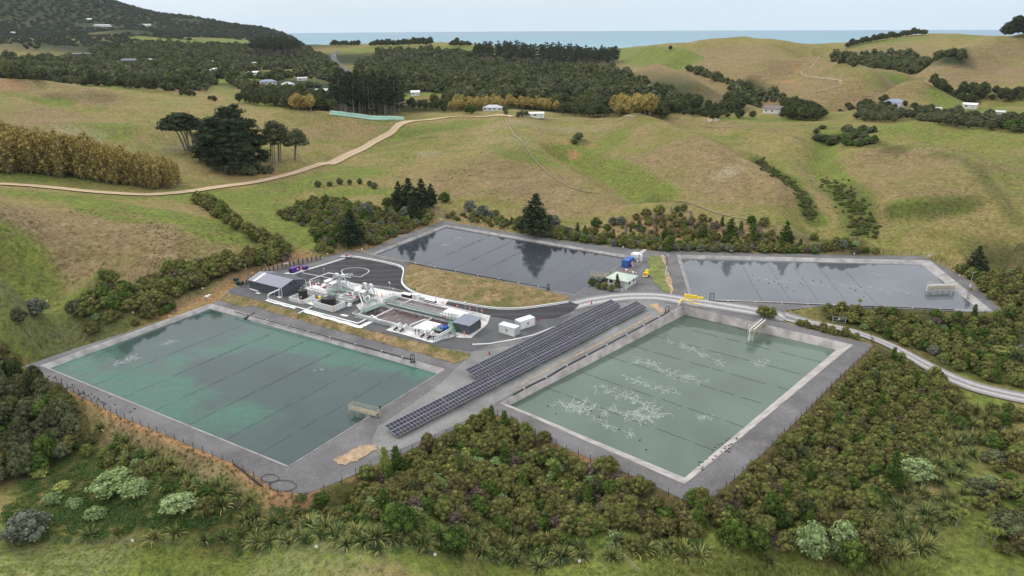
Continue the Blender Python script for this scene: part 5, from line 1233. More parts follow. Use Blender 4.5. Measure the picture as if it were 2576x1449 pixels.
# ---- native forest
HOUSES = []   # filled with house sites so that trees keep clear
HS = [(252,66,2),(235,62,1),(370,65,1),(325,155,1),(375,152,1),(205,137,1),(470,175,1),(545,178,1),(640,184,1),(675,205,1),(725,214,1),(810,230,1),(843,214,1),(760,200,1),(528,157,1),(1042,237,1),(1060,236,1),(630,163,1),(700,176,1)]
HW = [PG(h[0], h[1]) for h in HS]
open_c = []
for p, h in zip(HW, HS):
    q = p[:2] / np.hypot(*p[:2]); b_ = 20 if h[2] == 1 else 40
    open_c += [(p[0], p[1], b_)] + [(p[0] - q[0] * b_ * t, p[1] - q[1] * b_ * t, b_ * .95) for t in (.8, 1.6, 2.4, 3.2)]
FOREST = [([(-60,203),(0,200),(100,205),(200,215),(330,225),(430,232),(520,222),(560,205),(620,235),(700,250),(800,262),(850,250),(880,225),(860,180),(840,150),(780,130),(700,128),(620,122),(520,118),(430,108),(360,112),(250,128),(180,150),(120,145),(60,150),(0,145),(-60,140)], 9.5),
          ([(880,258),(900,200),(900,160),(960,132),(1100,130),(1190,138),(1200,160),(1300,170),(1550,178),(1570,190),(1640,215),(1690,245),(1750,270),(1650,280),(1540,285),(1440,283),(1300,270),(1130,268),(1030,262),(1010,235)], 9.0),
          ([(2092,158),(2110,142),(2180,136),(2300,138),(2400,136),(2440,142),(2420,160),(2330,170),(2250,178),(2200,172),(2150,170)], 8.5), ([(1826,262),(1845,225),(1880,215),(1915,228),(1932,255),(1915,272),(1860,276)], 8), ([(1735,172),(1800,195),(1870,222),(1950,248),(2020,262),(2010,268),(1930,256),(1860,230),(1790,205),(1730,180)], 6.5),
          ([(2330,236),(2400,240),(2576,248),(2576,262),(2450,256),(2330,246)], 7), ([(1780,278),(1850,268),(1880,280),(1790,288)], 7)]
fq = []; fz = []
for zi, (poly, sp_) in enumerate(FOREST):
    Q = scatter(poly, sp_, r, .45)
    fq.append(Q); fz += [zi] * len(Q)
FQ = np.concatenate(fq); fz = np.array(fz); m = excl(FQ, open_c)
for pl_, rr_ in (([(555,205),(600,200)],15),([(670,228),(700,232)],11),([(760,195)],11),([(430,152),(445,150)],18),([(585,170)],14),([(350,172)],14),([(700,190)],10),([(820,190)],10)):
    w = np.array(PGS(pl_))[:, :2]; w = np.vstack([w, w[-1:] + .01]); m &= seg_dist(w, FQ) > rr_
rd = np.array([PG(*q)[:2] for q in [(872,178),(848,162),(838,150),(842,138),(850,130)]]); m &= seg_dist(rd, FQ) > 12
for pl_, rr_ in (([(380,98),(480,104)],38),([(540,100),(620,108)],55),([(210,146),(250,146)],18),([(60,118),(150,122)],40),([(300,78)],45),([(1020,245),(1110,240)],14),([(160,150)],18)):
    w = np.array(PGS(pl_))[:, :2]; w = np.vstack([w, w[-1:] + .01]); m &= seg_dist(w, FQ) > rr_
FQ = FQ[m]; fz = fz[m]; FZ = H(FQ)
fuv, fd = project(np.column_stack([FQ, FZ])); vis = (fuv[:, 0] > -40) & (fuv[:, 0] < FW + 40)
FQ = FQ[vis]; fz = fz[vis]; FZ = FZ[vis]; fd = fd[vis]
od = np.argsort(fd); rest = []; rest2 = []
nm_ = ['in the left valley', 'in the front of the central wood', 'in the wood on the right hill', 'in the copse behind the white farmhouse', 'in the gully of the right hills', 'along the right valley', 'beside the farmhouse']
for n_, i in enumerate(od):
    s = r.uniform(.55, 1.0) if r.uniform() < .75 else r.uniform(1.0, 1.6); zs = s * r.uniform(.75, 1.35)
    if n_ < 290: place('forest_tree', 'canopy', ('bush', 'bush', 'scrub', 'olive')[int(r.integers(4))] if fz[i] < 2 else 'bush', FQ[i, 0], FQ[i, 1], FZ[i] - .4, s, zs, r, 'rounded native tree ' + nm_[fz[i]], 'tree', 'native trees ' + nm_[fz[i]])
    elif math.sin(FQ[i, 0] / 37) * math.sin(FQ[i, 1] / 61 + 1) + r.normal() * .35 < .25: rest.append((FQ[i, 0], FQ[i, 1], FZ[i] - .4, s, zs))
    else: rest2.append((FQ[i, 0], FQ[i, 1], FZ[i] - .4, s, zs))
merge_stuff('native_forest', rest, 'canopyfar', 'bush', r, 'dense dark native bush covering the valley behind the pastures', 'forest')
merge_stuff('mixed_forest', rest2, 'canopyfar', 'scrub', r, 'lighter mixed trees scattered through the valley bush', 'forest')
print('forest', len(FQ), len(rest), len(rest2), 'flax', nf)
# bush on the far hill
Q = []
for a_ in range(0, 1):
    th = np.arange(rad(-46), rad(-14.5), .0075)
    for t in th:
        for rr_ in np.exp(np.arange(math.log(1500), math.log(3650), .0085)):
            Q.append((rr_ * math.sin(t + r.uniform(-.004, .004)), rr_ * math.cos(t)))
Q = np.array(Q) + r.uniform(-6, 6, (len(Q), 2)); Z = H(Q); q2, d2 = project(np.column_stack([Q, Z]))
m = (q2[:, 0] > -80) & (q2[:, 0] < 765) & (q2[:, 1] < 118) & (Z > 15)
for pl_, rr_ in (([(300,78)],70),([(252,66)],60),([(370,65)],35),([(540,100),(620,108)],70),([(470,52),(490,52)],50),([(60,118),(150,122)],60),([(380,98),(480,104)],45)):
    w = PGS(pl_)
    if w:
        w = np.array(w)[:, :2]; w = np.vstack([w, w[-1:] + .01]); m &= seg_dist(w, Q) > rr_
Q = Q[m]; Z = Z[m]; d2 = d2[m]
# keep only slopes that face the valley or crest
print('hill bush', len(Q))
merge_stuff('hill_forest', [(x, y, z - 1.5, d / 2600 * r.uniform(.8, 1.25), d / 2600 * r.uniform(.6, 1.2)) for (x, y), z, d in zip(Q, Z, d2)], 'clumpfar', 'hill', r, 'dark bush covering the big hill at the upper left', 'forest')
# shelter belts and lone trees near the coast and on the right skyline
for pts_, n, s, lab, grp in (([(832,116),(905,116)], 14, 1.5, 'dark shelter tree left in the clipped row on the coastal field', 'shelter trees left on the coastal field'), ([(930,117),(1085,115)], 26, 1.6, 'dark shelter tree in the long row on the coastal field', 'long shelter row on the coastal field'), ([(1130,117),(1185,117)], 9, 1.4, 'dark shelter tree in the short row by the plantation', 'short shelter row by the plantation'),
      ([(2128,122),(2160,112),(2230,100),(2330,85)], 34, 1.3, 'wind-cut dark tree on the right skyline ridge', 'wind-cut trees on the right skyline'), ([(2525,94),(2560,92),(2600,92)], 9, 2.3, 'dark tree in the group at the upper right corner', 'trees at the upper right corner')):
    L_ = np.array(pts_, float); cum = np.concatenate([[0], np.cumsum(np.hypot(*np.diff(L_, axis=0).T))])
    for k in range(n):
        f = cum[-1] * (k + r.uniform(.2, .8)) / n; px = np.interp(f, cum, L_[:, 0]); py = np.interp(f, cum, L_[:, 1]); p = PG(px, py)
        if p is None: p = PG(px, py + 3)
        if p is None: p = PG(px, py + 7)
        if p is None: continue
        ss = s * r.uniform(.75, 1.2); place('shelter_tree', 'canopy', 'dark' if 'corner' in grp else 'bush', p[0], p[1], p[2] - .5, ss, ss * r.uniform(.8, 1.1), r, lab, 'tree', grp)
for px, py, s, lab in ((1548,128,1.1,'lone dark tree on the green coastal field'),(1686,128,.9,'lone dark tree farther right on the coastal field'),(1150,108,1.6,'bare-topped tree above the short shelter row')):
    p = PG(px, py) 
    if p is None: p = PG(px, py + 4)
    if p is not None: plant('round_tree', 'lone_tree', *p, s, s, r, lab)
# trees round the right hand houses
for poly, spc, s0, s1, mk, lab, grp in (([(1700,286),(1770,282),(1860,290),(1900,300),(1840,300),(1760,296)], 8, .5, .9, 'bush', 'small dark tree left of the white farmhouse', 'trees left of the white farmhouse'), ([(1965,300),(2050,305),(2075,300),(2060,285),(1980,275)], 6, .7, 1.2, 'bush', 'dark tree right of the white farmhouse', 'trees right of the white farmhouse'),
      ([(2150,305),(2250,310),(2270,295),(2200,282),(2160,285)], 6, .6, 1.0, 'scrub', 'brownish shrubby tree in front of the blue-roofed house', 'trees in front of the blue-roofed house'), ([(2270,300),(2370,320),(2500,330),(2576,340),(2576,310),(2450,300),(2330,285)], 6.5, .55, 1.1, 'scrub', 'dark tree in the garden row at the right edge', 'garden trees at the right edge'), ([(2090,275),(2180,280),(2280,276),(2350,278),(2250,262),(2130,262)], 8, .5, .9, 'bush', 'small dark tree behind the blue-roofed house', 'trees behind the blue-roofed house'), ([(2530,335),(2600,345),(2600,325),(2540,320)], 6, .6, .9, 'green', 'green bush by the pasture gate at the right edge', 'bushes by the pasture gate'),
      ([(1170,288),(1195,290),(1200,280),(1175,278)], 7, .7, .9, 'green', 'green tree left of the ridge house', 'trees left of the ridge house'), ([(1255,291),(1275,291),(1270,283),(1258,283)], 6, .5, .7, 'scrub', 'bush right of the ridge house', 'bushes right of the ridge house'), ([(1300,298),(1330,300),(1330,290),(1305,288)], 6, .4, .6, 'scrub', 'bush left of the white bach', 'bushes left of the white bach'), ([(455,225),(520,232),(530,222),(460,215)], 9, .5, .8, 'scrub', 'dark low bush on the valley pasture', 'bushes on the valley pasture'), ([(450,240),(500,246),(495,238),(455,234)], 7, .5, .7, 'bush', 'dark bush on the left pasture edge', 'bushes on the left pasture edge'), ([(520,260),(545,262),(540,252),(522,252)], 8, .5, .6, 'bush', 'dark bush below the slip', 'bushes below the slip'), ([(40,125),(120,132),(115,120),(50,118)], 22, .8, 1.3, 'bush', 'dark tree on the far left yellow hill', 'trees on the far left yellow hill')):
    Q = scatter(poly, spc, r, .45)
    for (x, y), z in zip(Q, H(Q)): s = r.uniform(s0, s1); place('right_garden_tree' if 'right edge' in grp or 'blue' in grp else 'garden_tree', 'canopy', mk, x, y, z - .4, s, s * r.uniform(.7, 1.1), r, lab, 'tree', grp)  # right hand ones are garden trees too, only named apart

# taller trees breaking the thicket canopy
for k in range(30):
    L_ = [(1000,1210),(1150,1160),(1250,1130),(1350,1200),(1500,1270),(1650,1310),(1200,1250),(1050,1270)] if k < 12 else [(1900,1230),(2000,1150),(2100,1030),(2200,960),(2280,1000),(2200,1100),(2100,1220),(1980,1300)] if k < 24 else [(2250,840),(2400,870),(2500,900),(2550,840),(2450,820),(2560,930)]
    q = L_[int(r.integers(len(L_)))]; p = at(q[0] + r.uniform(-45, 45), q[1] + r.uniform(-20, 20)); s = r.uniform(.34, .52)
    if not inside(BW, p[None, :2])[0]: place('thicket_tree', 'canopy', ('bush', 'green', 'scrub', 'olive')[k % 4], p[0], p[1], p[2] - .2, s * .9, s * 1.15, r, ('dark', 'bright green', 'grey-green', 'olive')[k % 4] + ' taller tree standing out of the thicket ' + ('below the solar panels', 'right of the sage green pond', 'beyond the access track')[0 if k < 12 else 1 if k < 24 else 2], 'tree', 'taller trees in the thickets')
# rush and thistle tufts over the pastures
proto_meshes('tuft', 5, lambda r, i: crown_np([(0, 0, .1, .5, .5, .4)], 44, .42, r, core=0, zmin=-.1, up=.5))
for poly, n, mk, lab in (([(1130,535),(1290,520),(1560,525),(1760,505),(2000,560),(2150,590),(2560,610),(2576,330),(2300,305),(1900,305),(1600,305),(1300,305),(1060,315),(900,405),(1000,470)], 5200, 'olive', 'low rush tufts scattered over the middle and right pastures'), ([(0,720),(250,700),(600,610),(560,565),(200,525),(0,520)], 1500, 'olive', 'low tufts scattered over the left knoll'), ([(0,420),(480,400),(700,390),(880,370),(1000,312),(830,292),(560,270),(200,240),(0,220)], 3600, 'scrub', 'low tufts scattered over the far left pasture'), ([(560,500),(700,470),(880,440),(1000,500),(840,480),(700,520)], 500, 'green', 'low tufts on the green flat')):
    P = np.array([PG(*q)[:2] for q in poly]); lo, hi = P.min(0), P.max(0); Q = r.uniform(lo, hi, (n * 3, 2)); Q = Q[inside(P, Q)]
    cl = np.sin(Q[:, 0] / 9 + 2 * np.sin(Q[:, 1] / 21)) * np.sin(Q[:, 1] / 13 + 1.5 * np.sin(Q[:, 0] / 17)); Q = Q[cl + r.normal(size=len(Q)) * .5 > .35][:n]; Z = H(Q)
    merge_stuff('pasture_tufts', [(x, y, z - .05, r.uniform(.3, 1.0), r.uniform(.3, .8)) for (x, y), z in zip(Q, Z)], 'tuft', mk, r, lab, 'tufts')
# ------------------------------------------------------------------ built things
def zA(x, y): return (575 + x * .19842, 613.3 + y * .19842)
def zB(x, y): return (830.6 + x * .17374, 638.9 + y * .17374)
def zC(x, y): return (1405.6 + x * .19842, 613.3 + y * .19842)
def zD(x, y): return (1239.5 + x * .0895, 779.5 + y * .0895)
def zE(x, y): return (945.6 + x * .12401, 945.6 + y * .12401)
def zF(x, y): return (1469.5 + x * .09921, 741.1 + y * .09921)
def zG(x, y): return (958.4 + x * .09921, 722 + y * .09921)
def zH(x, y): return (613.3 + x * .09921, 645.3 + y * .09921)
def zI(x, y): return (766.7 + x * .09921, 677.2 + y * .09921)
def zO(x, y): return (1456.7 + x * .0893, 638.9 + y * .0893)     # office close-up
PADZ = 1.62
_o = PZ(*zH(975, 1018), PADZ)[:2]
EX = np.array([0.84824613, -0.52960222]); EY = np.array([0.52960222, 0.84824613]); RZ = math.atan2(EX[1], EX[0])
def wf(a, b, z=PADZ): return np.array([*(_o + EX * a + EY * b), z])
def fa(q, z=PADZ):
    p = PZ(*q, z)[:2] - _o; return np.array([p @ EX, p @ EY])
def pempty(name, a, b, label, cat, group=None, z=PADZ, rz=0.0): return empty(name, wf(a, b, z), label, cat, group, RZ + rz)

K = dict(
 dgrey=simple('dark_grey_steel', (0.075, 0.082, 0.096), .55, 0, .08, .8, .1), roofgrey=simple('slate_blue_roof', (0.185, 0.200, 0.250), .5, 0, .07, .6, .12), roofdk=simple('ribbed_roof', (0.12, 0.125, 0.14), .5, 0, .1, 1.0),
 white=simple('white_paint', (0.78, 0.78, 0.77), .5, 0, .05, 1.0, .15), conc=simple('white_concrete', (0.70, 0.70, 0.68), .8, 0, .12, .8, .3), galv=simple('galvanised_steel', (0.52, 0.54, 0.55), .45, .35, .15, 2.0, .1), steel=simple('stainless_steel', (0.62, 0.63, 0.64), .35, .6, .1, 2.0),
 green=simple('green_grating', (0.15, 0.24, 0.19), .7, 0, .2, 2.0), black=simple('black_plastic', (0.014, 0.014, 0.016), .5, 0, .3, 1.0), dark=simple('black_rubber', (0.02, 0.02, 0.02), .8), red=simple('red_paint', (0.50, 0.03, 0.04), .5, 0, .15), blue=simple('blue_paint', (0.015, 0.10, 0.38), .5, 0, .25, 1.2, .2), mblue=simple('blue_membrane', (0.02, 0.10, 0.50), .5, 0, .25, 3),
 purple=simple('purple_paint', (0.085, 0.030, 0.240), .5, 0, .15, 1.0, .1), orange=simple('orange_paint', (0.80, 0.22, 0.04), .5, 0, .1), yellow=simple('yellow_paint', (0.85, 0.62, 0.02), .5, 0, .12, 1.5, .12), dgreen=simple('dark_green_steel', (0.012, 0.055, 0.040), .5, 0, .15), timber=simple('grey_timber', (0.30, 0.26, 0.19), .9, 0, .3, 3.0, .3), ptimber=simple('pale_treated_timber', (0.46, 0.44, 0.34), .9, 0, .2, 3.0, .2), rust=simple('rusty_steel', (0.16, 0.075, 0.035), .9, 0, .4, 2.5), panel=simple('retaining_panel', (0.40, 0.34, 0.25), .9, 0, .25, 1.5, .35),
 glass=simple('window_glass', (0.03, 0.035, 0.04), .12, 0, .2), brown=None, pgreen=simple('pale_green_roof', (0.46, 0.55, 0.46), .6, 0, .1, .8, .2), cream=simple('cream_weatherboard', (0.62, 0.60, 0.54), .7, 0, .08, 1.0, .15), carblk=simple('dark_car_paint', (0.012, 0.012, 0.014), .2), pink=simple('faded_pink_board', (0.52, 0.28, 0.29), .8), wrap=simple('pale_green_wrap', (0.48, 0.70, 0.61), .45, 0, .08, 2.0), post=simple('dark_fence_post', (0.045, 0.035, 0.03), .9), wire=simple('fence_wire', (0.10, 0.10, 0.10), .7, .3), lgrey=simple('light_grey_paint', (0.50, 0.52, 0.53), .6, 0, .08, 1.0, .1), hose=simple('black_hose', (0.018, 0.018, 0.020), .6), foam=simple('white_foam', (0.60, 0.66, 0.63), .8), tick=simple('float_line', (0.035, 0.042, 0.042), .7), redroof=simple('terracotta_roof', (0.30, 0.14, 0.09), .8, 0, .2), brownroof=simple('brown_roof', (0.17, 0.13, 0.13), .7, 0, .15), bluegrey=simple('blue_grey_roof', (0.22, 0.28, 0.36), .6, 0, .1), sheep=simple('wool', (0.62, 0.58, 0.50), .95), bird=simple('duck_feathers', (0.022, 0.018, 0.015), .8))
def brownwater():
    m, nt, b = nmat('brown_liquor'); T = NT(nt); p = T.pos()
    n = T.noise(p, .35, 6, .65, 1.8); c = T.ramp(n, [(.3, (.045, .026, .024)), (.52, (.085, .052, .048)), (.68, (.20, .15, .15))])
    T.lk(c, b.inputs['Base Color']); b.inputs['Roughness'].default_value = .25; T.lk(T.bump(n, .2, .1), b.inputs['Normal']); return m
K['brown'] = brownwater()
def cladding(name, col, pitch=.18, axis='X'):
    m, nt, b = nmat(name); T = NT(nt); tc = T.n('TexCoord').outputs['Object']; w = T.n('TexWave'); w.bands_direction = axis; w.inputs['Scale'].default_value = 1 / pitch / 3.14; T.lk(tc, w.inputs['Vector'])
    n = T.noise(tc, .7, 5, .6); c = T.ramp(n, [(.3, tuple(x * .86 for x in col)), (.7, tuple(x * 1.1 for x in col))]); T.lk(c, b.inputs['Base Color']); b.inputs['Roughness'].default_value = .5
    T.lk(T.bump(w.outputs['Fac'], .5, .03), b.inputs['Normal']); return m
K['clad'] = cladding('ribbed_cladding', (0.080, 0.088, 0.104)); K['corr'] = cladding('corrugated_white', (0.70, 0.71, 0.71), .28)
K['corrblue'] = cladding('corrugated_blue', (0.012, 0.095, 0.36), .28)

def rail(mb, P, h=1.0, every=1.5, w=.08, rails=(1.0, .55)):
    P = [np.array(p, float) for p in P]
    for a, b in zip(P[:-1], P[1:]):
        n = max(1, int(round(np.linalg.norm(b - a) / every)))
        for k in range(n + 1):
            p = a + (b - a) * k / n; mb.bar(p, p + np.array([0, 0, h]), w, 5)
        for f in rails: mb.bar(a + np.array([0, 0, h * f]), b + np.array([0, 0, h * f]), w, 5)

# ---- concrete aprons and markings on the pad
def slabf(name, L, off, mat=M_conc): o = in_tri_poly(name, np.array([wf(*p)[:2] for p in L]), off, mat, step=2.0); return tag(o, kind='structure')
M_apron = simple('worn_concrete', (0.60, 0.60, 0.58), .85, 0, .2, .35, .35, .1, 'Position')
slabf('concrete_apron', [(1.5,16.0),(5,20.3),(17,19.9),(27.6,20.8),(32.6,23.0),(40,23.4),(44.5,23.0),(46,19.3),(58.2,19.2),(62,19),(64.6,13.5),(65.2,9.5),(65.9,3.9),(62,2.4),(61.9,4.1),(60.2,-.8),(59.4,-4.0),(44.0,-4.0),(43.6,-1.2),(36.2,-1.4),(30,-1.2),(29.6,2.5),(23.5,6.5),(23.5,15.5)], 0.19, M_apron)
for L in ([(-1.3,-5.3),(-1.4,-4.3),(10.8,-4.5),(11.2,-5.4)], [(14.8,-5.8),(14.4,-4.7),(35.6,-5.0),(35.8,.0),(37.2,-.3),(37.2,-6.0)], [(-14.2,-.5),(-14.0,.0),(-10.0,-.15),(-10.1,-.9)], [(-9.3,-2.2),(-9.2,-1.3),(-7.8,-1.3),(-7.9,-2.2)], [(-1.5,-1.0),(-1.1,-.1),(0.4,-.2),(.4,-1.4)], [(25.5,-1.0),(28.0,-1.0),(28.0,-2.2),(25.5,-2.2)], [(10.4,-.5),(13.8,-.5),(13.8,3.6),(10.4,3.6)], [(-16.4,15.2),(-15.9,17.2),(-13.6,22.8),(-12.4,21.8),(-12.8,16.2)]): slabf('concrete_slab', L, 0.20)
def line(P, w, mat=M_white, off=.20): return tag(ribbon('painted_line', P, w, off, mat, 3, 1.0), kind='structure')
ring = [fa(zA(1605 + 175 * math.cos(t), 362 + 63 * math.sin(t))) for t in np.linspace(rad(-300), rad(15), 40)]
ring = np.array([wf(*p)[:2] for p in [fa(zA(1675, 423))] + [fa(zA(x, y)) for x, y in ((1500,398),(1445,375),(1428,345),(1455,322),(1530,304),(1630,300),(1720,306),(1772,325),(1780,345),(1755,368),(1710,395),(1675,423))]])
line(ring, .22); line(np.array([wf(*fa(zA(1532 + 40 * math.cos(t), 383 + 9 * math.sin(t))))[:2] for t in np.linspace(0, 2 * PI, 25)]), .2)
for p, q in (((930,370),(1305,442)),((978,500),(1070,470)),((40,0),(41,0))):
    if p[0] > 50: line(np.array([wf(*fa(zA(*p)))[:2], wf(*fa(zA(*q)))[:2]]), .25)
# kerbs along the asphalt
kw = smooth_line(PW(KERB), 1)
o = ribbon('kerb', kw, .32, .30, M_conc, 3, 1.0, solid=.3); tag(o, kind='structure')
o = ribbon('kerb', PW([(1188,868),(1232,866),(1290,856),(1340,845),(1400,822),(1458,797)]), .3, .28, M_conc, 3, 1.0, solid=.3); tag(o, kind='structure')
o = ribbon('kerb_channel', kw[2:60] + np.array([.0, -.9]), .25, .21, M_white, 3, 1.0); tag(o, kind='structure')

# ---- big shed
S = pempty('grey_shed', -7.2, 4.65, 'long dark grey gabled shed with slate blue roof beside the timber wall', 'shed')
L_, Wd, eh, rh = 14.4, 9.3, 2.75, 4.0
mb = MB(); mb.add([(x, y, z) for x in (-L_/2, L_/2) for (y, z) in ((-Wd/2, 0), (-Wd/2, eh), (0, rh), (Wd/2, eh), (Wd/2, 0))], [(0,1,2,3,4)[::-1], (5,6,7,8,9), (0,5,6,1)[::-1][::-1], (4,3,8,9), (0,4,9,5)]); mb.build('wall', K['clad'], S)
mb = MB()
for sg in (-1, 1):
    y0, z0, y1, z1 = sg * (Wd/2 + .25), eh - .06, 0, rh + .03
    mb.add([(-L_/2 - .2, y0, z0), (L_/2 + .2, y0, z0), (L_/2 + .2, y1, z1), (-L_/2 - .2, y1, z1), (-L_/2 - .2, y0, z0 + .1), (L_/2 + .2, y0, z0 + .1), (L_/2 + .2, y1, z1 + .1), (-L_/2 - .2, y1, z1 + .1)], [(4,5,6,7) if sg < 0 else (7,6,5,4), (0,1,5,4), (1,2,6,5), (3,0,4,7), (3,2,1,0)])
rf = mb.build('roof', K['roofgrey'], S)
def on_slope(sg, x0, x1, f0, f1, lift=.13):
    P = []
    for x in (x0, x1):
        for f in (f0, f1): P.append((x, sg * (Wd/2 + .25) * (1 - f), eh - .06 + (rh + .09 - eh) * f + lift))
    return [P[0], P[2], P[3], P[1]]
MB().add(on_slope(-1, -L_/2 + 2.0, -L_/2 + 2.9, .02, .97), [(0,1,2,3)]).build('skylight', K['white'], S)
mb = MB()
for k in range(11): mb.add([(p[0], p[1], p[2] + .03) for p in on_slope(1, -L_/2 + 2.2, L_/2 - .2, .05 + .085 * k, .05 + .085 * k + .055)], [(3,2,1,0)])
for k in range(14): mb.add([(p[0], p[1], p[2]) for p in on_slope(1, -L_/2 + 2.4 + .85 * k, -L_/2 + 2.52 + .85 * k, .03, .96, .14)], [(3,2,1,0)])
mb.build('roof_rack', K['roofdk'], S)
for sg in (-1, 1):
    y = sg * .75; b = MB()
    b.bar((L_/2 + .0, y + .15, 3.02), (L_/2 + .55, y + .15, 2.98), .8, 12); b.build('vent_cowl', K['dgrey'], S)
for x, y in ((L_/2 + .1, -Wd/2 - .1), (L_/2 + .1, Wd/2 + .1)): MB().bar((x, y, 0), (x, y, eh), .2, 8).build('downpipe', K['white'], S)
for x, w_, h_ in ((-4.6, 2.6, 2.2), (-.9, 3.2, 2.3), (3.4, 1.0, 2.0)): 
    d = MB().box((x, -Wd/2 - .03, h_/2), (w_, .06, h_)).build('roller_door' if w_ > 2 else 'door', K['dgrey'], S); d['label'] = 'closed dark grey roller door' if w_ > 2 else 'dark grey side door'
MB().box((L_/2 + .03, 3.0, .5), (.06, .5, .35)).build('vent', K['white'], S)
MB().box((-L_/2 - 1.6, Wd/2 - 2.6, 1.5), (3.0, 3.4, .12), 0, 0, .12).build('canopy', K['roofgrey'], S)
# ---- small shed
S = pempty('switch_shed', 61.85, 8.0, 'small dark grey flat-roofed shed at the end of the basins', 'shed')
mb = MB(); mb.prism([(-2.55, -2.7), (2.55, -2.7), (2.55, 2.7), (-2.55, 2.7)], 0, 2.45).build('wall', K['clad'], S)
MB().add([(-2.8, -2.95, 2.47), (2.8, -2.95, 2.47), (2.8, 2.95, 2.75), (-2.8, 2.95, 2.75), (-2.8, -2.95, 2.60), (2.8, -2.95, 2.60), (2.8, 2.95, 2.88), (-2.8, 2.95, 2.88)], [(0,3,2,1),(4,5,6,7),(0,1,5,4),(1,2,6,5),(2,3,7,6),(3,0,4,7)]).build('roof', K['roofgrey'], S)
MB().box((2.58, .2, 1.05), (.06, 3.9, 2.1)).build('roller_door', K['dgrey'], S)
MB().box((2.62, 2.35, 1.2), (.12, .3, 2.4)).build('downpipe', K['dgrey'], S)
# ---- bunds and tanks
def bund(a0, b0, a1, b1, h, label):
    S = pempty('bund_wall', (a0 + a1) / 2, (b0 + b1) / 2, label, 'wall'); w, d = a1 - a0, b1 - b0; mb = MB(); t = .22
    for c, s in (((0, -d/2 + t/2, h/2), (w, t, h)), ((0, d/2 - t/2, h/2), (w, t, h)), ((-w/2 + t/2, 0, h/2), (t, d - 2*t, h)), ((w/2 - t/2, 0, h/2), (t, d - 2*t, h))): mb.box(c, s)
    mb.build('wall', K['conc'], S); MB().box((0, 0, .06), (w - 2*t - .01, d - 2*t - .01, .12)).build('floor', K['conc'], S); MB().box((w/2 + .01, -d/2 - .01, h * .5), (.14, .14, h * .98)).build('corner_strip', K['orange'], S)
    return S
bund(4.6, -1.5, 10.2, 3.6, 1.25, 'low white concrete bund round the upright black tank'); bund(14.6, -1.4, 22.4, 3.5, 1.75, 'white concrete bund round the two wide black tanks')
def tank(a, b, r_, h, label, lid=True):
    S = pempty('black_tank', a, b, label, 'tank', 'black tanks', z=PADZ + .12); MB().lathe((0, 0, 0), [(r_, 0), (r_, h), (r_ * .96, h + .05), (r_ * .5, h + .22), (.12, h + .28)], 26).build('body', K['black'], S, False)
    MB().lathe((0, 0, h + .22), [(.32, 0), (.32, .16), (.1, .2)], 12).build('hatch', K['black'], S); m = MB()
    for k in range(4): t = k * PI / 2 + .4; m.bar((r_ * .9 * math.cos(t), r_ * .9 * math.sin(t), h + .02), (r_ * .9 * math.cos(t), r_ * .9 * math.sin(t), h + .3), .07, 5)
    m.build('lifting_lug', K['black'], S); return S
t1 = tank(7.3, 1.6, 1.3, 2.9, 'upright black tank with warning signs in the left bund')
MB().box((.3, -1.24, 1.1), (.55, .04, .5)).build('warning_sign', K['white'], t1); MB().box((-.25, -1.24, .75), (.3, .04, .4)).build('warning_sign', K['white'], t1)
tank(18.4, 1.3, 1.7, 2.7, 'wide black tank with domed lid in the right bund'); tank(15.9, 1.7, .95, 1.9, 'low black tank left of the wide one')
S = pempty('yellow_cabinet', 12.3, 3.2, 'yellow and grey dosing cabinet between the two bunds', 'cabinet'); MB().box((0, 0, .85), (.9, .6, 1.3)).build('body', K['yellow'], S, bevel=.03); MB().box((-.18, -.31, .9), (.2, .03, .8)).build('door', K['dark'], S); MB().box((0, 0, .1), (1.0, .7, .2)).build('plinth', K['lgrey'], S)
S = pempty('grey_cabinet', 12.9, .6, 'grey control cabinet at the corner of the right bund', 'cabinet'); MB().box((0, 0, .9), (1.2, .6, 1.3)).build('body', K['lgrey'], S, bevel=.03); MB().box((0, -.31, .9), (1.0, .02, 1.0)).build('door', K['galv'], S)
S = pempty('intermediate_tank', 14.0, 4.4, 'grey plastic bulk container behind the low black tank', 'container'); MB().box((0, 0, .85), (1.2, 1.1, 1.1)).build('body', K['white'], S, bevel=.06); m = MB(); rail(m, [(-.62,-.57,.25),(.62,-.57,.25),(.62,.57,.25),(-.62,.57,.25),(-.62,-.57,.25)], 1.2, .3, .04, (1.0, .66, .33)); m.build('cage', K['galv'], S)
for k, (a, b, w, lab) in enumerate(((-22.6,1.6,1.7,'dark green transformer cabinet at the left end of the pad'),(-19.6,-.1,1.0,'left of two black-green cabinets by the shed'),(-18.5,.3,1.0,'right of two black-green cabinets by the shed'))):
    S = pempty('green_cabinet', a, b, lab, 'cabinet', 'dark green cabinets'); MB().box((0, 0, .75), (w, 1.1, 1.3)).build('body', K['dgreen'], S, bevel=.04); MB().box((0, 0, .05), (w + .3, 1.4, .1)).build('plinth', K['conc'], S); MB().box((0, -.56, .75), (w * .8, .02, 1.0)).build('door', K['dgreen'], S)
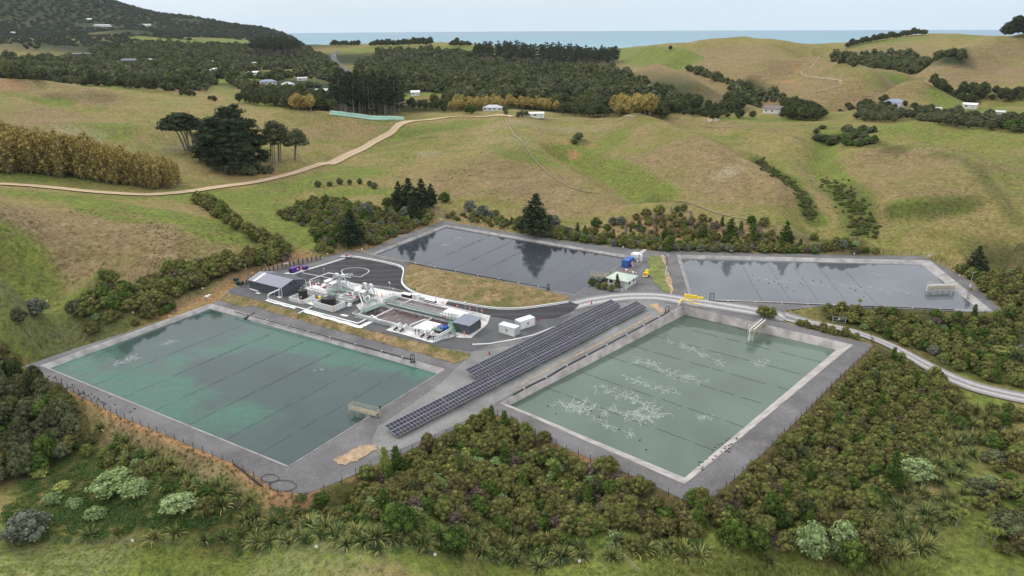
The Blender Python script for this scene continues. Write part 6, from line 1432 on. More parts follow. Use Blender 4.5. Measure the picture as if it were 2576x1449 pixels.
# ---- inlet works
def block(a0, b0, a1, b1, h, name, label, railed=()):
    S = pempty(name, (a0 + a1)/2, (b0 + b1)/2, label, 'platform'); w, d = a1 - a0, b1 - b0; MB().box((0, 0, h/2), (w, d, h)).build('base', K['conc'], S); c = [(-w/2, -d/2), (w/2, -d/2), (w/2, d/2), (-w/2, d/2)]; m = MB()
    for i in railed: rail(m, [(c[i][0] * .99, c[i][1] * .99, h), (c[(i+1) % 4][0] * .99, c[(i+1) % 4][1] * .99, h)], 1.0, 1.2)
    if m.V: m.build('railing', K['galv'], S)
    return S
block(2.6, 6.0, 12.4, 12.5, 1.3, 'inlet_platform', 'raised white concrete platform with railings under the first screens', (0, 3)); block(13.6, 6.5, 21.5, 12.5, .9, 'sump_platform', 'lower white concrete platform with railings under the second screens', (0, 1))
def screen(p0, p1, p2, label, w=1.5):
    """p0 trough start, p1 knee, p2 top as (survey point, height above pad)"""
    A_ = [np.array([*fa(q, PADZ + h), h]) for q, h in (p0, p1, p2)]; c = A_[0]; S = pempty('inlet_screen', c[0], c[1], label, 'screen', 'inlet screens'); A_ = [Vector(tuple(v - np.array([c[0], c[1], 0]))) for v in A_]
    d = (A_[1] - A_[0]).normalized(); q = d.to_track_quat('Y', 'Z')
    def obox(m, a, b, w, h):
        d = (b - a); L = d.length; q = d.to_track_quat('Y', 'Z'); V = [a + q @ Vector((sx * w/2, sy * L, sz * h/2)) for sx in (-1, 1) for sy in (0, 1) for sz in (-1, 1)]
        m.add(V, [(0,1,3,2),(4,6,7,5),(0,4,5,1),(2,3,7,6),(0,2,6,4),(1,5,7,3)])
    m = MB(); obox(m, A_[0], A_[1], w * 1.15, .8); m.build('trough', K['steel'], S, bevel=.04); m = MB(); obox(m, A_[1] + Vector((0, 0, .1)), A_[2], w * .62, .55); m.build('screw_tube', K['steel'], S, bevel=.05); m = MB(); obox(m, A_[0] + Vector((0, 0, .42)), A_[1] + Vector((0, 0, .42)), w * 1.22, .08); m.build('cover', K['white'], S)
    m = MB(); t = A_[2]; m.box(t, (w * .8, .7, .8)); m.build('motor_head', K['white'], S, bevel=.05); m = MB(); m.tube([t + Vector((.2, .1, -.3)), t + Vector((.9, .1, -1.5)), t + Vector((1.2, .0, -2.4)), t + Vector((1.2, -.1, -3.4))], .36, 8); m.build('discharge_chute', K['galv'], S)
    for sx in (-.4, .4):
        for f in (.15, .9): p = A_[0].lerp(A_[1], f); MB().bar((p.x + sx, p.y, 0), (p.x + sx, p.y, p.z), .1, 5).build('leg', K['galv'], S)
    MB().bar((A_[2].x, A_[2].y - .3, 0), (A_[2].x, A_[2].y - .3, A_[2].z), .12, 5).build('leg', K['galv'], S); m = MB(); a, b = A_[1], A_[2]; off = Vector((.5, 0, .3))
    m.bar(a + off, b + off, .06, 5)
    for k in range(6): p = a.lerp(b, k / 5); m.bar(p + Vector((.3, 0, 0)), p + off, .05, 4)
    m.build('railing', K['galv'], S); return S
screen((zI(510,345), 2.6), (zI(690,280), 2.9), (zI(815,135), 5.4), 'upper left inlet screen with inclined screw, first pair'); screen((zI(650,405), 2.6), (zI(850,310), 2.9), (zI(965,160), 5.4), 'upper right inlet screen with inclined screw, first pair')
screen((zI(1290,585), 2.0), (zI(1430,510), 2.3), (zI(1530,380), 4.4), 'left inlet screen of the lower pair nearer the basins'); screen((zI(1415,625), 2.0), (zI(1570,540), 2.3), (zI(1675,410), 4.4), 'right inlet screen of the lower pair nearer the basins')
def walkway(P, w, z, label, deck=True, sides=(1, 1), sup=True, h=1.0, skirt=0.0):
    P = [np.array(p, float) for p in P]; c = sum(P) / len(P); S = pempty('walkway', c[0], c[1], label, 'walkway', 'railed green walkways'); m = MB(); rl = MB(); sp = MB()
    for a, b in zip(P[:-1], P[1:]):
        a = a - c; b = b - c; d = (b - a) / np.linalg.norm(b - a); n = np.array([-d[1], d[0]]); q = [a + n * w/2, b + n * w/2, b - n * w/2, a - n * w/2]; m.prism([tuple(v) for v in q[::-1]], z - .12 - skirt, z)
        for sg, use in ((1, sides[0]), (-1, sides[1])):
            if use: rail(rl, [(*(a + n * sg * w/2), z), (*(b + n * sg * w/2), z)], h, 1.0, .10, (1.0, .66, .33))
        k = max(1, int(np.linalg.norm(b - a) / 2.5))
        for i in range(k + 1):
            p = a + (b - a) * i / k
            for sg in (-1, 1): MB().bar((*(p + n * sg * w/2 * .9), 0), (*(p + n * sg * w/2 * .9), z - .1), .1, 5).build('leg', K['galv'], S)
    m.build('deck', K['green'], S); rl.build('railing', K['galv'], S)
    return S
f2 = lambda q, z: fa(q, PADZ + z)
walkway([f2(zI(585,560),1.9), f2(zI(900,470),1.9)], 2.0, 1.9, 'green grated walkway over the first inlet platform'); walkway([f2(zI(640,610),1.6), f2(zI(800,640),1.6)], 2.2, 1.6, 'green grated landing above the wide black tank'); walkway([f2(zI(900,500),1.8), f2(zI(1040,530),1.8)], 2.4, 1.8, 'green grated landing at the end of the first platform')
walkway([f2(zI(1290,610),1.5), f2(zI(1500,740),1.5)], 1.3, 1.5, 'green grated walkway beside the lower inlet screens'); walkway([f2(zI(1480,1060),1.7), f2(zI(1960,880),1.7)], 2.3, 1.7, 'broad green walkway across the left end of the basins')
walkway([f2(zI(2040,800),1.9), f2(zI(2360,690),1.9)], 2.0, 1.9, 'green walkway behind the far corner of the basins'); walkway([f2(zI(1560,860),1.9), f2(zI(1800,760),1.9)], 1.8, 1.9, 'green platform with big pipes left of the basins')
walkway([(33.5, 8.9), (57.6, 8.9)], 1.5, 1.75, 'long green walkway between the two brown basins', skirt=.25)
walkway([(54.5, 8.9), (58.6, 9.3)], 2.4, 1.55, 'green landing at the right end of the long walkway'); walkway([(55.5, 1.6), (58.2, 1.6)], 1.2, 1.25, 'short green walkway by the blue membranes'); walkway([(57.5,13.0),(61.5,13.6)], 1.6, 1.2, 'green platform behind the small grey shed')
S = pempty('steel_stair', 59.2, 5.3, 'steel stair with bright green handrails in front of the small shed', 'stair'); m = MB(); g = MB(); t = MB()
for sg in (-.5, .5):
    m.bar((-1.2, sg, 1.6), (2.0, sg - 2.0, 0), .16, 5); g.bar((-1.2, sg, 2.6), (2.0, sg - 2.0, 1.0), .09, 5); g.bar((-1.2, sg, 2.2), (2.0, sg - 2.0, .6), .09, 5)
for k in range(9): f = k / 8; t.box((-1.2 + 3.2 * f, -2.0 * f, 1.55 - 1.55 * f), (.28, 1.0, .05))
m.build('stringer', K['galv'], S); t.build('tread', K['galv'], S); g.build('handrail', simple('bright_green_rail', (0.05, 0.42, 0.12), .5), S)
# ---- treatment basins
S = pempty('treatment_basin', 45.5, 7.6, 'pale concrete treatment basin with two large cells of brown liquid', 'basin')
m = MB(); h = 1.05; t = .28
def wl(a0, b0, a1, b1): m.box(((a0 + a1)/2 - 45.5, (b0 + b1)/2 - 7.6, h/2), (abs(a1 - a0) + t * (abs(a1 - a0) > .01), abs(b1 - b0) + t * (abs(b1 - b0) > .01), h))
for w_ in ((31.0,-.5,59.0,-.5),(31.0,16.0,57.5,16.0)): m.box(((w_[0]+w_[2])/2 - 45.5, w_[1] - 7.6, h/2), (w_[2] - w_[0] + t, t, h))
for a_, b0, b1 in ((31.0,-.36,15.86),(36.4,-.36,8.26),(36.4,9.54,15.86),(50.2,-.36,8.26),(50.2,9.54,15.86),(57.4,9.54,15.86),(59.0,-.36,8.26)): m.box((a_ - 45.5, (b0 + b1)/2 - 7.6, h/2 - .002), (t, b1 - b0, h))
for b_ in (8.4, 9.4): m.box((44.0 - 45.5 + .6, b_ - 7.6, h/2 + .003), (27.5, t, h))
m.box((34 - 45.5, 12.6 - 7.6, h/2 - .004), (4.5, .2, h)); m.box((53 - 45.5, 5.4 - 7.6, h/2 - .004), (5.2, .2, h)); m.box((55.6 - 45.5, 2.5 - 7.6, h/2 - .006), (.2, 5.6, h))
m.build('wall', K['conc'], S)
for (a0, b0, a1, b1, z_, lab) in ((36.5,-.3,50.1,8.2,.62,'brown liquid in the near large cell'),(36.5,9.6,50.1,15.8,.70,'brown liquid in the far large cell'),(31.2,9.6,36.2,15.8,.6,'brown liquid in the small corner cell'),(31.2,-.3,36.2,8.2,.35,'dark liquid under the walkway'),(50.4,5.5,58.8,8.2,.55,'dark brown liquid in the narrow cell'),(55.7,-.3,58.8,5.3,.5,'dark brown liquid in the membrane cell')):
    o = obj('liquid', mesh_np('liquid', [(a0 - 45.5, b0 - 7.6, z_), (a1 - 45.5, b0 - 7.6, z_), (a1 - 45.5, b1 - 7.6, z_), (a0 - 45.5, b1 - 7.6, z_)], [(0,1,2,3)], K['brown']), S); o['label'] = lab
for (a0, b0, a1, b1) in ((50.4,-.3,55.5,5.2),(50.4,9.6,57.2,15.8)): MB().box(((a0 + a1)/2 - 45.5, (b0 + b1)/2 - 7.6, h + .05), (a1 - a0, b1 - b0, .2)).build('roof_slab', K['white'], S)
m = MB(); r5 = np.random.default_rng(5)
for k in range(11): m.box((56.0 + .24 * k - 45.5, 3.6 - 7.6 + r5.uniform(-.1, .1), 1.0), (.14, 1.5, 1.1))
m.build('membrane_rack', K['mblue'], S)
# pipes round the basins
def pipe(name, P, w, label, mat=K['galv'], group=None, stands=0, cat='pipe'):
    P = [np.array([p[0], p[1], p[2] if len(p) > 2 else .35]) for p in P]; c = P[0]; S = pempty(name, c[0], c[1], label, cat, group); Q = [Vector((p[0] - c[0], p[1] - c[1], p[2])) for p in P]
    # rounded bends
    R_ = [Q[0]]
    for a, b, d in zip(Q[:-2], Q[1:-1], Q[2:]):
        l = min(w * 1.4, (b - a).length * .45, (d - b).length * .45); p0 = b + (a - b).normalized() * l; p2 = b + (d - b).normalized() * l
        for f in (0, .33, .66, 1): R_.append((p0 * (1 - f) + b * f) * (1 - f) + (b * (1 - f) + p2 * f) * f)
    R_.append(Q[-1]); MB().tube(R_, w, 8).build('tube', mat, S, True)
    if stands:
        m = MB()
        for a, b in zip(Q[:-1], Q[1:]):
            n = int((b - a).length / stands)
            for k in range(1, n + 1): p = a + (b - a) * (k / (n + 1)); m.bar((p.x, p.y, 0), (p.x, p.y, p.z), .12, 5); m.box((p.x, p.y, .05), (.4, .4, .1))
        if m.V: m.build('stand', K['galv'], S)
    return S
pipe('white_pipe', [(-.2,-.4,2.5),(-2.4,-4.6,2.4) if False else (*f2(zH(620,960),2.3),2.3),(*f2(zH(610,1075),.45),.45),(*f2(zH(1000,1190),.4),.4),(*f2(zA(1640,1010),.4),.4),(*f2(zA(1785,935),.5),.5),(*f2(zA(1815,905),.9),.9),(39.5,-1.0,.9)], .42, 'long white pipe running from the shed eaves along the pad edge to the basins', K['white'], None, 3.0)
MB_post = pempty('pipe_gantry', *f2(zH(895,1015),0), 'pair of white posts carrying the pipe beside the shed', 'support'); MB().bar((0, 0, 0), (0, 0, 2.2), .14, 6).build('post', K['white'], MB_post); MB().bar((.35, .1, 0), (.35, .1, 2.2), .14, 6).build('post', K['white'], MB_post)
pipe('white_pipe', [(*f2(zA(885,885),.2),.2),(*f2(zA(960,845),.25),.25),(*f2(zA(1065,798),.3),.3)], .38, 'short white pipe crossing the long pipe below the bunds', K['white'], None)
for k in range(4): pipe('steel_pipe', [(29.8 - .2 * k, 1.2, .3 + .26 * k), (29.8 - .2 * k, -.2 - .28 * k, .3 + .26 * k), (31.5, -.9 - .16 * k, .3 + .26 * k), (43.5, -.95 - .14 * k, .3 + .24 * k)], .2, 'galvanised pipe of the stack of four along the basin front, %s' % ('lowest', 'second from the ground', 'third from the ground', 'topmost')[k], K['galv'], 'pipes along the basin front')
pipe('steel_pipe', [(0.8, 10.6, 2.3), (0.8, 18.6, 2.3), (10, 18.8, 2.3)], .3, 'pipe rail along the back of the inlet works', K['white'], None, 2.2); pipe('steel_pipe', [(0.9, 10.4, 2.0), (6.0, 6.0, 2.1), (12.2, 5.8, 2.1)], .3, 'white pipe along the front of the first inlet platform', K['white'], None, 1.6)
pipe('steel_pipe', [(23.0,13.0,1.6),(22.5,9.0,2.6),(26.0,6.0,2.8),(29.5,3.2,2.0),(30.3,2.0,.6)], .34, 'bent steel pipe rising beside the left end walkway', K['galv']); pipe('steel_pipe', [(24.2,12.6,1.6),(23.6,9.2,2.3),(27.0,6.6,2.5),(30.0,4.4,2.2)], .3, 'second bent steel pipe beside the left end walkway', K['galv']); pipe('steel_pipe', [(25.0,8.0,1.2),(26.2,8.8,2.6),(27.6,8.2,2.7),(28.2,7.2,1.6)], .4, 'arched white pipe on the platform left of the basins', K['white'])
pipe('white_pipe', [(49.2,-.7,1.0),(49.6,-.3,1.7),(50.2,3.6,1.7),(50.3,5.0,1.6),(50.2,5.8,.9)], .3, 'white pipe along the edge of the near roof slab', K['white']); pipe('steel_pipe', [(56.2,16.4,.5),(58.2,16.4,1.4),(60.6,15.6,1.4),(62.5,14.8,.5)], .26, 'steel pipe loop behind the small shed', K['galv']); pipe('steel_pipe', [(57.0,16.9,.5),(59.0,16.8,1.1),(61.6,16.0,1.1),(63.0,15.2,.4)], .22, 'thin steel pipe loop behind the small shed', K['galv'])
pipe('steel_pipe', [(38,16.5,1.2),(50,16.6,1.2),(57,16.6,1.0)], .26, 'air pipe along the far wall of the basins', K['galv'], None, 2.5); pipe('steel_pipe', [(55.8,-1.2,.5),(59.8,-1.3,.9),(60.3,1.0,1.2),(60.2,3.0,1.3),(59.2,4.2,1.3)], .3, 'steel manifold pipe in front of the blue membranes', K['galv'], None, 1.5); pipe('steel_pipe', [(56.6,-2.2,.4),(60.2,-1.9,.7),(61.2,1.2,.8)], .24, 'lower manifold pipe in front of the blue membranes', K['galv'], None, 1.5); pipe('steel_pipe', [(34.5,9.9,2.2),(44,9.9,2.2),(56,9.9,2.2)], .2, 'air header pipe along the long walkway', K['galv'], None)
pipe('steel_pipe', [(34.5,8.0,2.0),(46,8.0,2.0),(55,8.0,2.0)], .18, 'thin header pipe along the near side of the long walkway', K['galv'], None)
g5 = np.random.default_rng(17)
for k in range(26):
    a = g5.uniform(2.8, 22); b = g5.uniform(6.2, 15.5); z = g5.uniform(.7, 2.4) * (1 if a < 12.5 else .8); l = g5.uniform(1.2, 4.0); d = (l, 0) if g5.uniform() < .55 else (0, l); P = [(a, b, .2), (a, b, z), (a + d[0], b + d[1], z), (a + d[0], b + d[1], max(.2, z - g5.uniform(.3, 1.4)))]
    pipe('steel_pipe', P, g5.uniform(.14, .34), 'short galvanised pipe bend among the inlet screens and platforms', (K['galv'], K['steel'], K['white'], K['lgrey'])[k % 4], 'pipe bends among the inlet screens')
for k in range(9):
    a = g5.uniform(3, 22); b = g5.uniform(6.5, 15); S = pempty('drive_motor', a, b, 'dark drive motor on a plinth among the inlet screens', 'motor', 'drive motors among the inlet screens'); MB().box((0, 0, .7), (.6, .6, 1.4)).build('plinth', K['lgrey'], S); MB().bar((-.45, 0, 1.65), (.45, 0, 1.65), .5, 10).build('motor', K['dgrey'], S)
# pumps
for k, a in enumerate((46.2, 48.3, 55.2, 57.3)):
    S = pempty('slurry_pump', a, -2.0, 'black angled pump with white bent pipe, %s along the basin front' % ('first from the left', 'second from the left', 'third from the left', 'rightmost')[k], 'pump', 'pumps along the basin front')
    m = MB(); m.bar((-.25, -1.1, .45), (.1, -.3, .75), .55, 10); m.bar((.1, -.3, .75), (.15, -.1, .85), .75, 10); m.build('motor', K['black'], S); MB().tube([(.15, -.1, .85), (.15, .25, 1.25), (.15, .6, 1.7), (.15, 1.1, 1.75), (.15, 1.5, 1.3)], .36, 8).build('elbow', K['white'], S, True); m = MB(); rail(m, [(-.7, -1.2, 0), (.4, -1.2, 0), (.4, .2, 0), (-.7, .2, 0)], .35, .8, .07, (1.0,)); m.box((-.1, -.6, .1), (1.0, 1.6, .14)); m.build('frame', K['galv'], S)
for a, b, lab in ((52.3,-1.9,'left black valve stand between the pumps'),(53.2,-1.6,'right black valve stand between the pumps'),(59.0,-2.9,'black valve stand at the corner of the pump slab'),(60.3,9.7,'black valve stand behind the membrane cell'),(57.5,10.6,'black valve stand by the far roof slab')):
    S = pempty('valve_stand', a, b, lab, 'valve', 'black valve stands'); MB().bar((0, 0, 0), (0, 0, 1.2), .2, 8).build('stem', K['black'], S); MB().lathe((0, 0, 1.2), [(.05, 0), (.28, .08), (.28, .25), (.1, .35)], 10).build('head', K['black'], S)
for x, y, h_, lab in ((1165,520,2.2,'upper left of the red valves'),(1235,540,2.2,'upper right of the red valves'),(1040,520,1.6,'far left of the red valves'),(1087,508,1.6,'second of the red valves from the left'),(1555,655,1.6,'red valve left on the lower platform'),(1622,672,1.6,'red valve right on the lower platform')):
    S = pempty('red_valve', *f2(zA(x, y), h_), 'red valve actuator on a steel stem, ' + lab, 'valve', 'red valves'); MB().bar((0, 0, 0), (0, 0, h_), .14, 6).build('stem', K['galv'], S); MB().lathe((0, 0, h_ - .3), [(.1, 0), (.33, .1), (.33, .5), (.12, .62)], 12).build('actuator', K['red'], S)
for q, h_, lab in ((zA(1875,745),1.6,'red-white lifebuoy stand at the left walkway'),(zB(1660,930),1.9,'red-white lifebuoy stand near the small shed')):
    S = pempty('lifebuoy_stand', *f2(q, h_ - .2), lab, 'lifebuoy', 'lifebuoys'); MB().bar((0, 0, 0), (0, 0, h_), .08, 6).build('post', K['galv'], S); m = MB(); m.tube([(.38 * math.cos(t), -.08, h_ + .1 + .38 * math.sin(t)) for t in np.linspace(0, 2 * PI, 17)], .2, 6); m.build('lifebuoy', K['red'], S)
for (a0, b0, w_, lab) in ((32.8,18.3,3.2,'left blower unit with white top and black front'),(41.9,18.0,3.4,'right blower unit with white top and black front')):
    S = pempty('blower_unit', a0, b0, lab, 'blower', 'blower units'); MB().box((0, 0, .65), (w_, 1.3, 1.25)).build('body', K['black'], S, bevel=.03); MB().box((0, .05, 1.34), (w_ + .16, 1.6, .14)).build('lid', K['white'], S, bevel=.03); MB().box((-w_/2 + .3, -.67, .5), (.3, .04, .5)).build('panel', K['dgrey'], S); MB().tube([(w_/2 - .3, .5, 1.3), (w_/2 - .3, .5, 1.9), (w_/2 - .1, .9, 2.1)], .3, 8).build('stack', K['galv'], S, True)
S = pempty('silver_cylinder', 38.6, 18.0, 'pair of grey upright cylinders between the blower units', 'tank'); MB().lathe((-.5, 0, 0), [(.45, 0), (.45, 1.5), (.1, 1.75)], 14).build('cylinder', K['lgrey'], S); MB().lathe((.55, 0, 0), [(.45, 0), (.45, 1.5), (.1, 1.75)], 14).build('cylinder', K['lgrey'], S)
S = pempty('gas_bottle', 34.9, 17.2, 'small yellow drum beside the left blower unit', 'drum'); MB().lathe((0, 0, 0), [(.28, 0), (.3, .5), (.12, .62)], 12).build('body', K['yellow'], S)
S = pempty('plant_enclosure', 35.9, 18.8, 'white boxy enclosure between the blower units', 'cabinet'); MB().box((0, 0, .85), (1.8, 1.4, 1.7)).build('body', K['white'], S, bevel=.04); MB().box((0, -.71, .8), (.8, .03, 1.4)).build('door', K['lgrey'], S)
S = pempty('grey_skip_tank', *f2(zI(1080,740), .6), 'grey steel tank with ribs behind the right bund', 'tank'); MB().box((0, 0, .8), (3.2, 1.5, 1.4)).build('body', K['lgrey'], S, bevel=.04); m = MB()
for k in range(5): m.box((-1.4 + .7 * k, -.78, .8), (.08, .08, 1.35))
m.build('rib', K['galv'], S); MB().box((0, 0, 1.53), (2.6, .9, .06)).build('lid', K['dgrey'], S)
S = pempty('concrete_steps', *f2(zI(1105,950), 0), 'little white concrete steps below the sump platform', 'steps'); m = MB()
for k in range(3): m.box((0, .35 * k, .14 + .14 * k), (1.3, .34, .28 + .28 * k))
m.build('step', K['conc'], S)
# poles and lamps
def lamp(a, b, h_, lab, ball=False, zb=PADZ, pos=None):
    S = empty('lamp_post', wf(a, b) if pos is None else pos, lab, 'lamp post', 'lamp posts', RZ); MB().bar((0, 0, 0), (0, 0, h_), .14, 7, .09).build('pole', K['galv'], S); MB().box((.25, 0, h_), (.6, .22, .1)).build('lamp_head', K['lgrey'], S)
    if ball: MB().lathe((0, 0, h_ + .05), [(.05, 0), (.22, .12), (.22, .3), (.05, .42)], 10).build('globe', K['white'], S)
    return S
for q, h_, lab, bl in ((zA(1213,448),3.6,'lamp post behind the upper inlet screens',0),(zB(868,605),4.0,'lamp post with white globe at the corner of the basins',1),(zB(1960,865),3.2,'lamp post with white globe behind the small shed',1),(zB(2125,862),2.6,'plain post right of the small shed',0),(zA(515,625),1.8,'short post below the shed eaves',0),(zB(1255,590),2.2,'thin post by the blower units',0),(zB(1735,870),1.9,'dark post left of the small shed',0),(zA(2080,640),1.8,'short lamp post near the far walkway',0)): lamp(*f2(q, 0), h_, lab, bl)
p = hp_px(*zH(125, 690)); S = empty('power_pole', p, 'tall timber power pole behind the grey shed', 'power pole'); MB().bar((0, 0, -.3), (-.35, 0, 6.6), .3, 8, .2).build('pole', K['timber'], S); MB().bar((-.9, 0, 6.2), (.3, 0, 6.2), .1, 5).build('crossarm', K['timber'], S)
# bollards
for k, q in enumerate((zB(1638,742),zB(1840,790),zB(2025,832),zB(2197,862),zB(1940,1182),zB(2180,1040),zA(1885,668),zA(1945,672))):
    S = pempty('orange_bollard', *f2(q, 0), 'slim orange bollard ' + ('first along the road behind the basins','second along the road behind the basins','third along the road behind the basins','last along the road, right of the small shed','at the near corner of the small shed slab','at the right corner of the small shed slab','left of the pair behind the left walkway','right of the pair behind the left walkway')[k], 'bollard', 'orange bollards'); MB().lathe((0, 0, 0), [(.14, 0), (.14, 1.15), (.05, 1.22)], 10).build('post', K['orange'], S); MB().lathe((0, 0, .8), [(.146, 0), (.146, .12)], 10).build('band', K['white'], S)
for k, q in enumerate((zA(886,352),zA(930,340),zA(965,328))):
    S = pempty('orange_bollard', *f2(q, 0), 'slim orange bollard beside the purple skip, ' + ('left','middle','right')[k] + ' of three', 'bollard', 'orange bollards'); MB().lathe((0, 0, 0), [(.14, 0), (.14, 1.3), (.05, 1.37)], 10).build('post', K['orange'], S); MB().lathe((0, 0, .9), [(.146, 0), (.146, .12)], 10).build('band', K['white'], S)
for q, lab, g in ((zD(1285,310),'red-white cone beside the right white container', (1,0)),(zB(1405,1195),'red cone beside the rightmost pump', (0,1)),((1231,892),'red cone on the gravel above the solar panels', (1,0)),((1488,765),'dark post with orange-white base above the solar field', (1,0))):
    p = hp_px(*q); S = empty('traffic_cone', p, lab, 'cone', 'cones'); MB().lathe((0, 0, .12), [(.24, 0), (.16, .35), (.08, .9), (.05, 1.0)], 10).build('cone', K['red'], S); MB().box((0, 0, .07), (.5, .5, .08)).build('base', K['dark'], S); MB().lathe((0, 0, .55), [(.14, 0), (.11, .25)], 10).build('band', K['white'], S)
# skips, trailer
S = pempty('purple_skip', -14.6, 18.4, 'large purple skip container on the white slab', 'skip', None, PADZ + .1, rad(42 + 48)); m = MB(); m.add([(x * (1 if z else .92), y, z) for x in (-1.9, 1.9) for y in (-.75, .75) for z in (0, 1.55)], [(0,1,3,2),(4,6,7,5),(0,4,5,1),(2,3,7,6),(0,2,6,4),(1,5,7,3)]); m.build('body', K['purple'], S, bevel=.05); MB().box((0, 0, 1.6), (3.9, 1.6, .08)).build('lid', K['purple'], S); m = MB()
for k in range(5): m.box((-1.4 + .7 * k, .78, .8), (.1, .08, 1.4)); m.box((-1.4 + .7 * k, -.78, .8), (.1, .08, 1.4))
m.build('rib', K['purple'], S); MB().box((.5, -.83, .95), (.7, .03, .3)).build('logo', K['white'], S); MB().box((-1.93, 0, .75), (.06, 1.2, 1.2)).build('door', K['dark'], S)
S = pempty('purple_bin', -13.4, 21.8, 'small purple bin behind the orange bollards', 'bin', None, PADZ + .1, rad(90)); MB().box((0, 0, .6), (1.6, 1.3, 1.1)).build('body', K['purple'], S, bevel=.05); MB().box((0, 0, 1.19), (1.7, 1.4, .08)).build('lid', K['purple'], S)
tp = hp_px(*zA(1490, 178)); S = empty('flatbed_trailer', tp, 'white tandem trailer with a red load parked on the asphalt corner', 'trailer', None, RZ + rad(25)); MB().box((0, 0, .55), (3.4, 1.7, .12)).build('deck', K['lgrey'], S); MB().bar((-1.7, 0, .5), (-3.0, 0, .45), .12, 5).build('drawbar', K['galv'], S); MB().box((.2, .2, .85), (.8, .6, .45)).build('load', K['red'], S, bevel=.05); m = MB(); rail(m, [(-1.7,-.85,.6),(1.7,-.85,.6),(1.7,.85,.6),(-1.7,.85,.6),(-1.7,-.85,.6)], .4, .9, .05, (1.0,)); m.build('side_rail', K['galv'], S)
for x in (.5, 1.2):
    for y in (-.9, .9): MB().bar((x, y - .1, .32), (x, y + .1, .32), .62, 14).build('wheel', K['dark'], S)
# ---- retaining wall with fence
RWp = PW([(606,722),(640,703),(668,687),(740,668),(806,652)]); S = empty('retaining_wall', (*RWp[2], PADZ), 'timber retaining wall with rusty upright posts behind the shed', 'wall'); m = MB(); Pw_ = resample(RWp, 1.55); c = np.array([*RWp[2], 0])
hh = np.interp(np.arange(len(Pw_)), [0, len(Pw_) * .3, len(Pw_) * .6, len(Pw_) - 1], [1.2, 1.9, 2.3, 1.5])
for i in range(len(Pw_) - 1):
    a, b = Pw_[i] - c[:2], Pw_[i + 1] - c[:2]; d = b - a; m.box(((a[0] + b[0])/2, (a[1] + b[1])/2, (hh[i] - .3)/2 - .1), (np.hypot(*d), .12, hh[i] - .3), math.atan2(d[1], d[0]))
m.build('panel', K['panel'], S); pm = MB(); pm.bar((0, 0, -.3), (0, 0, 1), .30, 8); pme = mesh_np('post', pm.V, pm.F, K['rust'])
for i in range(len(Pw_)):
    q = Pw_[i] - c[:2]; o = obj('post', pme, S, (q[0] + .12, q[1] - .16, 0)); o.scale = (1, 1, hh[i])
MB().box((Pw_[-9][0] - c[0] + .3, Pw_[-9][1] - c[1] - .45, 1.5), (1.4, .06, .45), RZ + rad(75)).build('sign_board', K['white'], S)

def fence(name, P, spacing, h_, label, post, wire=True, pw=.12, group=None, closed=False, top=None, mesh=None):
    Q = resample(np.asarray(P)[:, :2], spacing); z = H(Q); c = np.array([*Q[0], z[0]]); S = empty(name, c, label, 'fence', group); pm = MB().bar((0, 0, -.3), (0, 0, h_), pw, 6); me = mesh_np('post', pm.V, pm.F, post)
    for q, zz in zip(Q, z): o = obj('post', me, S, (q[0] - c[0], q[1] - c[1], zz - c[2])); o.rotation_euler = (r5.uniform(-.04, .04), r5.uniform(-.04, .04), 0)
    m = MB()
    for i in range(len(Q) - 1):
        for f in ((.3, .6, .92) if wire else (.5, .95)):
            m.bar((*(Q[i] - c[:2]), z[i] - c[2] + h_ * f), (*(Q[i + 1] - c[:2]), z[i + 1] - c[2] + h_ * f), .025 if wire else .1, 4)
    m.build('wire' if wire else 'rail', K['wire'] if wire else post, S); return S
def GW(L): return np.array([PG(*q)[:2] for q in L])
fence('wire_fence', GW([(143,960),(215,1005),(295,1046),(440,1108),(587,1172),(640,1203),(700,1247),(770,1256),(860,1218)]), 2.9, 1.5, 'dark post and wire fence below the front edge of the teal pond', K['post']); fence('wire_fence', GW([(895,1195),(1009,1150),(1095,1110),(1179,1070),(1225,1050)]), 3.2, 1.6, 'dark post and wire fence below the solar panels', K['post'])
fence('wire_fence', GW([(1225,1050),(1252,1047),(1425,1136),(1580,1203),(1717,1266)]), 2.9, 1.6, 'dark post and wire fence along the near left side of the sage green pond', K['post']); fence('wire_fence', GW([(1780,1270),(1803,1250),(1926,1140),(2090,977),(2197,876),(2190,852)]), 2.9, 1.6, 'dark post and wire fence along the right side of the sage green pond', K['post'])
fence('wire_fence', GW([(2121,778),(2230,785),(2300,790),(2451,796),(2500,795)]), 3.6, 1.7, 'dark post and wire fence along the near side of the slate grey pond', K['post']); fence('wire_fence', GW([(2352,655),(2442,702),(2520,778)]), 3.4, 1.6, 'wire fence along the end berm of the slate grey pond', K['post'])
fence('wire_fence', GW([(1130,556),(1240,572),(1359,592),(1500,611),(1642,627),(1717,630),(1900,633),(2100,638),(2317,641)]), 3.4, 1.5, 'wire fence along the far side of the two far ponds', K['post']); fence('wire_fence', GW([(875,628),(915,628),(1000,593),(1100,557)]), 3.0, 1.7, 'wire fence left of the dark far pond', K['post'])
fence('wire_fence', GW([(604,713),(668,678),(740,660),(806,644),(872,626)]), 3.2, 2.0, 'mesh fence above the timber retaining wall', K['galv']); fence('wire_fence', GW([(85,880),(118,862),(150,852),(185,842),(268,818),(340,795),(430,772),(478,752)]), 3.4, 1.5, 'dark post and wire fence on the bank above the teal pond', K['post'])
fence('timber_fence', PW([(893,632),(925,641),(960,651),(1000,659),(1026,664)]), 2.2, .95, 'low pale timber rail fence between asphalt and dark pond', K['ptimber'], False)
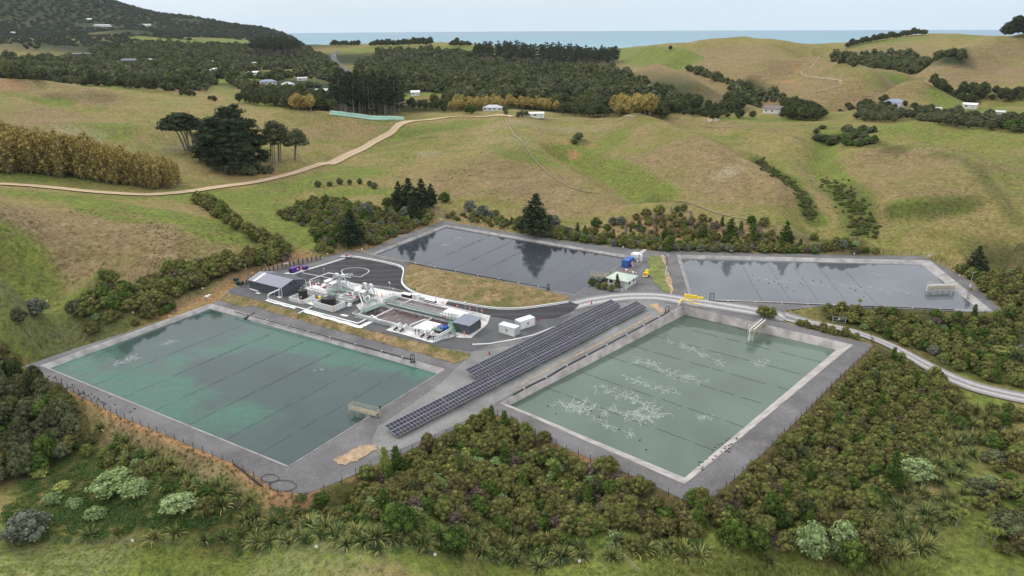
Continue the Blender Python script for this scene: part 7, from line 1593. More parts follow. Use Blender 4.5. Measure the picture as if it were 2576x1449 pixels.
fence('paddock_fence', GW([(130,1360),(310,1367),(420,1372),(525,1379),(720,1384),(860,1393),(1095,1402),(1290,1416),(1460,1418),(1560,1412)]), 5.5, 1.0, 'low post and wire fence along the bottom paddock', K['timber'])
fence('paddock_fence', GW([(1570,1410),(1585,1425),(1610,1449)]), 1.8, 1.2, 'grey timber rail fence at the bottom edge', K['timber'], False)
# little white signs on stakes
for k, (px, py, lab) in enumerate(((336,1372,'leftmost of the four along the bottom paddock fence'),(797,1388,'second of the four along the bottom paddock fence'),(1095,1408,'third of the four along the bottom paddock fence'),(1457,1424,'rightmost of the four along the bottom paddock fence'),(120,764,'beside the lone grey bush at the left'),(336,794,'on the bank fence above the teal pond'),(511,733,'near the white rocks on the bank'),(730,656,'on the fence above the retaining wall'),(825,645,'at the right end of the retaining wall fence'),(911,633,'on the fence left of the dark pond'),(636,694,'above the roof of the grey shed'),(1324,594,'on the far fence of the dark pond'),(1567,628,'at the right end of the dark pond far fence'),(1838,637,'on the far fence of the slate grey pond, left'),(2148,645,'on the far fence of the slate grey pond, right'),(2412,700,'on the end berm fence of the slate grey pond'),(1265,552,'on the bank above the dark pond'))):
    p = PG(px, py); S = empty('sign_stake', p, 'small white sign on a stake ' + lab, 'sign', 'small white signs'); MB().bar((0, .03, -.1), (0, .03, 1.0), .06, 5).build('stake', K['timber'], S); MB().box((0, 0, 1.0), (.45, .04, .5)).build('board', K['white'], S)
# gates
for px, py, w_, rz_, lab in ((1110,558,3.0,rad(20),'steel gate at the far left corner of the dark pond'),(2337,650,3.6,rad(-15),'steel gate at the far right corner of the slate grey pond'),(2110,812,3.2,rad(-10),'steel gate on the access track')):
    p = PG(px, py); S = empty('steel_gate', p, lab, 'gate', 'steel gates', rz_); m = MB(); rail(m, [(-w_/2, 0, .1), (w_/2, 0, .1)], 1.6, w_/2, .08, (1.0, .5, .06)); m.bar((-w_/2, 0, .15), (w_/2, 0, 1.6), .06, 5); m.build('frame', K['galv'], S); MB().box((0, -.05, 1.1), (.6, .03, .45)).build('sign_board', K['white'], S)
    for sg in (-1, 1): MB().bar((sg * (w_/2 + .12), 0, -.2), (sg * (w_/2 + .12), 0, 2.0), .14, 6).build('gate_post', K['galv'], S)

for lab, sp_, L in (('thin farm fence along the upper side of the clay track', 7, [(500,470),(640,452),(780,418),(890,375),(990,318),(1045,297)]), ('thin farm fence along the ridge below the white bach', 7, [(1290,300),(1360,306),(1450,306),(1560,303),(1640,296)]), ('thin farm fence running down the middle spur', 6, [(1275,305),(1330,380),(1400,450),(1480,490),(1620,512),(1740,524)]), ('thin farm fence across the right hand hillside', 8, [(2420,380),(2480,440),(2540,520),(2576,560)])): fence('farm_fence', GW(L), sp_, 1.1, lab, K['timber'])
for L, w_ in (([(1270,300),(1322,375),(1390,447),(1470,490),(1610,512),(1760,526),(1900,555)], .9), ([(1760,318),(1880,322),(2020,316),(2120,320)], .9), ([(2090,142),(2060,165),(2000,182),(2080,200),(2130,212),(2080,225),(2020,240)], 2.0)): tag(ribbon('stock_track', smooth_line(GW(L), 2), w_, .3, M_stock, 3, 2.0), kind='structure')
# ------------------------------------------------------------------ solar field
def panel_glass():
    m, nt, b = nmat('solar_glass'); T = NT(nt); oi = T.n('ObjectInfo').outputs['Random']
    T.lk(T.ramp(oi, [(0, (0.020, 0.016, 0.034)), (.5, (0.028, 0.024, 0.042)), (1, (0.022, 0.030, 0.034))]), b.inputs['Base Color']); b.inputs['Roughness'].default_value = .28; b.inputs['Specular IOR Level'].default_value = .22; return m
M_pv = panel_glass(); M_alu = simple('panel_frame', (0.46, 0.46, 0.49), .5, .1, .06)
def solar_table(C, n0, n1, N, label, idx):
    """C: four world corners (top-left, top-right, bottom-right, bottom-left) of the whole array; columns n0..n1 of N"""
    C = [np.array(c) for c in C]; tl = C[0] + (C[1] - C[0]) * n0 / N; tr = C[0] + (C[1] - C[0]) * n1 / N; bl = C[3] + (C[2] - C[3]) * n0 / N; br = C[3] + (C[2] - C[3]) * n1 / N
    u = (tr - tl); Lu = np.linalg.norm(u); u = u / Lu; v = bl - tl; Lv = np.linalg.norm(v); v = v / Lv; v = v - u * (u @ v); v /= np.linalg.norm(v); w = np.cross(u, v); w = w if w[2] > 0 else -w
    nc = n1 - n0; pw = (Lu - .18) / nc; pl = Lv / 2; zg = h1(tl[0], tl[1])
    S = empty('solar_table', (tl[0], tl[1], zg), label, 'solar panels', 'solar tables'); Mx = Matrix(((u[0], v[0], w[0], 0), (u[1], v[1], w[1], 0), (u[2], v[2], w[2], tl[2] - zg), (0, 0, 0, 1)))
    if 'pv' not in _lib:
        m = MB(); f = .034; g = .025
        m.box((.5 - 0, .5, -.02), (1 - .02, 1 - .012, .04)); m.mi = 0
        x0, x1 = f, 1 - f
        k = len(m.F); m.mi = 1
        for y0, y1 in ((.025, .487), (.513, .975)): m.add([(x0, y0, .004), (x1, y0, .004), (x1, y1, .004), (x0, y1, .004)], [(0,1,2,3)])
        me = mesh_np('solar_panel', m.V, m.F, [M_alu, M_pv]); me.polygons.foreach_set('material_index', m.M); 
        if w @ np.cross(u, v) < 0: pass
        _lib['pv'] = me
    for i in range(nc):
        for j in range(2):
            o = obj('solar_panel', _lib['pv'], S); o.matrix_local = Mx @ Matrix.Translation((i * pw, j * pl + .015 * j, 0)) @ Matrix.Diagonal((pw, pl - .02, 1, 1))
    m = MB(); R3 = Mx.to_3x3(); t0 = Mx.translation
    for q in (.35, 1.65): m.bar(t0 + R3 @ Vector((0, pl * q, -.10)), t0 + R3 @ Vector((Lu - .2, pl * q, -.10)), .12, 5)
    m.build('rail', K['galv'], S); lm = MB()
    for i in range(int(Lu / 3.4) + 1):
        x = .5 + i * 3.3
        if x > Lu - .2: break
        for q in (.35, 1.65):
            p = t0 + R3 @ Vector((x, pl * q, -.12)); wx, wy = p.x + tl[0], p.y + tl[1]; lm.bar((p.x, p.y, h1(wx, wy) - zg - .1), p, .11, 5)
    lm.build('post', K['galv'], S)
def gz(q, dz):
    z = 1.0
    for _ in range(10): p = PZ(*q, z); z = h1(p[0], p[1]) + dz
    return PZ(*q, z)
LOW = [gz(zE(175,1005), 1.75), gz(zF(1335,155), 1.75), gz(zF(1575,345), .75), gz(zE(405,1250), .75)]
UP = [gz((1169.5,929.5), 1.75), gz(zF(690,110), 1.75), gz(zF(930,290), .75), gz((1195.5,955), .75)]
cut = [0, 17, 33, 49, 65, 81, 100]
for i in range(6): solar_table(LOW, cut[i], cut[i + 1], 100, 'solar table of the long lower row, ' + ('nearest the camera', 'second from its near end', 'third from its near end', 'fourth from its near end', 'fifth from its near end', 'at its far end')[i], i)
cut = [0, 5, 21, 37, 53, 66]
for i in range(5): solar_table(UP, cut[i], cut[i + 1], 66, 'solar table of the shorter upper row, ' + ('the short one at its near end', 'second from its near end', 'third from its near end', 'fourth from its near end', 'at its far end')[i], i)

# ------------------------------------------------------------------ containers
def container(p, rz, label, mat, L=5.13, Wd=2.2, h_=2.3, door_end=1, logo=True, frame=None):
    S = empty('shipping_container', p, label, 'container', None, rz); MB().box((0, 0, h_/2 + .08), (L, Wd, h_ - .05)).build('body', mat, S, bevel=.03); MB().box((0, 0, h_ + .09), (L + .04, Wd + .04, .1)).build('roof', frame or K['white'], S); m = MB()
    for x in (-1, 1):
        for y in (-1, 1): m.box((x * (L/2 - .02), y * (Wd/2 - .02), h_/2 + .05), (.16, .16, h_ + .04))
    for y in (-1, 1): m.box((0, y * (Wd/2 - .01), .13), (L, .1, .16))
    m.build('frame', frame or K['lgrey'], S)
    for y in (-.54, .54):
        d = MB().box((door_end * (L/2 + .03), y, h_/2 + .06), (.06, 1.0, h_ - .3)).build('door', frame or K['lgrey'], S); lk = MB()
        for q in (-.25, .25): lk.bar((door_end * (L/2 + .09), y + q, .25), (door_end * (L/2 + .09), y + q, h_ - .1), .05, 5)
        lk.build('lock_rod', K['galv'], d)
    return S
p0 = gz(zD(180,640), .05); p1 = gz(zD(605,765), .05); p2 = gz(zD(750,690), .05); rz = math.atan2(*(p1 - p0)[1::-1]); n_ = np.array([-math.sin(rz), math.cos(rz), 0])
def emblem(S, y, L, x):
    """round sunset picture with a standing bird on a white square"""
    s = -1; yy = -y - .02; MB().box((x, yy, 1.15), (.95, .02, 1.15)).build('emblem_board', K['white'], S); m = MB(); pts_ = [(x + .42 * math.cos(t), yy - .02, 1.35 + .42 * math.sin(t)) for t in np.linspace(0, 2 * PI, 20, endpoint=False)]; m.add(pts_, [tuple(range(20))]); m.build('emblem_disc', simple('amber_disc', (.78, .45, .10), .6), S)
    m = MB(); m.add([(x - .1, yy - .03, 1.2), (x + .22, yy - .03, .95), (x + .12, yy - .03, 1.35), (x - .02, yy - .03, 1.62), (x - .16, yy - .03, 1.5)], [(0,1,2,3,4)]); m.bar((x + .02, yy - .02, 1.15), (x + .02, yy - .02, .8), .05, 4); m.build('emblem_bird', K['bird'], S)
c1 = container(p0 + (p1 - p0) / 2 + n_ * 1.1, rz, 'ribbed white shipping container with bird emblem, left of the two', K['corr']); emblem(c1, 1.1, 5.13, -.05)
q0 = gz(zD(785,575), .05); q1 = gz(zD(1175,440), .05); rz2 = math.atan2(*(q1 - q0)[1::-1]); n2 = np.array([-math.sin(rz2), math.cos(rz2), 0])
c2 = container(q0 + (q1 - q0) / 2 + n2 * 1.1, rz2, 'smooth white shipping container with bird emblem, right of the two', K['white'], door_end=-1); emblem(c2, 1.1, 5.13, .1)
a = gz(zO(1370,400), .05); b = gz(zO(1540,290), .05); cL = gz(zO(1225,385), .05); rz = math.atan2(*(b - a)[1::-1]); nn = np.array([-math.sin(rz), math.cos(rz), 0]); u_ = np.array([math.cos(rz), math.sin(rz), 0])
c3 = container(a + u_ * 2.56 + nn * 1.1, rz, 'bright blue shipping container at the corner of the dark far pond', K['corrblue'], door_end=-1, frame=K['blue'])
# machines behind the blue container
p = gz(zO(1590,270), 0); S = empty('white_process_unit', p + np.array([1.6, 3.2, 0]), 'white boxed unit with long outlet pipes beside the blue container', 'unit', None, rz); MB().box((-.6, 1.0, 1.9), (3.0, 2.4, 1.5)).build('housing', K['white'], S, bevel=.05); MB().box((-.4, -.9, 1.2), (.9, .8, 2.3)).build('tower', K['white'], S, bevel=.05); m = MB()
for y in (-.2, .5): m.tube([(.2, y, 2.0), (2.6, y - .3, 2.5), (4.2, y - .5, 2.9)], .3, 8)
m.build('outlet_pipe', K['white'], S); m = MB()
for x in (-1.8, .6):
    for y in (0, 2.0): m.bar((x, y, 0), (x, y, 1.2), .14, 6)
m.build('leg', K['galv'], S)
S = empty('white_drum', gz(zO(1640,225), 0), 'small white drum right of the boxed unit', 'drum'); MB().lathe((0, 0, 0), [(.35, 0), (.38, .6), (.2, .75)], 12).build('body', K['white'], S)
S = empty('leaning_board', gz(zO(1520,350), 0), 'faded pink board leaning against the blue container', 'board', None, rz); MB().box((0, .2, .75), (1.9, .08, 1.6), 0, rad(-20)).build('board', K['pink'], S)
# yellow machine on wheels
p = gz(zO(1885,640), 0); S = empty('wood_chipper', p, 'bright yellow wheeled chipper with a long spout on the gravel', 'machine', None, rad(60)); MB().box((0, 0, 1.0), (1.9, 1.25, 1.0)).build('body', K['yellow'], S, bevel=.1); MB().box((.75, 0, 1.75), (.9, 1.05, .8)).build('hood', K['yellow'], S, bevel=.12); MB().box((-.95, 0, 1.15), (.5, .7, .5)).build('feed_chute', K['orange'], S, bevel=.04); MB().bar((.8, -.2, 1.5), (3.3, -.9, 2.5), .16, 6, .1).build('spout', simple('lime_spout', (.45, .60, .25), .5), S); MB().box((-.1, 0, .42), (2.4, 1.5, .12)).build('chassis', K['white'], S); MB().bar((-1.2, 0, .4), (-2.0, 0, .35), .1, 5).build('drawbar', K['galv'], S)
for y in (-.78, .78): MB().bar((.1, y - .12, .34), (.1, y + .12, .34), .68, 14).build('wheel', K['dark'], S)
# dark car
def car(p, rz, label, paint):
    S = empty('parked_car', p, label, 'car', None, rz); L, Wc = 3.9, 1.6; m = MB(); prof = [(-1.95, .35), (-1.95, .75), (-1.8, .95), (-1.45, 1.0), (-.95, 1.42), (.55, 1.45), (1.45, 1.08), (1.9, .98), (1.95, .6), (1.9, .35)]; n = len(prof)
    V = []
    for x, z in prof:
        w = Wc/2 * (1 if z < 1.05 else .84); V += [(x, -w, z), (x, w, z)]
    F = [(2*i, 2*i + 1, 2*((i+1) % n) + 1, 2*((i+1) % n)) for i in range(n)] + [tuple(2*i for i in range(n))[::-1], tuple(2*i + 1 for i in range(n))]
    m.add(V, F); m.build('body', paint, S, bevel=.05); g = MB(); g.add([(-1.42, -.62, 1.03), (-1.42, .62, 1.03), (-.98, .58, 1.41), (-.98, -.58, 1.41)], [(0,1,2,3)]); g.add([(1.42, .62, 1.1), (1.42, -.62, 1.1), (.6, -.58, 1.45), (.6, .58, 1.45)], [(0,1,2,3)])
    for sg in (-1, 1): g.add([(-1.2, sg * .80, 1.06), (1.2, sg * .80, 1.1), (.55, sg * .69, 1.4), (-.85, sg * .69, 1.39)], [(0,1,2,3)])
    for f in range(len(g.V)): g.V[f] = (g.V[f][0] * 1.012, g.V[f][1] * 1.02, g.V[f][2] + .012)
    g.build('window', K['glass'], S)
    for x in (-1.2, 1.2):
        for y in (-.78, .78): w = MB().bar((x, y - .1, .3), (x, y + .1, .3), .6, 16).build('wheel', K['dark'], S); MB().bar((x, y - .105, .3), (x, y + .105, .3), .34, 10).build('rim', K['galv'], w)
    for y in (-.6, .6): MB().box((1.93, y, .85), (.06, .3, .14)).build('headlight', K['lgrey'], S); MB().box((-1.95, y, .88), (.05, .25, .16)).build('taillight', K['red'], S)
    return S
car(gz(zO(650,790), 0), rad(48), 'dark grey car parked between the dark pond and the office', K['carblk'])
# office with pale green hip roof
e = [gz(zO(810,860), 0), gz(zO(1340,965), 0), gz(zO(1600,810), 0)]
rz = math.atan2(*(e[1] - e[0])[1::-1]); u_ = np.array([math.cos(rz), math.sin(rz), 0]); v_ = np.array([-math.sin(rz), math.cos(rz), 0]); Lh = (e[1] - e[0]) @ u_; Wh = max(4.2, (e[2] - e[1]) @ v_)
def house(p, rz, L, Wd, h_, rh, label, wall, roof, hip=True, ov=.45, name='house', wins=3, door=True, chimney=False, group=None, parent_detail=True):
    S = empty(name, p, label, 'house', group, rz); MB().prism([(-L/2, -Wd/2), (L/2, -Wd/2), (L/2, Wd/2), (-L/2, Wd/2)], -.8, h_).build('wall', wall, S); a, b = L/2 + ov, Wd/2 + ov; rl = max(0.1, L/2 - Wd/2) if hip else a
    V = [(-a, -b, h_), (a, -b, h_), (a, b, h_), (-a, b, h_), (-rl, 0, h_ + rh), (rl, 0, h_ + rh)]; m = MB(); m.add(V, [(0,1,5,4), (2,3,4,5), (1,2,5), (3,0,4), (3,2,1,0)])
    if not hip: m = MB().add([(-a, -b, h_ - .1), (a, -b, h_ - .1), (a, 0, h_ + rh), (-a, 0, h_ + rh), (a, b, h_ - .1), (-a, b, h_ - .1), (-a, -b, h_ + .05), (a, -b, h_ + .05), (a, 0, h_ + rh + .15), (-a, 0, h_ + rh + .15), (a, b, h_ + .05), (-a, b, h_ + .05)], [(6,7,8,9), (9,8,10,11), (3,2,1,0), (5,4,2,3), (0,1,7,6), (4,5,11,10), (1,2,8,7), (2,4,10,8), (3,0,6,9), (5,3,9,11)]); MB().add([(-L/2, -Wd/2, h_), (-L/2, Wd/2, h_), (-L/2, 0, h_ + rh - .1), (L/2, -Wd/2, h_), (L/2, Wd/2, h_), (L/2, 0, h_ + rh - .1)], [(0,2,1), (3,4,5)]).build('gable', wall, S)
    rf = m.build('roof', roof, S)
    if chimney: MB().box((L * .2, .3, h_ + rh + .3), (.6, .6, 1.2)).build('chimney', K['lgrey'], rf)
    for k in range(wins):
        x = -L/2 + L * (k + .5) / wins; w_ = min(1.5, L / wins * .55)
        if door and k == wins - 1: MB().box((x, -Wd/2 - .03, 1.0), (.9, .06, 2.0)).build('door', K['lgrey'], S); continue
        f = MB().box((x, -Wd/2 - .03, h_ * .58), (w_ + .16, .06, 1.16)).build('window', K['white'], S); MB().box((x, -Wd/2 - .05, h_ * .58), (w_, .06, 1.0)).build('pane', K['glass'], f)
    for k in range(2):
        f = MB().box((L/2 + .03, -Wd/4 + k * Wd/2, h_ * .58), (.06, 1.2, 1.1)).build('window', K['white'], S); MB().box((L/2 + .05, -Wd/4 + k * Wd/2, h_ * .58), (.06, 1.0, .95)).build('pane', K['glass'], f)
    return S
of = house(e[0] + u_ * Lh/2 + v_ * Wh/2, rz, Lh, Wh, 2.2, 1.25, 'small cream office with pale green hipped roof beside the dark pond', K['cream'], K['pgreen'], True, .6, 'site_office')
m = MB(); ridges = 12
S = empty('ramp_railing', gz(zO(1190,1085), 0), 'white ramp railing along the right side of the office', 'railing'); base = gz(zO(1190,1085), 0); m = MB()
for k in range(4):
    f0 = gz(zO(1190 + 36 * k, 1085 - 14 * k), 0) - base; m.tube([f0, f0 + np.array([0, 0, 1.0]), f0 + np.array([.25, .5, 1.05])], .08, 6)
f0 = gz(zO(1300,1040), 0) - base; f1 = gz(zO(1600,840), 0) - base; rail(m, [tuple(f0), tuple(f1)], 1.0, 1.2, .08, (1.0, .66, .33)); m.build('railing', K['white'], S)
for px_, py_, s_, mk, k_, lab in ((1490,718,.95,'green','round','dense green bush at the left front of the office'),(1552,722,.8,'olive','tall','upright bush at the right front of the office'),(1520,728,.8,'manuka','manuka','dark bush in the middle of the office front'),(1538,732,.7,'manuka','manuka','low dark bush before the upright one at the office'),(1505,726,.7,'scrub','manuka','low grey bush at the office front'),(1920,795,1.3,'manuka','manuka','olive bush at the start of the access track'),(1940,800,1.0,'manuka','manuka','second olive bush at the start of the access track')):
    p = gz((px_, py_), 0); place('office_bush', k_, mk, p[0], p[1], p[2] - .1, s_, s_ * 1.05, r5, lab, 'bush')
p = gz(zC(1352,415), 0); S = empty('power_pole', p, 'slim power pole with white-banded base by the rough lawn', 'power pole'); MB().bar((0, 0, -.3), (.3, 0, 6.8), .22, 8, .16).build('pole', K['dark'], S); MB().bar((.02, 0, .0), (.18, 0, 3.6), .27, 8, .24).build('sleeve', K['white'], S); MB().box((.3, 0, 6.5), (1.5, .12, .12)).build('crossarm', K['timber'], S); MB().box((.45, -.1, 6.9), (.5, .4, .6)).build('transformer', K['lgrey'], S)
p = PG(2432,752); S = empty('power_pole', p, 'timber power pole with lamp arm at the far right corner', 'power pole'); MB().bar((0, 0, -.3), (.25, 0, 8.2), .3, 8, .2).build('pole', K['timber'], S); MB().bar((.25, 0, 8.0), (1.2, 0, 8.3), .1, 5).build('lamp_arm', K['galv'], S); MB().box((.1, -.16, 4.2), (.3, .06, 1.1)).build('plate', K['white'], S)
# junk behind office
for q, mt, s_, lab in ((zO(1330,470),K['white'],(.9,.5,.5),'white crate in the pile behind the office'),(zO(1280,465),K['red'],(.8,.4,.4),'faded red crate in the pile behind the office'),(zO(1450,520),K['orange'],(.7,.5,.45),'orange crate behind the office'),(zO(1520,545),K['white'],(.6,.6,.6),'white drum behind the office'),(zO(1600,548),K['white'],(.3,.3,.35),'small white tub right of the office roof')):
    o = MB().box((0, 0, s_[2]/2), s_).build('crate', mt, None, bevel=.06, loc=gz(q, 0)); o.rotation_euler[2] = .6; tag(o, lab, 'crate', 'crates behind the office')
# yellow bridge parapets
def parapet(q0, qc, q1, h0, lab, face):
    S = empty('bridge_parapet', gz(qc, 0), lab, 'barrier', 'yellow parapets'); c = gz(qc, 0); a = gz(q0, 0) - c; b = gz(q1, 0) - c
    for nm, d, L in (('short_arm', a / np.linalg.norm(a), np.linalg.norm(a)), ('long_arm', b / np.linalg.norm(b), np.linalg.norm(b))):
        m = MB(); cap = MB(); ang = math.atan2(d[1], d[0])
        for f0, f1, hh_ in ((.0, .62, h0), (.62, 1.0, h0 * .6)): mid = d * L * (f0 + f1) / 2; m.box((mid[0], mid[1], hh_/2 - .15), (L * (f1 - f0) - .01, .35, hh_ + .3), ang); cap.box((mid[0], mid[1], hh_ + .06), (L * (f1 - f0) + .05, .48, .14), ang)
        m.build('wall', face, S); cap.build('capping', K['yellow'], S)
parapet(zC(1515,785), zC(1565,745), zC(1770,800), 1.0, 'white concrete parapet with yellow capping at the corner of the sage pond', K['conc']); parapet(zC(1600,665), zC(1612,690), zC(1830,708), 1.0, 'bright yellow parapet beside the slate grey pond', K['yellow'])
# ------------------------------------------------------------------ jetties
def jetty(q_out, q_in, zdeck, zwat, w, label, white_pipes=False):
    a = PZ(*q_out, zdeck); b = PZ(*q_in, zdeck); d = (b - a)[:2]; L = np.hypot(*d); ang = math.atan2(d[1], d[0]); S = empty('timber_jetty', (a[0], a[1], zwat), label, 'jetty', 'timber jetties', ang); hd = zdeck - zwat; m = MB(); n = int(L / .32)
    for k in range(n): m.box((.16 + k * .32, 0, hd), (.26, w, .08))
    m.build('deck', K['timber'], S); m = MB()
    for y in (-w/2 + .06, w/2 - .06): m.box((L/2, y, hd - .14), (L, .12, .2))
    m.build('bearer', K['ptimber'], S); k = max(2, int(L / 1.9)); pm = MB().bar((0, 0, -1.2), (0, 0, hd + .95), .16, 7); me = mesh_np('pile', pm.V, pm.F, K['ptimber'])
    for i in range(k + 1):
        for y in (-w/2, w/2): obj('pile', me, S, (.1 + (L - .3) * i / k, y, 0))
    m = MB()
    for y in (-w/2, w/2):
        for f in (.95, .5): m.bar((.1, y, hd + f), (L - .2, y, hd + f), .09, 5)
    for f in (.95, .5): m.bar((.1, -w/2, hd + f), (.1, w/2, hd + f), .09, 5)
    m.build('handrail', K['ptimber'], S); m = MB()
    for k in range(3): m.box((L + .15 + .22 * k, 0, hd - .12 - .16 * k), (.2, w * .8, .05))
    m.build('step', K['timber'], S)
    if white_pipes:
        m = MB()
        for y in (-w * .3, w * .2): m.bar((.3, y, hd + .75), (L + .8, y, hd + .75), .26, 8)
        m.tube([(.4, w * .2, hd + .7), (.0, w * .2, hd + .4), (-.1, w * .2, -.3)], .3, 8); m.build('pipe', K['white'], S); m = MB(); m.bar((.2, w/2, hd + .9), (.2, w/2, hd + 1.3), .08, 6); m.bar((.2, w/2, hd + 1.3), (1.6, w/2 + .2, hd + 1.7), .08, 6); m.build('davit', K['white'], S); MB().lathe((.9, 0, -.6), [(.45, 0), (.45, hd + .1), (.3, hd + .3)], 14).build('pump_drum', K['lgrey'], S)
    else: MB().lathe((L - .2, w/2 + .05, hd + .9), [(.14, 0), (.16, .5), (.18, .6)], 10).build('float_switch', K['dark'], S)
    return S
jetty((882,1024), (953,1042), .55, -.9, 1.5, 'weathered timber jetty in the right part of the teal pond'); jetty((1487,690), (1534,696), 2.6, 1.35, 1.6, 'weathered timber jetty at the right end of the dark pond')
jetty((1889,836), (1917,812), 1.5, -1.1, 1.7, 'timber jetty with white pipes at the far side of the sage pond', True); jetty((2335,724), (2398,722), 2.6, 1.2, 1.8, 'timber jetty with white pipes at the right end of the slate grey pond', True)
S = empty('orange_marker', gz((2401,722), 0), 'orange marker post beside the slate pond jetty', 'marker'); MB().lathe((0, 0, 0), [(.2, 0), (.16, 1.0), (.1, 1.1)], 10).build('post', K['orange'], S)
S = empty('floating_pump', PZ(624,801,-.9), 'dark green floating pump in the far corner of the teal pond', 'pump', None, rad(30)); MB().box((0, 0, .15), (2.2, .9, .4)).build('pontoon', K['dgreen'], S, bevel=.08); MB().bar((-.5, 0, .3), (.6, 0, .9), .4, 8).build('motor', K['dark'], S); MB().tube([(.7, 0, .8), (1.6, .6, 1.1), (2.2, 1.2, 1.0)], .2, 6).build('outlet', K['dark'], S)
# black pipes along the ponds, pipe hoops
def edge_pipe(L, label, w=.26, off=.25):
    Q = resample(PW(L), 4.0); z = H(Q) + off; c = np.array([*Q[0], z[0]]); S = empty('black_pipe', c, label, 'pipe', 'black pipes along the ponds'); MB().tube([(q[0] - c[0], q[1] - c[1], zz - c[2]) for q, zz in zip(Q, z)], w, 6).build('tube', K['hose'], S, True); m = MB()
    for q, zz in list(zip(Q, z))[1::2]: m.box((q[0] - c[0], q[1] - c[1], zz - c[2]), (w * 1.3, w * 1.3, w * 1.25), .5)
    m.build('clamp', K['lgrey'], S)
edge_pipe([(590,786),(700,815),(830,851),(960,886),(1040,908)], 'black air pipe along the far right edge of the teal pond'); edge_pipe([(1020,661),(1120,679),(1230,700),(1330,718),(1380,728)], 'black air pipe along the near edge of the dark pond'); edge_pipe([(1797,759),(1900,762),(2000,766),(2130,771),(2260,775),(2400,781)], 'black air pipe along the near edge of the slate grey pond'); edge_pipe([(1675,790),(1600,831),(1500,884),(1400,937),(1290,996)], 'black air pipe along the upper left edge of the sage pond')
for q, w_, h_, rz_, lab in (((1038,911),.9,2.0,.5,'black pipe hoop at the right end of the teal pond pipe'),((1379,730),.7,1.9,.4,'black pipe hoop at the near edge of the dark pond'),((1790,757),1.1,2.4,-.1,'black pipe hoop at the corner of the slate grey pond'),((1678,787),1.2,2.0,.5,'black pipe hoop near the top of the sage pond')):
    S = empty('pipe_hoop', gz(q, 0), lab, 'pipe', 'black pipe hoops', rz_); MB().tube([(-w_/2, 0, 0), (-w_/2, 0, h_ * .98), (-w_/2 + .1, 0, h_), (w_/2 - .1, 0, h_), (w_/2, 0, h_ * .98), (w_/2, 0, 0)], .2, 7).build('hoop', K['hose'], S, True); MB().bar((-.05, 0, 0), (-.05, 0, h_), .1, 6).build('riser', K['hose'], S); MB().box((0, 0, .06), (w_ + .5, .6, .14)).build('base', K['dark'], S)
# drain flumes on the clay bank
for k, (x0, y0, x1, y1) in enumerate(((1575,568,1573,600),(1613,563,1614,602),(1650,542,1647,606),(1689,524,1696,600),(1738,534,1744,592),(1862,560,1868,600),(1912,572,1918,603))):
    a = PG(x0, y0); b = PG(x1, y1); S = empty('drain_flume', a, 'dark drain flume down the clay bank, %s from the left' % ('first', 'second', 'third', 'fourth', 'fifth', 'sixth', 'seventh')[k], 'flume', 'drain flumes on the clay bank'); P_ = [a + (b - a) * f for f in np.linspace(0, 1, 8)]; P_ = [(p[0] - a[0], p[1] - a[1], h1(p[0], p[1]) - a[2] + .25) for p in P_]; MB().tube(P_, .75, 8).build('channel', K['rust'] if False else simple('dark_flume_%d' % k, (.075, .06, .055), .9), S)
# ------------------------------------------------------------------ float lines, foam, birds
def float_line(p0, p1, label, ticks=None, z=0, w=.09, dash=False):
    a = np.array([*p0, z + .05]); b = np.array([*p1, z + .05]); S = empty('float_line', a, label, 'float line', 'float lines on the ponds'); m = MB(); L = np.linalg.norm(b - a); d = (b - a) / L; n = np.array([-d[1], d[0], 0]); m_ = MB(); x = 0.0
    while x < L:
        l = r5.uniform(2.5, 9) if dash else 12; e = min(L, x + l); wob = r5.uniform(-.12, .12, 2); m_.bar(d * x + n * wob[0], d * e + n * wob[1], w, 5); x = e + (r5.uniform(.3, 3.0) if dash else 0)
    m_.build('cord', K['tick'], S)
    if ticks:
        t = MB()
        for f0, f1 in ticks:
            x = f0 * L
            while x < f1 * L:
                if r5.uniform() < .85: l = r5.uniform(.5, 1.1); sk = r5.uniform(.2, .7); t.bar(d * x - n * l * .5, d * (x + sk) + n * l * .5, .075, 4)
                x += .85
        t.build('lateral', K['tick'], S)
def lerp2(A_, B_, f): return np.array(A_) + (np.array(B_) - np.array(A_)) * f
Wt = PONDS['left']['WAT']; zw = PONDS['left']['zw']   # left, top, right, bottom
for k, (f, tk) in enumerate(((.22, None), (.36, [(.25, .95)]), (.50, [(.2, .97)]), (.64, [(.3, .9)]), (.78, None), (.90, None))): float_line(lerp2(Wt[0], Wt[3], f), lerp2(Wt[1], Wt[2], f), 'float line across the teal pond, ' + ('nearest its far bank', 'second from its far bank', 'third from its far bank', 'fourth from its far bank', 'fifth from its far bank', 'nearest its near bank')[k], tk, zw, .035, True)
Wt = PONDS['right']['WAT']; zr = PONDS['right']['zw']   # left, top, right, bottom
RF = [.13, .26, .39, .52, .68, .84]
for k, f in enumerate(RF): float_line(lerp2(Wt[1], Wt[0], f), lerp2(Wt[2], Wt[3], f), 'float line across the sage pond, ' + ('first from its far side', 'second from its far side', 'third from its far side', 'fourth from its far side', 'fifth from its far side', 'nearest its near corner')[k], None, zr, .06, True)
Wt = PONDS['far']['WAT']; zf = PONDS['far']['zw']
for k, f in enumerate((.14, .28, .42, .54, .66, .78, .90)): float_line(lerp2(Wt[0], Wt[3], f), lerp2(Wt[1], Wt[2], f), 'float line across the dark far pond, ' + ('first from the left', 'second from the left', 'third from the left', 'fourth from the left', 'fifth from the left', 'sixth from the left', 'seventh from the left')[k], [(.3, .85)] if k in (1, 2, 3) else None, zf, .03, True)
Wt = PONDS['fareast']['WAT']; ze = PONDS['fareast']['zw']
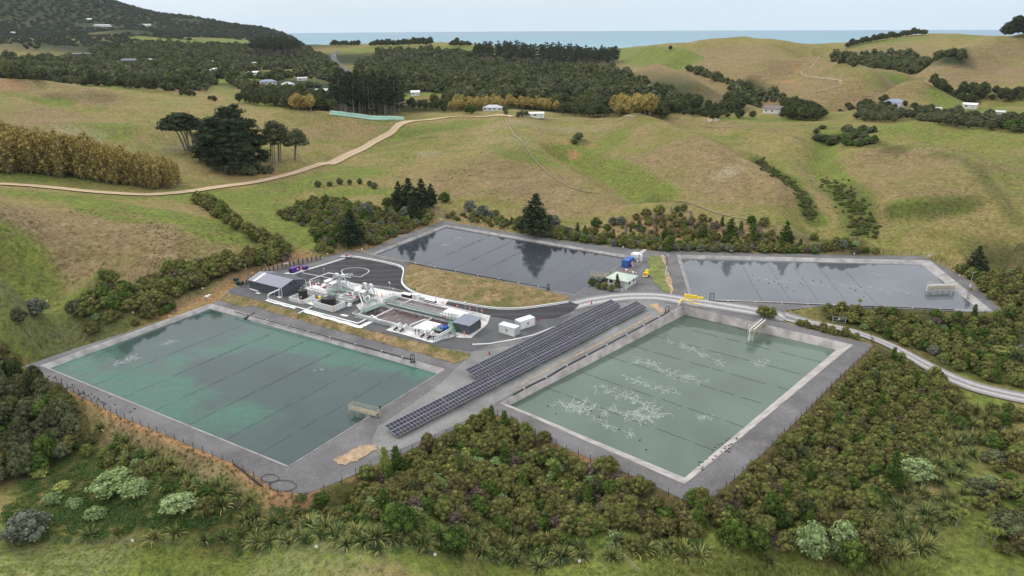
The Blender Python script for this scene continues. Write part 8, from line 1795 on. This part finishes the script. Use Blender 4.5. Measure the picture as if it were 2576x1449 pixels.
for k, (f0, f1) in enumerate(((.24, .24), (.35, .53), (.45, .69), (.55, .53 + .32), (.64, .98))):
    x0 = (1860, 1927, 1987, 2050, 2110)[k]; x1 = (1917, 1990, 2062, 2134, 2207)[k]; y0 = (655, 656, 658, 660, 664)[k]; y1 = (758, 760, 762, 765, 767)[k]
    float_line(PZ(x0, y0, ze)[:2], PZ(x1, y1, ze)[:2], 'float line across the slate grey pond, ' + ('first', 'second', 'third', 'fourth', 'fifth')[k] + ' from the left', None, ze, .055, True)
def foam(px, py, z, L, ang, nb, spread, label, w=.16, seed=0, spots=40):
    """branching streaks of froth floating on the water"""
    g = np.random.default_rng(seed); c = PZ(px, py, z)[:2]; V = []; F = []; w = w * .48
    def strip(P, w0):
        for (a, b) in zip(P[:-1], P[1:]):
            d = b - a; l = np.hypot(*d)
            if l < 1e-4 or g.uniform() < .05: continue
            n = np.array([-d[1], d[0]]) / l * w0 * g.uniform(.3, 1.0) * .5; k = len(V); V.extend([(*(a - n), 0), (*(b - n * .8), 0), (*(b + n * .8), 0), (*(a + n), 0)]); F.append((k, k + 1, k + 2, k + 3))
    def wander(p, a, n, st, w0, curl):
        P = [p]
        for _ in range(n): a += g.normal() * curl; p = p + st * np.array([math.cos(a), math.sin(a)]); P.append(p)
        strip(P, w0); return P, a
    a0 = ang; m0 = np.array([-math.cos(a0), -math.sin(a0)]) * L/2; M_, _ = wander(m0, a0, int(L / .5), .5, w * 1.3, .07)
    for k in range(nb):
        p = M_[int(g.uniform(0, len(M_)))]; sd = 1 if g.uniform() < .5 else -1; B_, ba = wander(p, a0 + sd * g.uniform(.9, 1.7), int(spread * g.uniform(.5, 1.0) / .3), .3, w, .38)
        for q in range(4):
            if len(B_) > 3: wander(B_[int(g.uniform(1, len(B_)))], ba + g.uniform(-1.0, 1.0), int(spread * .35 / .2), .2, w * .7, .4)
    for k in range(spots):
        p = np.array([math.cos(a0), math.sin(a0)]) * g.uniform(-L * .55, L * .55) + np.array([-math.sin(a0), math.cos(a0)]) * g.normal() * spread * .5; strip([p, p + g.normal(size=2) * .22], w * .9)
    o = obj('foam_patch', mesh_np('foam_patch', V, F, K['foam']), None, (c[0], c[1], z + .03)); bm = bmesh.new(); bm.from_mesh(o.data); bmesh.ops.recalc_face_normals(bm, faces=bm.faces); bm.to_mesh(o.data); bm.free(); tag(o, label, 'foam', None, 'stuff')
Wt = PONDS['right']['WAT']; dl = Wt[2] - Wt[1]; ar = math.atan2(dl[1], dl[0])
for k, (px, py, L, nb, sp_, w_) in enumerate(((1765,875,15,26,2.6,.16),(1690,930,15,34,3.2,.18),(1635,965,13,24,2.8,.16),(1595,1000,16,34,3.6,.20),(1510,1045,17,46,4.2,.20),(1545,1075,9,12,2.4,.14),(1917,913,3.5,12,2.6,.14),(1775,1050,3,10,1.8,.13))):
    foam(px, py, zr, L * 1.25, ar + (.0 if k < 6 else .8), nb, sp_, 'white froth branching over the sage pond, ' + ('far patch', 'second patch', 'third patch', 'patch crossed by the fourth line', 'big near left patch', 'low scattered patch', 'small right hand patch', 'small lower right patch')[k], w_, 40 + k)
wl_ = PONDS['left']['WAT']; al = math.atan2(*(wl_[1] - wl_[0])[::-1])
for k, (px, py, L, nb, sp_) in enumerate(((420,862,4,10,1.8),(310,908,6,16,2.6),(800,930,2.5,8,1.6))): foam(px, py, zw, L, al, nb, sp_, 'white froth spreading on the teal pond, ' + ('upper patch', 'left patch', 'faint right patch')[k], .15 if k < 2 else .07, 60 + k, 20)
for k, (px, py) in enumerate(((1990,712),(2060,718),(2140,722),(2210,727),(2280,733),(1935,705),(2220,692))): foam(px, py, ze, 7, -.75, 16, 1.2, 'faint froth streak on the slate grey pond, %s' % ('second from left', 'third from left', 'fourth from left', 'fifth from left', 'rightmost', 'leftmost', 'short upper one')[k], .10, 80 + k, 25)
for k, (px, py) in enumerate(((1150,598),(1118,617),(1045,635))): foam(px, py, zf, 2.0, .3, 14, 1.5, 'ring of froth on the dark far pond, %s' % ('far one', 'middle one', 'near left one')[k], .12, 90 + k, 12)
# ducks
m = MB(); m.lathe((0, 0, .02), [(.03, 0), (.12, .05), (.14, .13), (.09, .2), (.03, .22)], 8); V = [(v[0] * 1.9, v[1], v[2]) for v in m.V]; m.V = V; m.bar((.2, 0, .15), (.27, 0, .34), .08, 6); m.bar((.25, 0, .34), (.36, 0, .34), .1, 6, .04); m.bar((-.2, 0, .14), (-.36, 0, .2), .1, 5, .02); dk = mesh_np('duck', m.V, m.F, K['bird'])
def ducks(n, L, sp_, lab, z=None):
    P = np.array(L, float)
    for k in range(n):
        f = r5.uniform(0, len(P) - 1); i = int(f); q = P[i] + (P[min(i + 1, len(P) - 1)] - P[i]) * (f - i) + r5.normal(size=2) * np.array(sp_); p = hp_px(*q) if z is None else PZ(*q, z); o = obj('duck', dk, None, (p[0], p[1], (p[2] + .06) if z is None else z - .04)); o.rotation_euler = (0, 0, r5.uniform(0, 6.3)); o.scale = (.85,) * 3; tag(o, lab, 'duck', lab.replace('small dark duck', 'ducks'))
ducks(34, [(130,950),(190,985),(240,1005),(310,1030)], (14, 7), 'small dark duck on the gravel berm left of the teal pond'); ducks(26, [(1752,1180),(1800,1138),(1850,1105)], (8, 7), 'small dark duck on the near right lining of the sage pond'); ducks(12, [(1160,575),(1300,594),(1420,614)], (20, 2), 'small dark duck on the far edge of the dark pond')
ducks(14, [(1890,700),(1960,715),(2070,725),(2170,735)], (14, 9), 'small dark duck swimming on the slate grey pond', ze); ducks(8, [(1385,1020),(1460,1040),(1680,1160)], (20, 8), 'small dark duck swimming on the sage pond', zr)
# rocks, pipes in a heap
for k, (px, py, s_) in enumerate(((520,746,.7),(526,743,.6),(428,797,.8),(352,812,.5),(610,700,.4),(488,760,.5))):
    iv, fi = ICO2; p = PG(px, py); v = iv * np.array([1, .8, .6]) * s_ * r5.uniform(.8, 1.15, (len(iv), 1)); o = obj('pale_rock', mesh_np('pale_rock', v, fi, M_conc if k < 2 else M_soil), None, p); tag(o, 'pale boulder on the bank above the teal pond, ' + ('left of the white pair', 'right of the white pair', 'large one on the stony strip', 'small one on the stony strip', 'below the cut bank', 'near the white pair')[k], 'rock', 'boulders on the bank')
for k in range(4):
    a = PG(587 + k * 2, 1168 + k); b = PG(652 + k * 3, 1222 + k); S = empty('spare_pipe', a, 'long black pipe lying on the verge below the teal pond, %s of four' % ('lowest', 'second', 'third', 'topmost')[k], 'pipe', 'spare black pipes'); Q = [a + (b - a) * f for f in np.linspace(0, 1, 9)]; MB().tube([(q[0] - a[0], q[1] - a[1], h1(q[0], q[1]) - a[2] + .15 + .1 * (k % 2)) for q in Q], .22, 6).build('tube', K['hose'], S)
for k, (cx, cy, rx, ry) in enumerate(((680,1205,22,10),(712,1224,34,14))):
    pts_ = [PG(cx + rx * math.cos(t), cy + ry * math.sin(t)) for t in np.linspace(0, 2 * PI, 22)]; a = pts_[0]; S = empty('hose_loop', a, ('small', 'large')[k] + ' loop of black hose on the corner verge of the teal pond', 'hose', 'hose loops'); MB().tube([(q[0] - a[0], q[1] - a[1], q[2] - a[2] + .2) for q in pts_], .12, 5).build('hose', K['hose'], S)
o = obj('hose_line', None); bpy.data.objects.remove(o)
q_ = [PZ(x, y, zr + .05) for x, y in ((1893,837),(1858,826),(1815,808),(1770,797),(1745,790),(1755,782),(1790,790),(1808,788))]; a = q_[0]; S = empty('hose_line', a, 'thin black hose floating in a loop near the sage pond jetty', 'hose'); MB().tube([p - a for p in smooth_line(np.array(q_))], .1, 5).build('hose', K['hose'], S)
# ------------------------------------------------------------------ wrapped bales
mb_ = MB().lathe((0, 0, 0), [(.50, 0), (.56, .12), (.56, .95), (.48, 1.08), (.2, 1.12)], 14); bale = mesh_np('wrapped_bale', mb_.V, mb_.F, K['wrap'], True)
def zL(x, y): return (817.8 + x * .0893, 255.6 + y * .0893)
def bale_row(L0, n, lab, rows=2, top=True):
    L0 = [np.array(PG(*zL(*q))) for q in L0]; k_ = 0; ln = np.linalg.norm(L0[-1] - L0[0]); n = max(3, int(ln / 1.15))
    for k in range(n):
        f = k / (n - 1) * (len(L0) - 1); i = min(int(f), len(L0) - 2); p = L0[i] + (L0[i + 1] - L0[i]) * (f - i)
        for rr_ in range(rows):
            q = p[:2] + np.array([.25, 1.2]) * rr_; z = h1(*q); o = obj('wrapped_bale', bale, None, (q[0] + r5.uniform(-.05, .05), q[1], z)); o.scale = (1.05, 1.05, 1.15 + .9 * (rr_ > 0) * 0); tag(o, 'pale green wrapped bale in the ' + ('front' if rr_ == 0 else 'back') + ' row ' + lab, 'bale', 'wrapped bales ' + lab)
            if rr_ == 1 and top: o2 = obj('wrapped_bale', bale, None, (q[0], q[1], z + 1.3)); o2.scale = (1.05, 1.05, 1.15); tag(o2, 'pale green wrapped bale stacked on top ' + lab, 'bale', 'wrapped bales ' + lab)
bale_row([(155,375),(500,410),(900,460),(1270,515)], 0, 'of the longer left stack'); bale_row([(1310,520),(1700,530),(2180,535)], 0, 'of the lower right stack')
# ------------------------------------------------------------------ distant houses
W_, G_ = K['white'], K['lgrey']
HL = [ # px, py, L, W, h, rh, rot, wall, roof, hip, label
 (1240,278,16,9,2.6,2.0,-8,W_,K['lgrey'],1,'grey-roofed house with white garage among trees on the ridge'),(1345,294,13,7,2.6,.7,6,W_,W_,0,'white flat-roofed bach on the ridge'),(1945,285,14,8,3.4,2.2,-14,W_,K['brownroof'],0,'white farmhouse with brown gabled roof on the knoll'),(2250,268,14,9,3.2,2.4,4,W_,K['bluegrey'],1,'white house with blue-grey hipped roof at the right'),(2347,286,9,6,3.0,1.4,-5,K['dgrey'],G_,0,'dark barn in the trees at the right'),(2440,272,9,6,2.6,1.0,-10,W_,W_,0,'white-roofed house deep in the right hand trees'),(2505,292,10,6,2.8,.8,-10,G_,G_,0,'grey long building in the garden at the right edge'),
 (725,219,12,8,2.8,2.2,4,W_,G_,1,'small white house with grey hipped roof in the valley'),(675,212,16,9,2.8,2.0,3,K['cream'],K['bluegrey'],1,'wide house with terracotta deck in the valley'),(470,180,9,7,2.8,1.2,0,W_,W_,0,'small white house left on the slip rise'),(545,183,17,9,3.0,2.4,-3,W_,W_,1,'large white house with white roof on the slip rise'),(810,235,11,7,2.6,1.6,5,K['rust'],G_,0,'brown house behind the tall pines'),(845,218,11,7,2.6,1.8,-8,W_,G_,1,'grey-roofed house partly behind the tall pines'),(1045,240,8,6,2.8,1.6,0,W_,W_,0,'small white cottage right of the tall pines'),(640,188,13,7,2.6,1.2,5,W_,W_,0,'low white shed in the middle of the valley'),(325,158,19,10,3.2,2.6,-3,K['dgrey'],K['roofdk'],0,'dark gabled house among trees at the left'),(372,155,18,8,3.0,.8,-8,W_,G_,0,'white flat-roofed house right of the dark one'),(207,140,26,9,2.8,.8,2,K['dgrey'],K['roofdk'],0,'long low dark building at the left'),(258,67,46,12,3.4,2.6,-2,W_,G_,1,'long white house on the high field at the upper left'),(370,66,22,11,3.4,3.0,2,W_,G_,0,'white house alone under the big hill'),(225,51,12,9,3,2,0,W_,W_,0,'small white house higher on the hill'),(33,86,14,9,3,2,0,W_,G_,1,'pale house in the bush at the far left'),(760,203,10,7,2.6,1.0,6,K['cream'],G_,0,'low grey-roofed shed in the valley trees'),(528,160,9,7,2.6,1.4,0,W_,W_,0,'small white shed above the large white house'),(700,180,10,7,2.6,1.2,0,W_,W_,0,'white cottage high in the valley trees'),(637,163,9,6,2.4,1.0,10,W_,W_,0,'tiny white cottage above the valley shed')]
for (px, py, L, Wd, h_, rh, rot, wl0, rf0, hip, lab) in HL:
    p = PG(px, py)
    if p is None: continue
    rzv = rad(rot) - math.atan2(p[0], p[1]); house(p + np.array([0, 0, .2]), rzv, L, Wd, h_, rh, lab, wl0, rf0, bool(hip), .5, 'house', max(2, int(L / 4)), L < 15)
p = PG(1355,297); S = empty('caravan', p, 'long white caravan parked in front of the bach', 'caravan', None, rad(3) - math.atan2(p[0], p[1])); MB().box((0, 0, 1.5), (8, 2.4, 2.2)).build('body', K['white'], S, bevel=.2)
for x in (-2.2, 2.2): MB().box((x, -1.23, 1.7), (.7, .05, .6)).build('window', K['glass'], S)
for x in (-.5, .5): MB().bar((x, -1.1, .4), (x, -.9, .4), .7, 12).build('wheel', K['dark'], S)
# sealed road on the far ridge, with a car
FR = GW([(876,182),(862,172),(848,162),(840,150),(838,140),(843,132),(852,128)]); o = ribbon('far_road', smooth_line(FR), 9.0, .5, M_asphalt2, 5, 6); tag(o, kind='structure')
p = PG(842,141); car(p + np.array([0, 0, .5]), rad(100), 'white car on the distant sealed road', K['white']).scale = (1.2,) * 3
# sheep on the ridge
m = MB(); iv, fi = ICO1; m.add([(v[0] * .55, v[1] * .3, v[2] * .32 + .6) for v in iv], [tuple(f) for f in fi]); m.bar((.5, 0, .75), (.8, 0, .75), .26, 6, .16)
for x in (-.3, .3):
    for y in (-.15, .15): m.bar((x, y, .4), (x, y, 0), .1, 5)
shp = mesh_np('sheep', m.V, m.F, K['sheep'])
for k in range(14):
    p = PG(1790 + r5.uniform(-14, 24), 304 + r5.uniform(-3, 5)); o = obj('sheep', shp, None, p); o.scale = (1.3,) * 3; o.rotation_euler[2] = r5.uniform(0, 6); tag(o, 'white sheep grazing below the white farmhouse', 'sheep', 'sheep below the farmhouse')
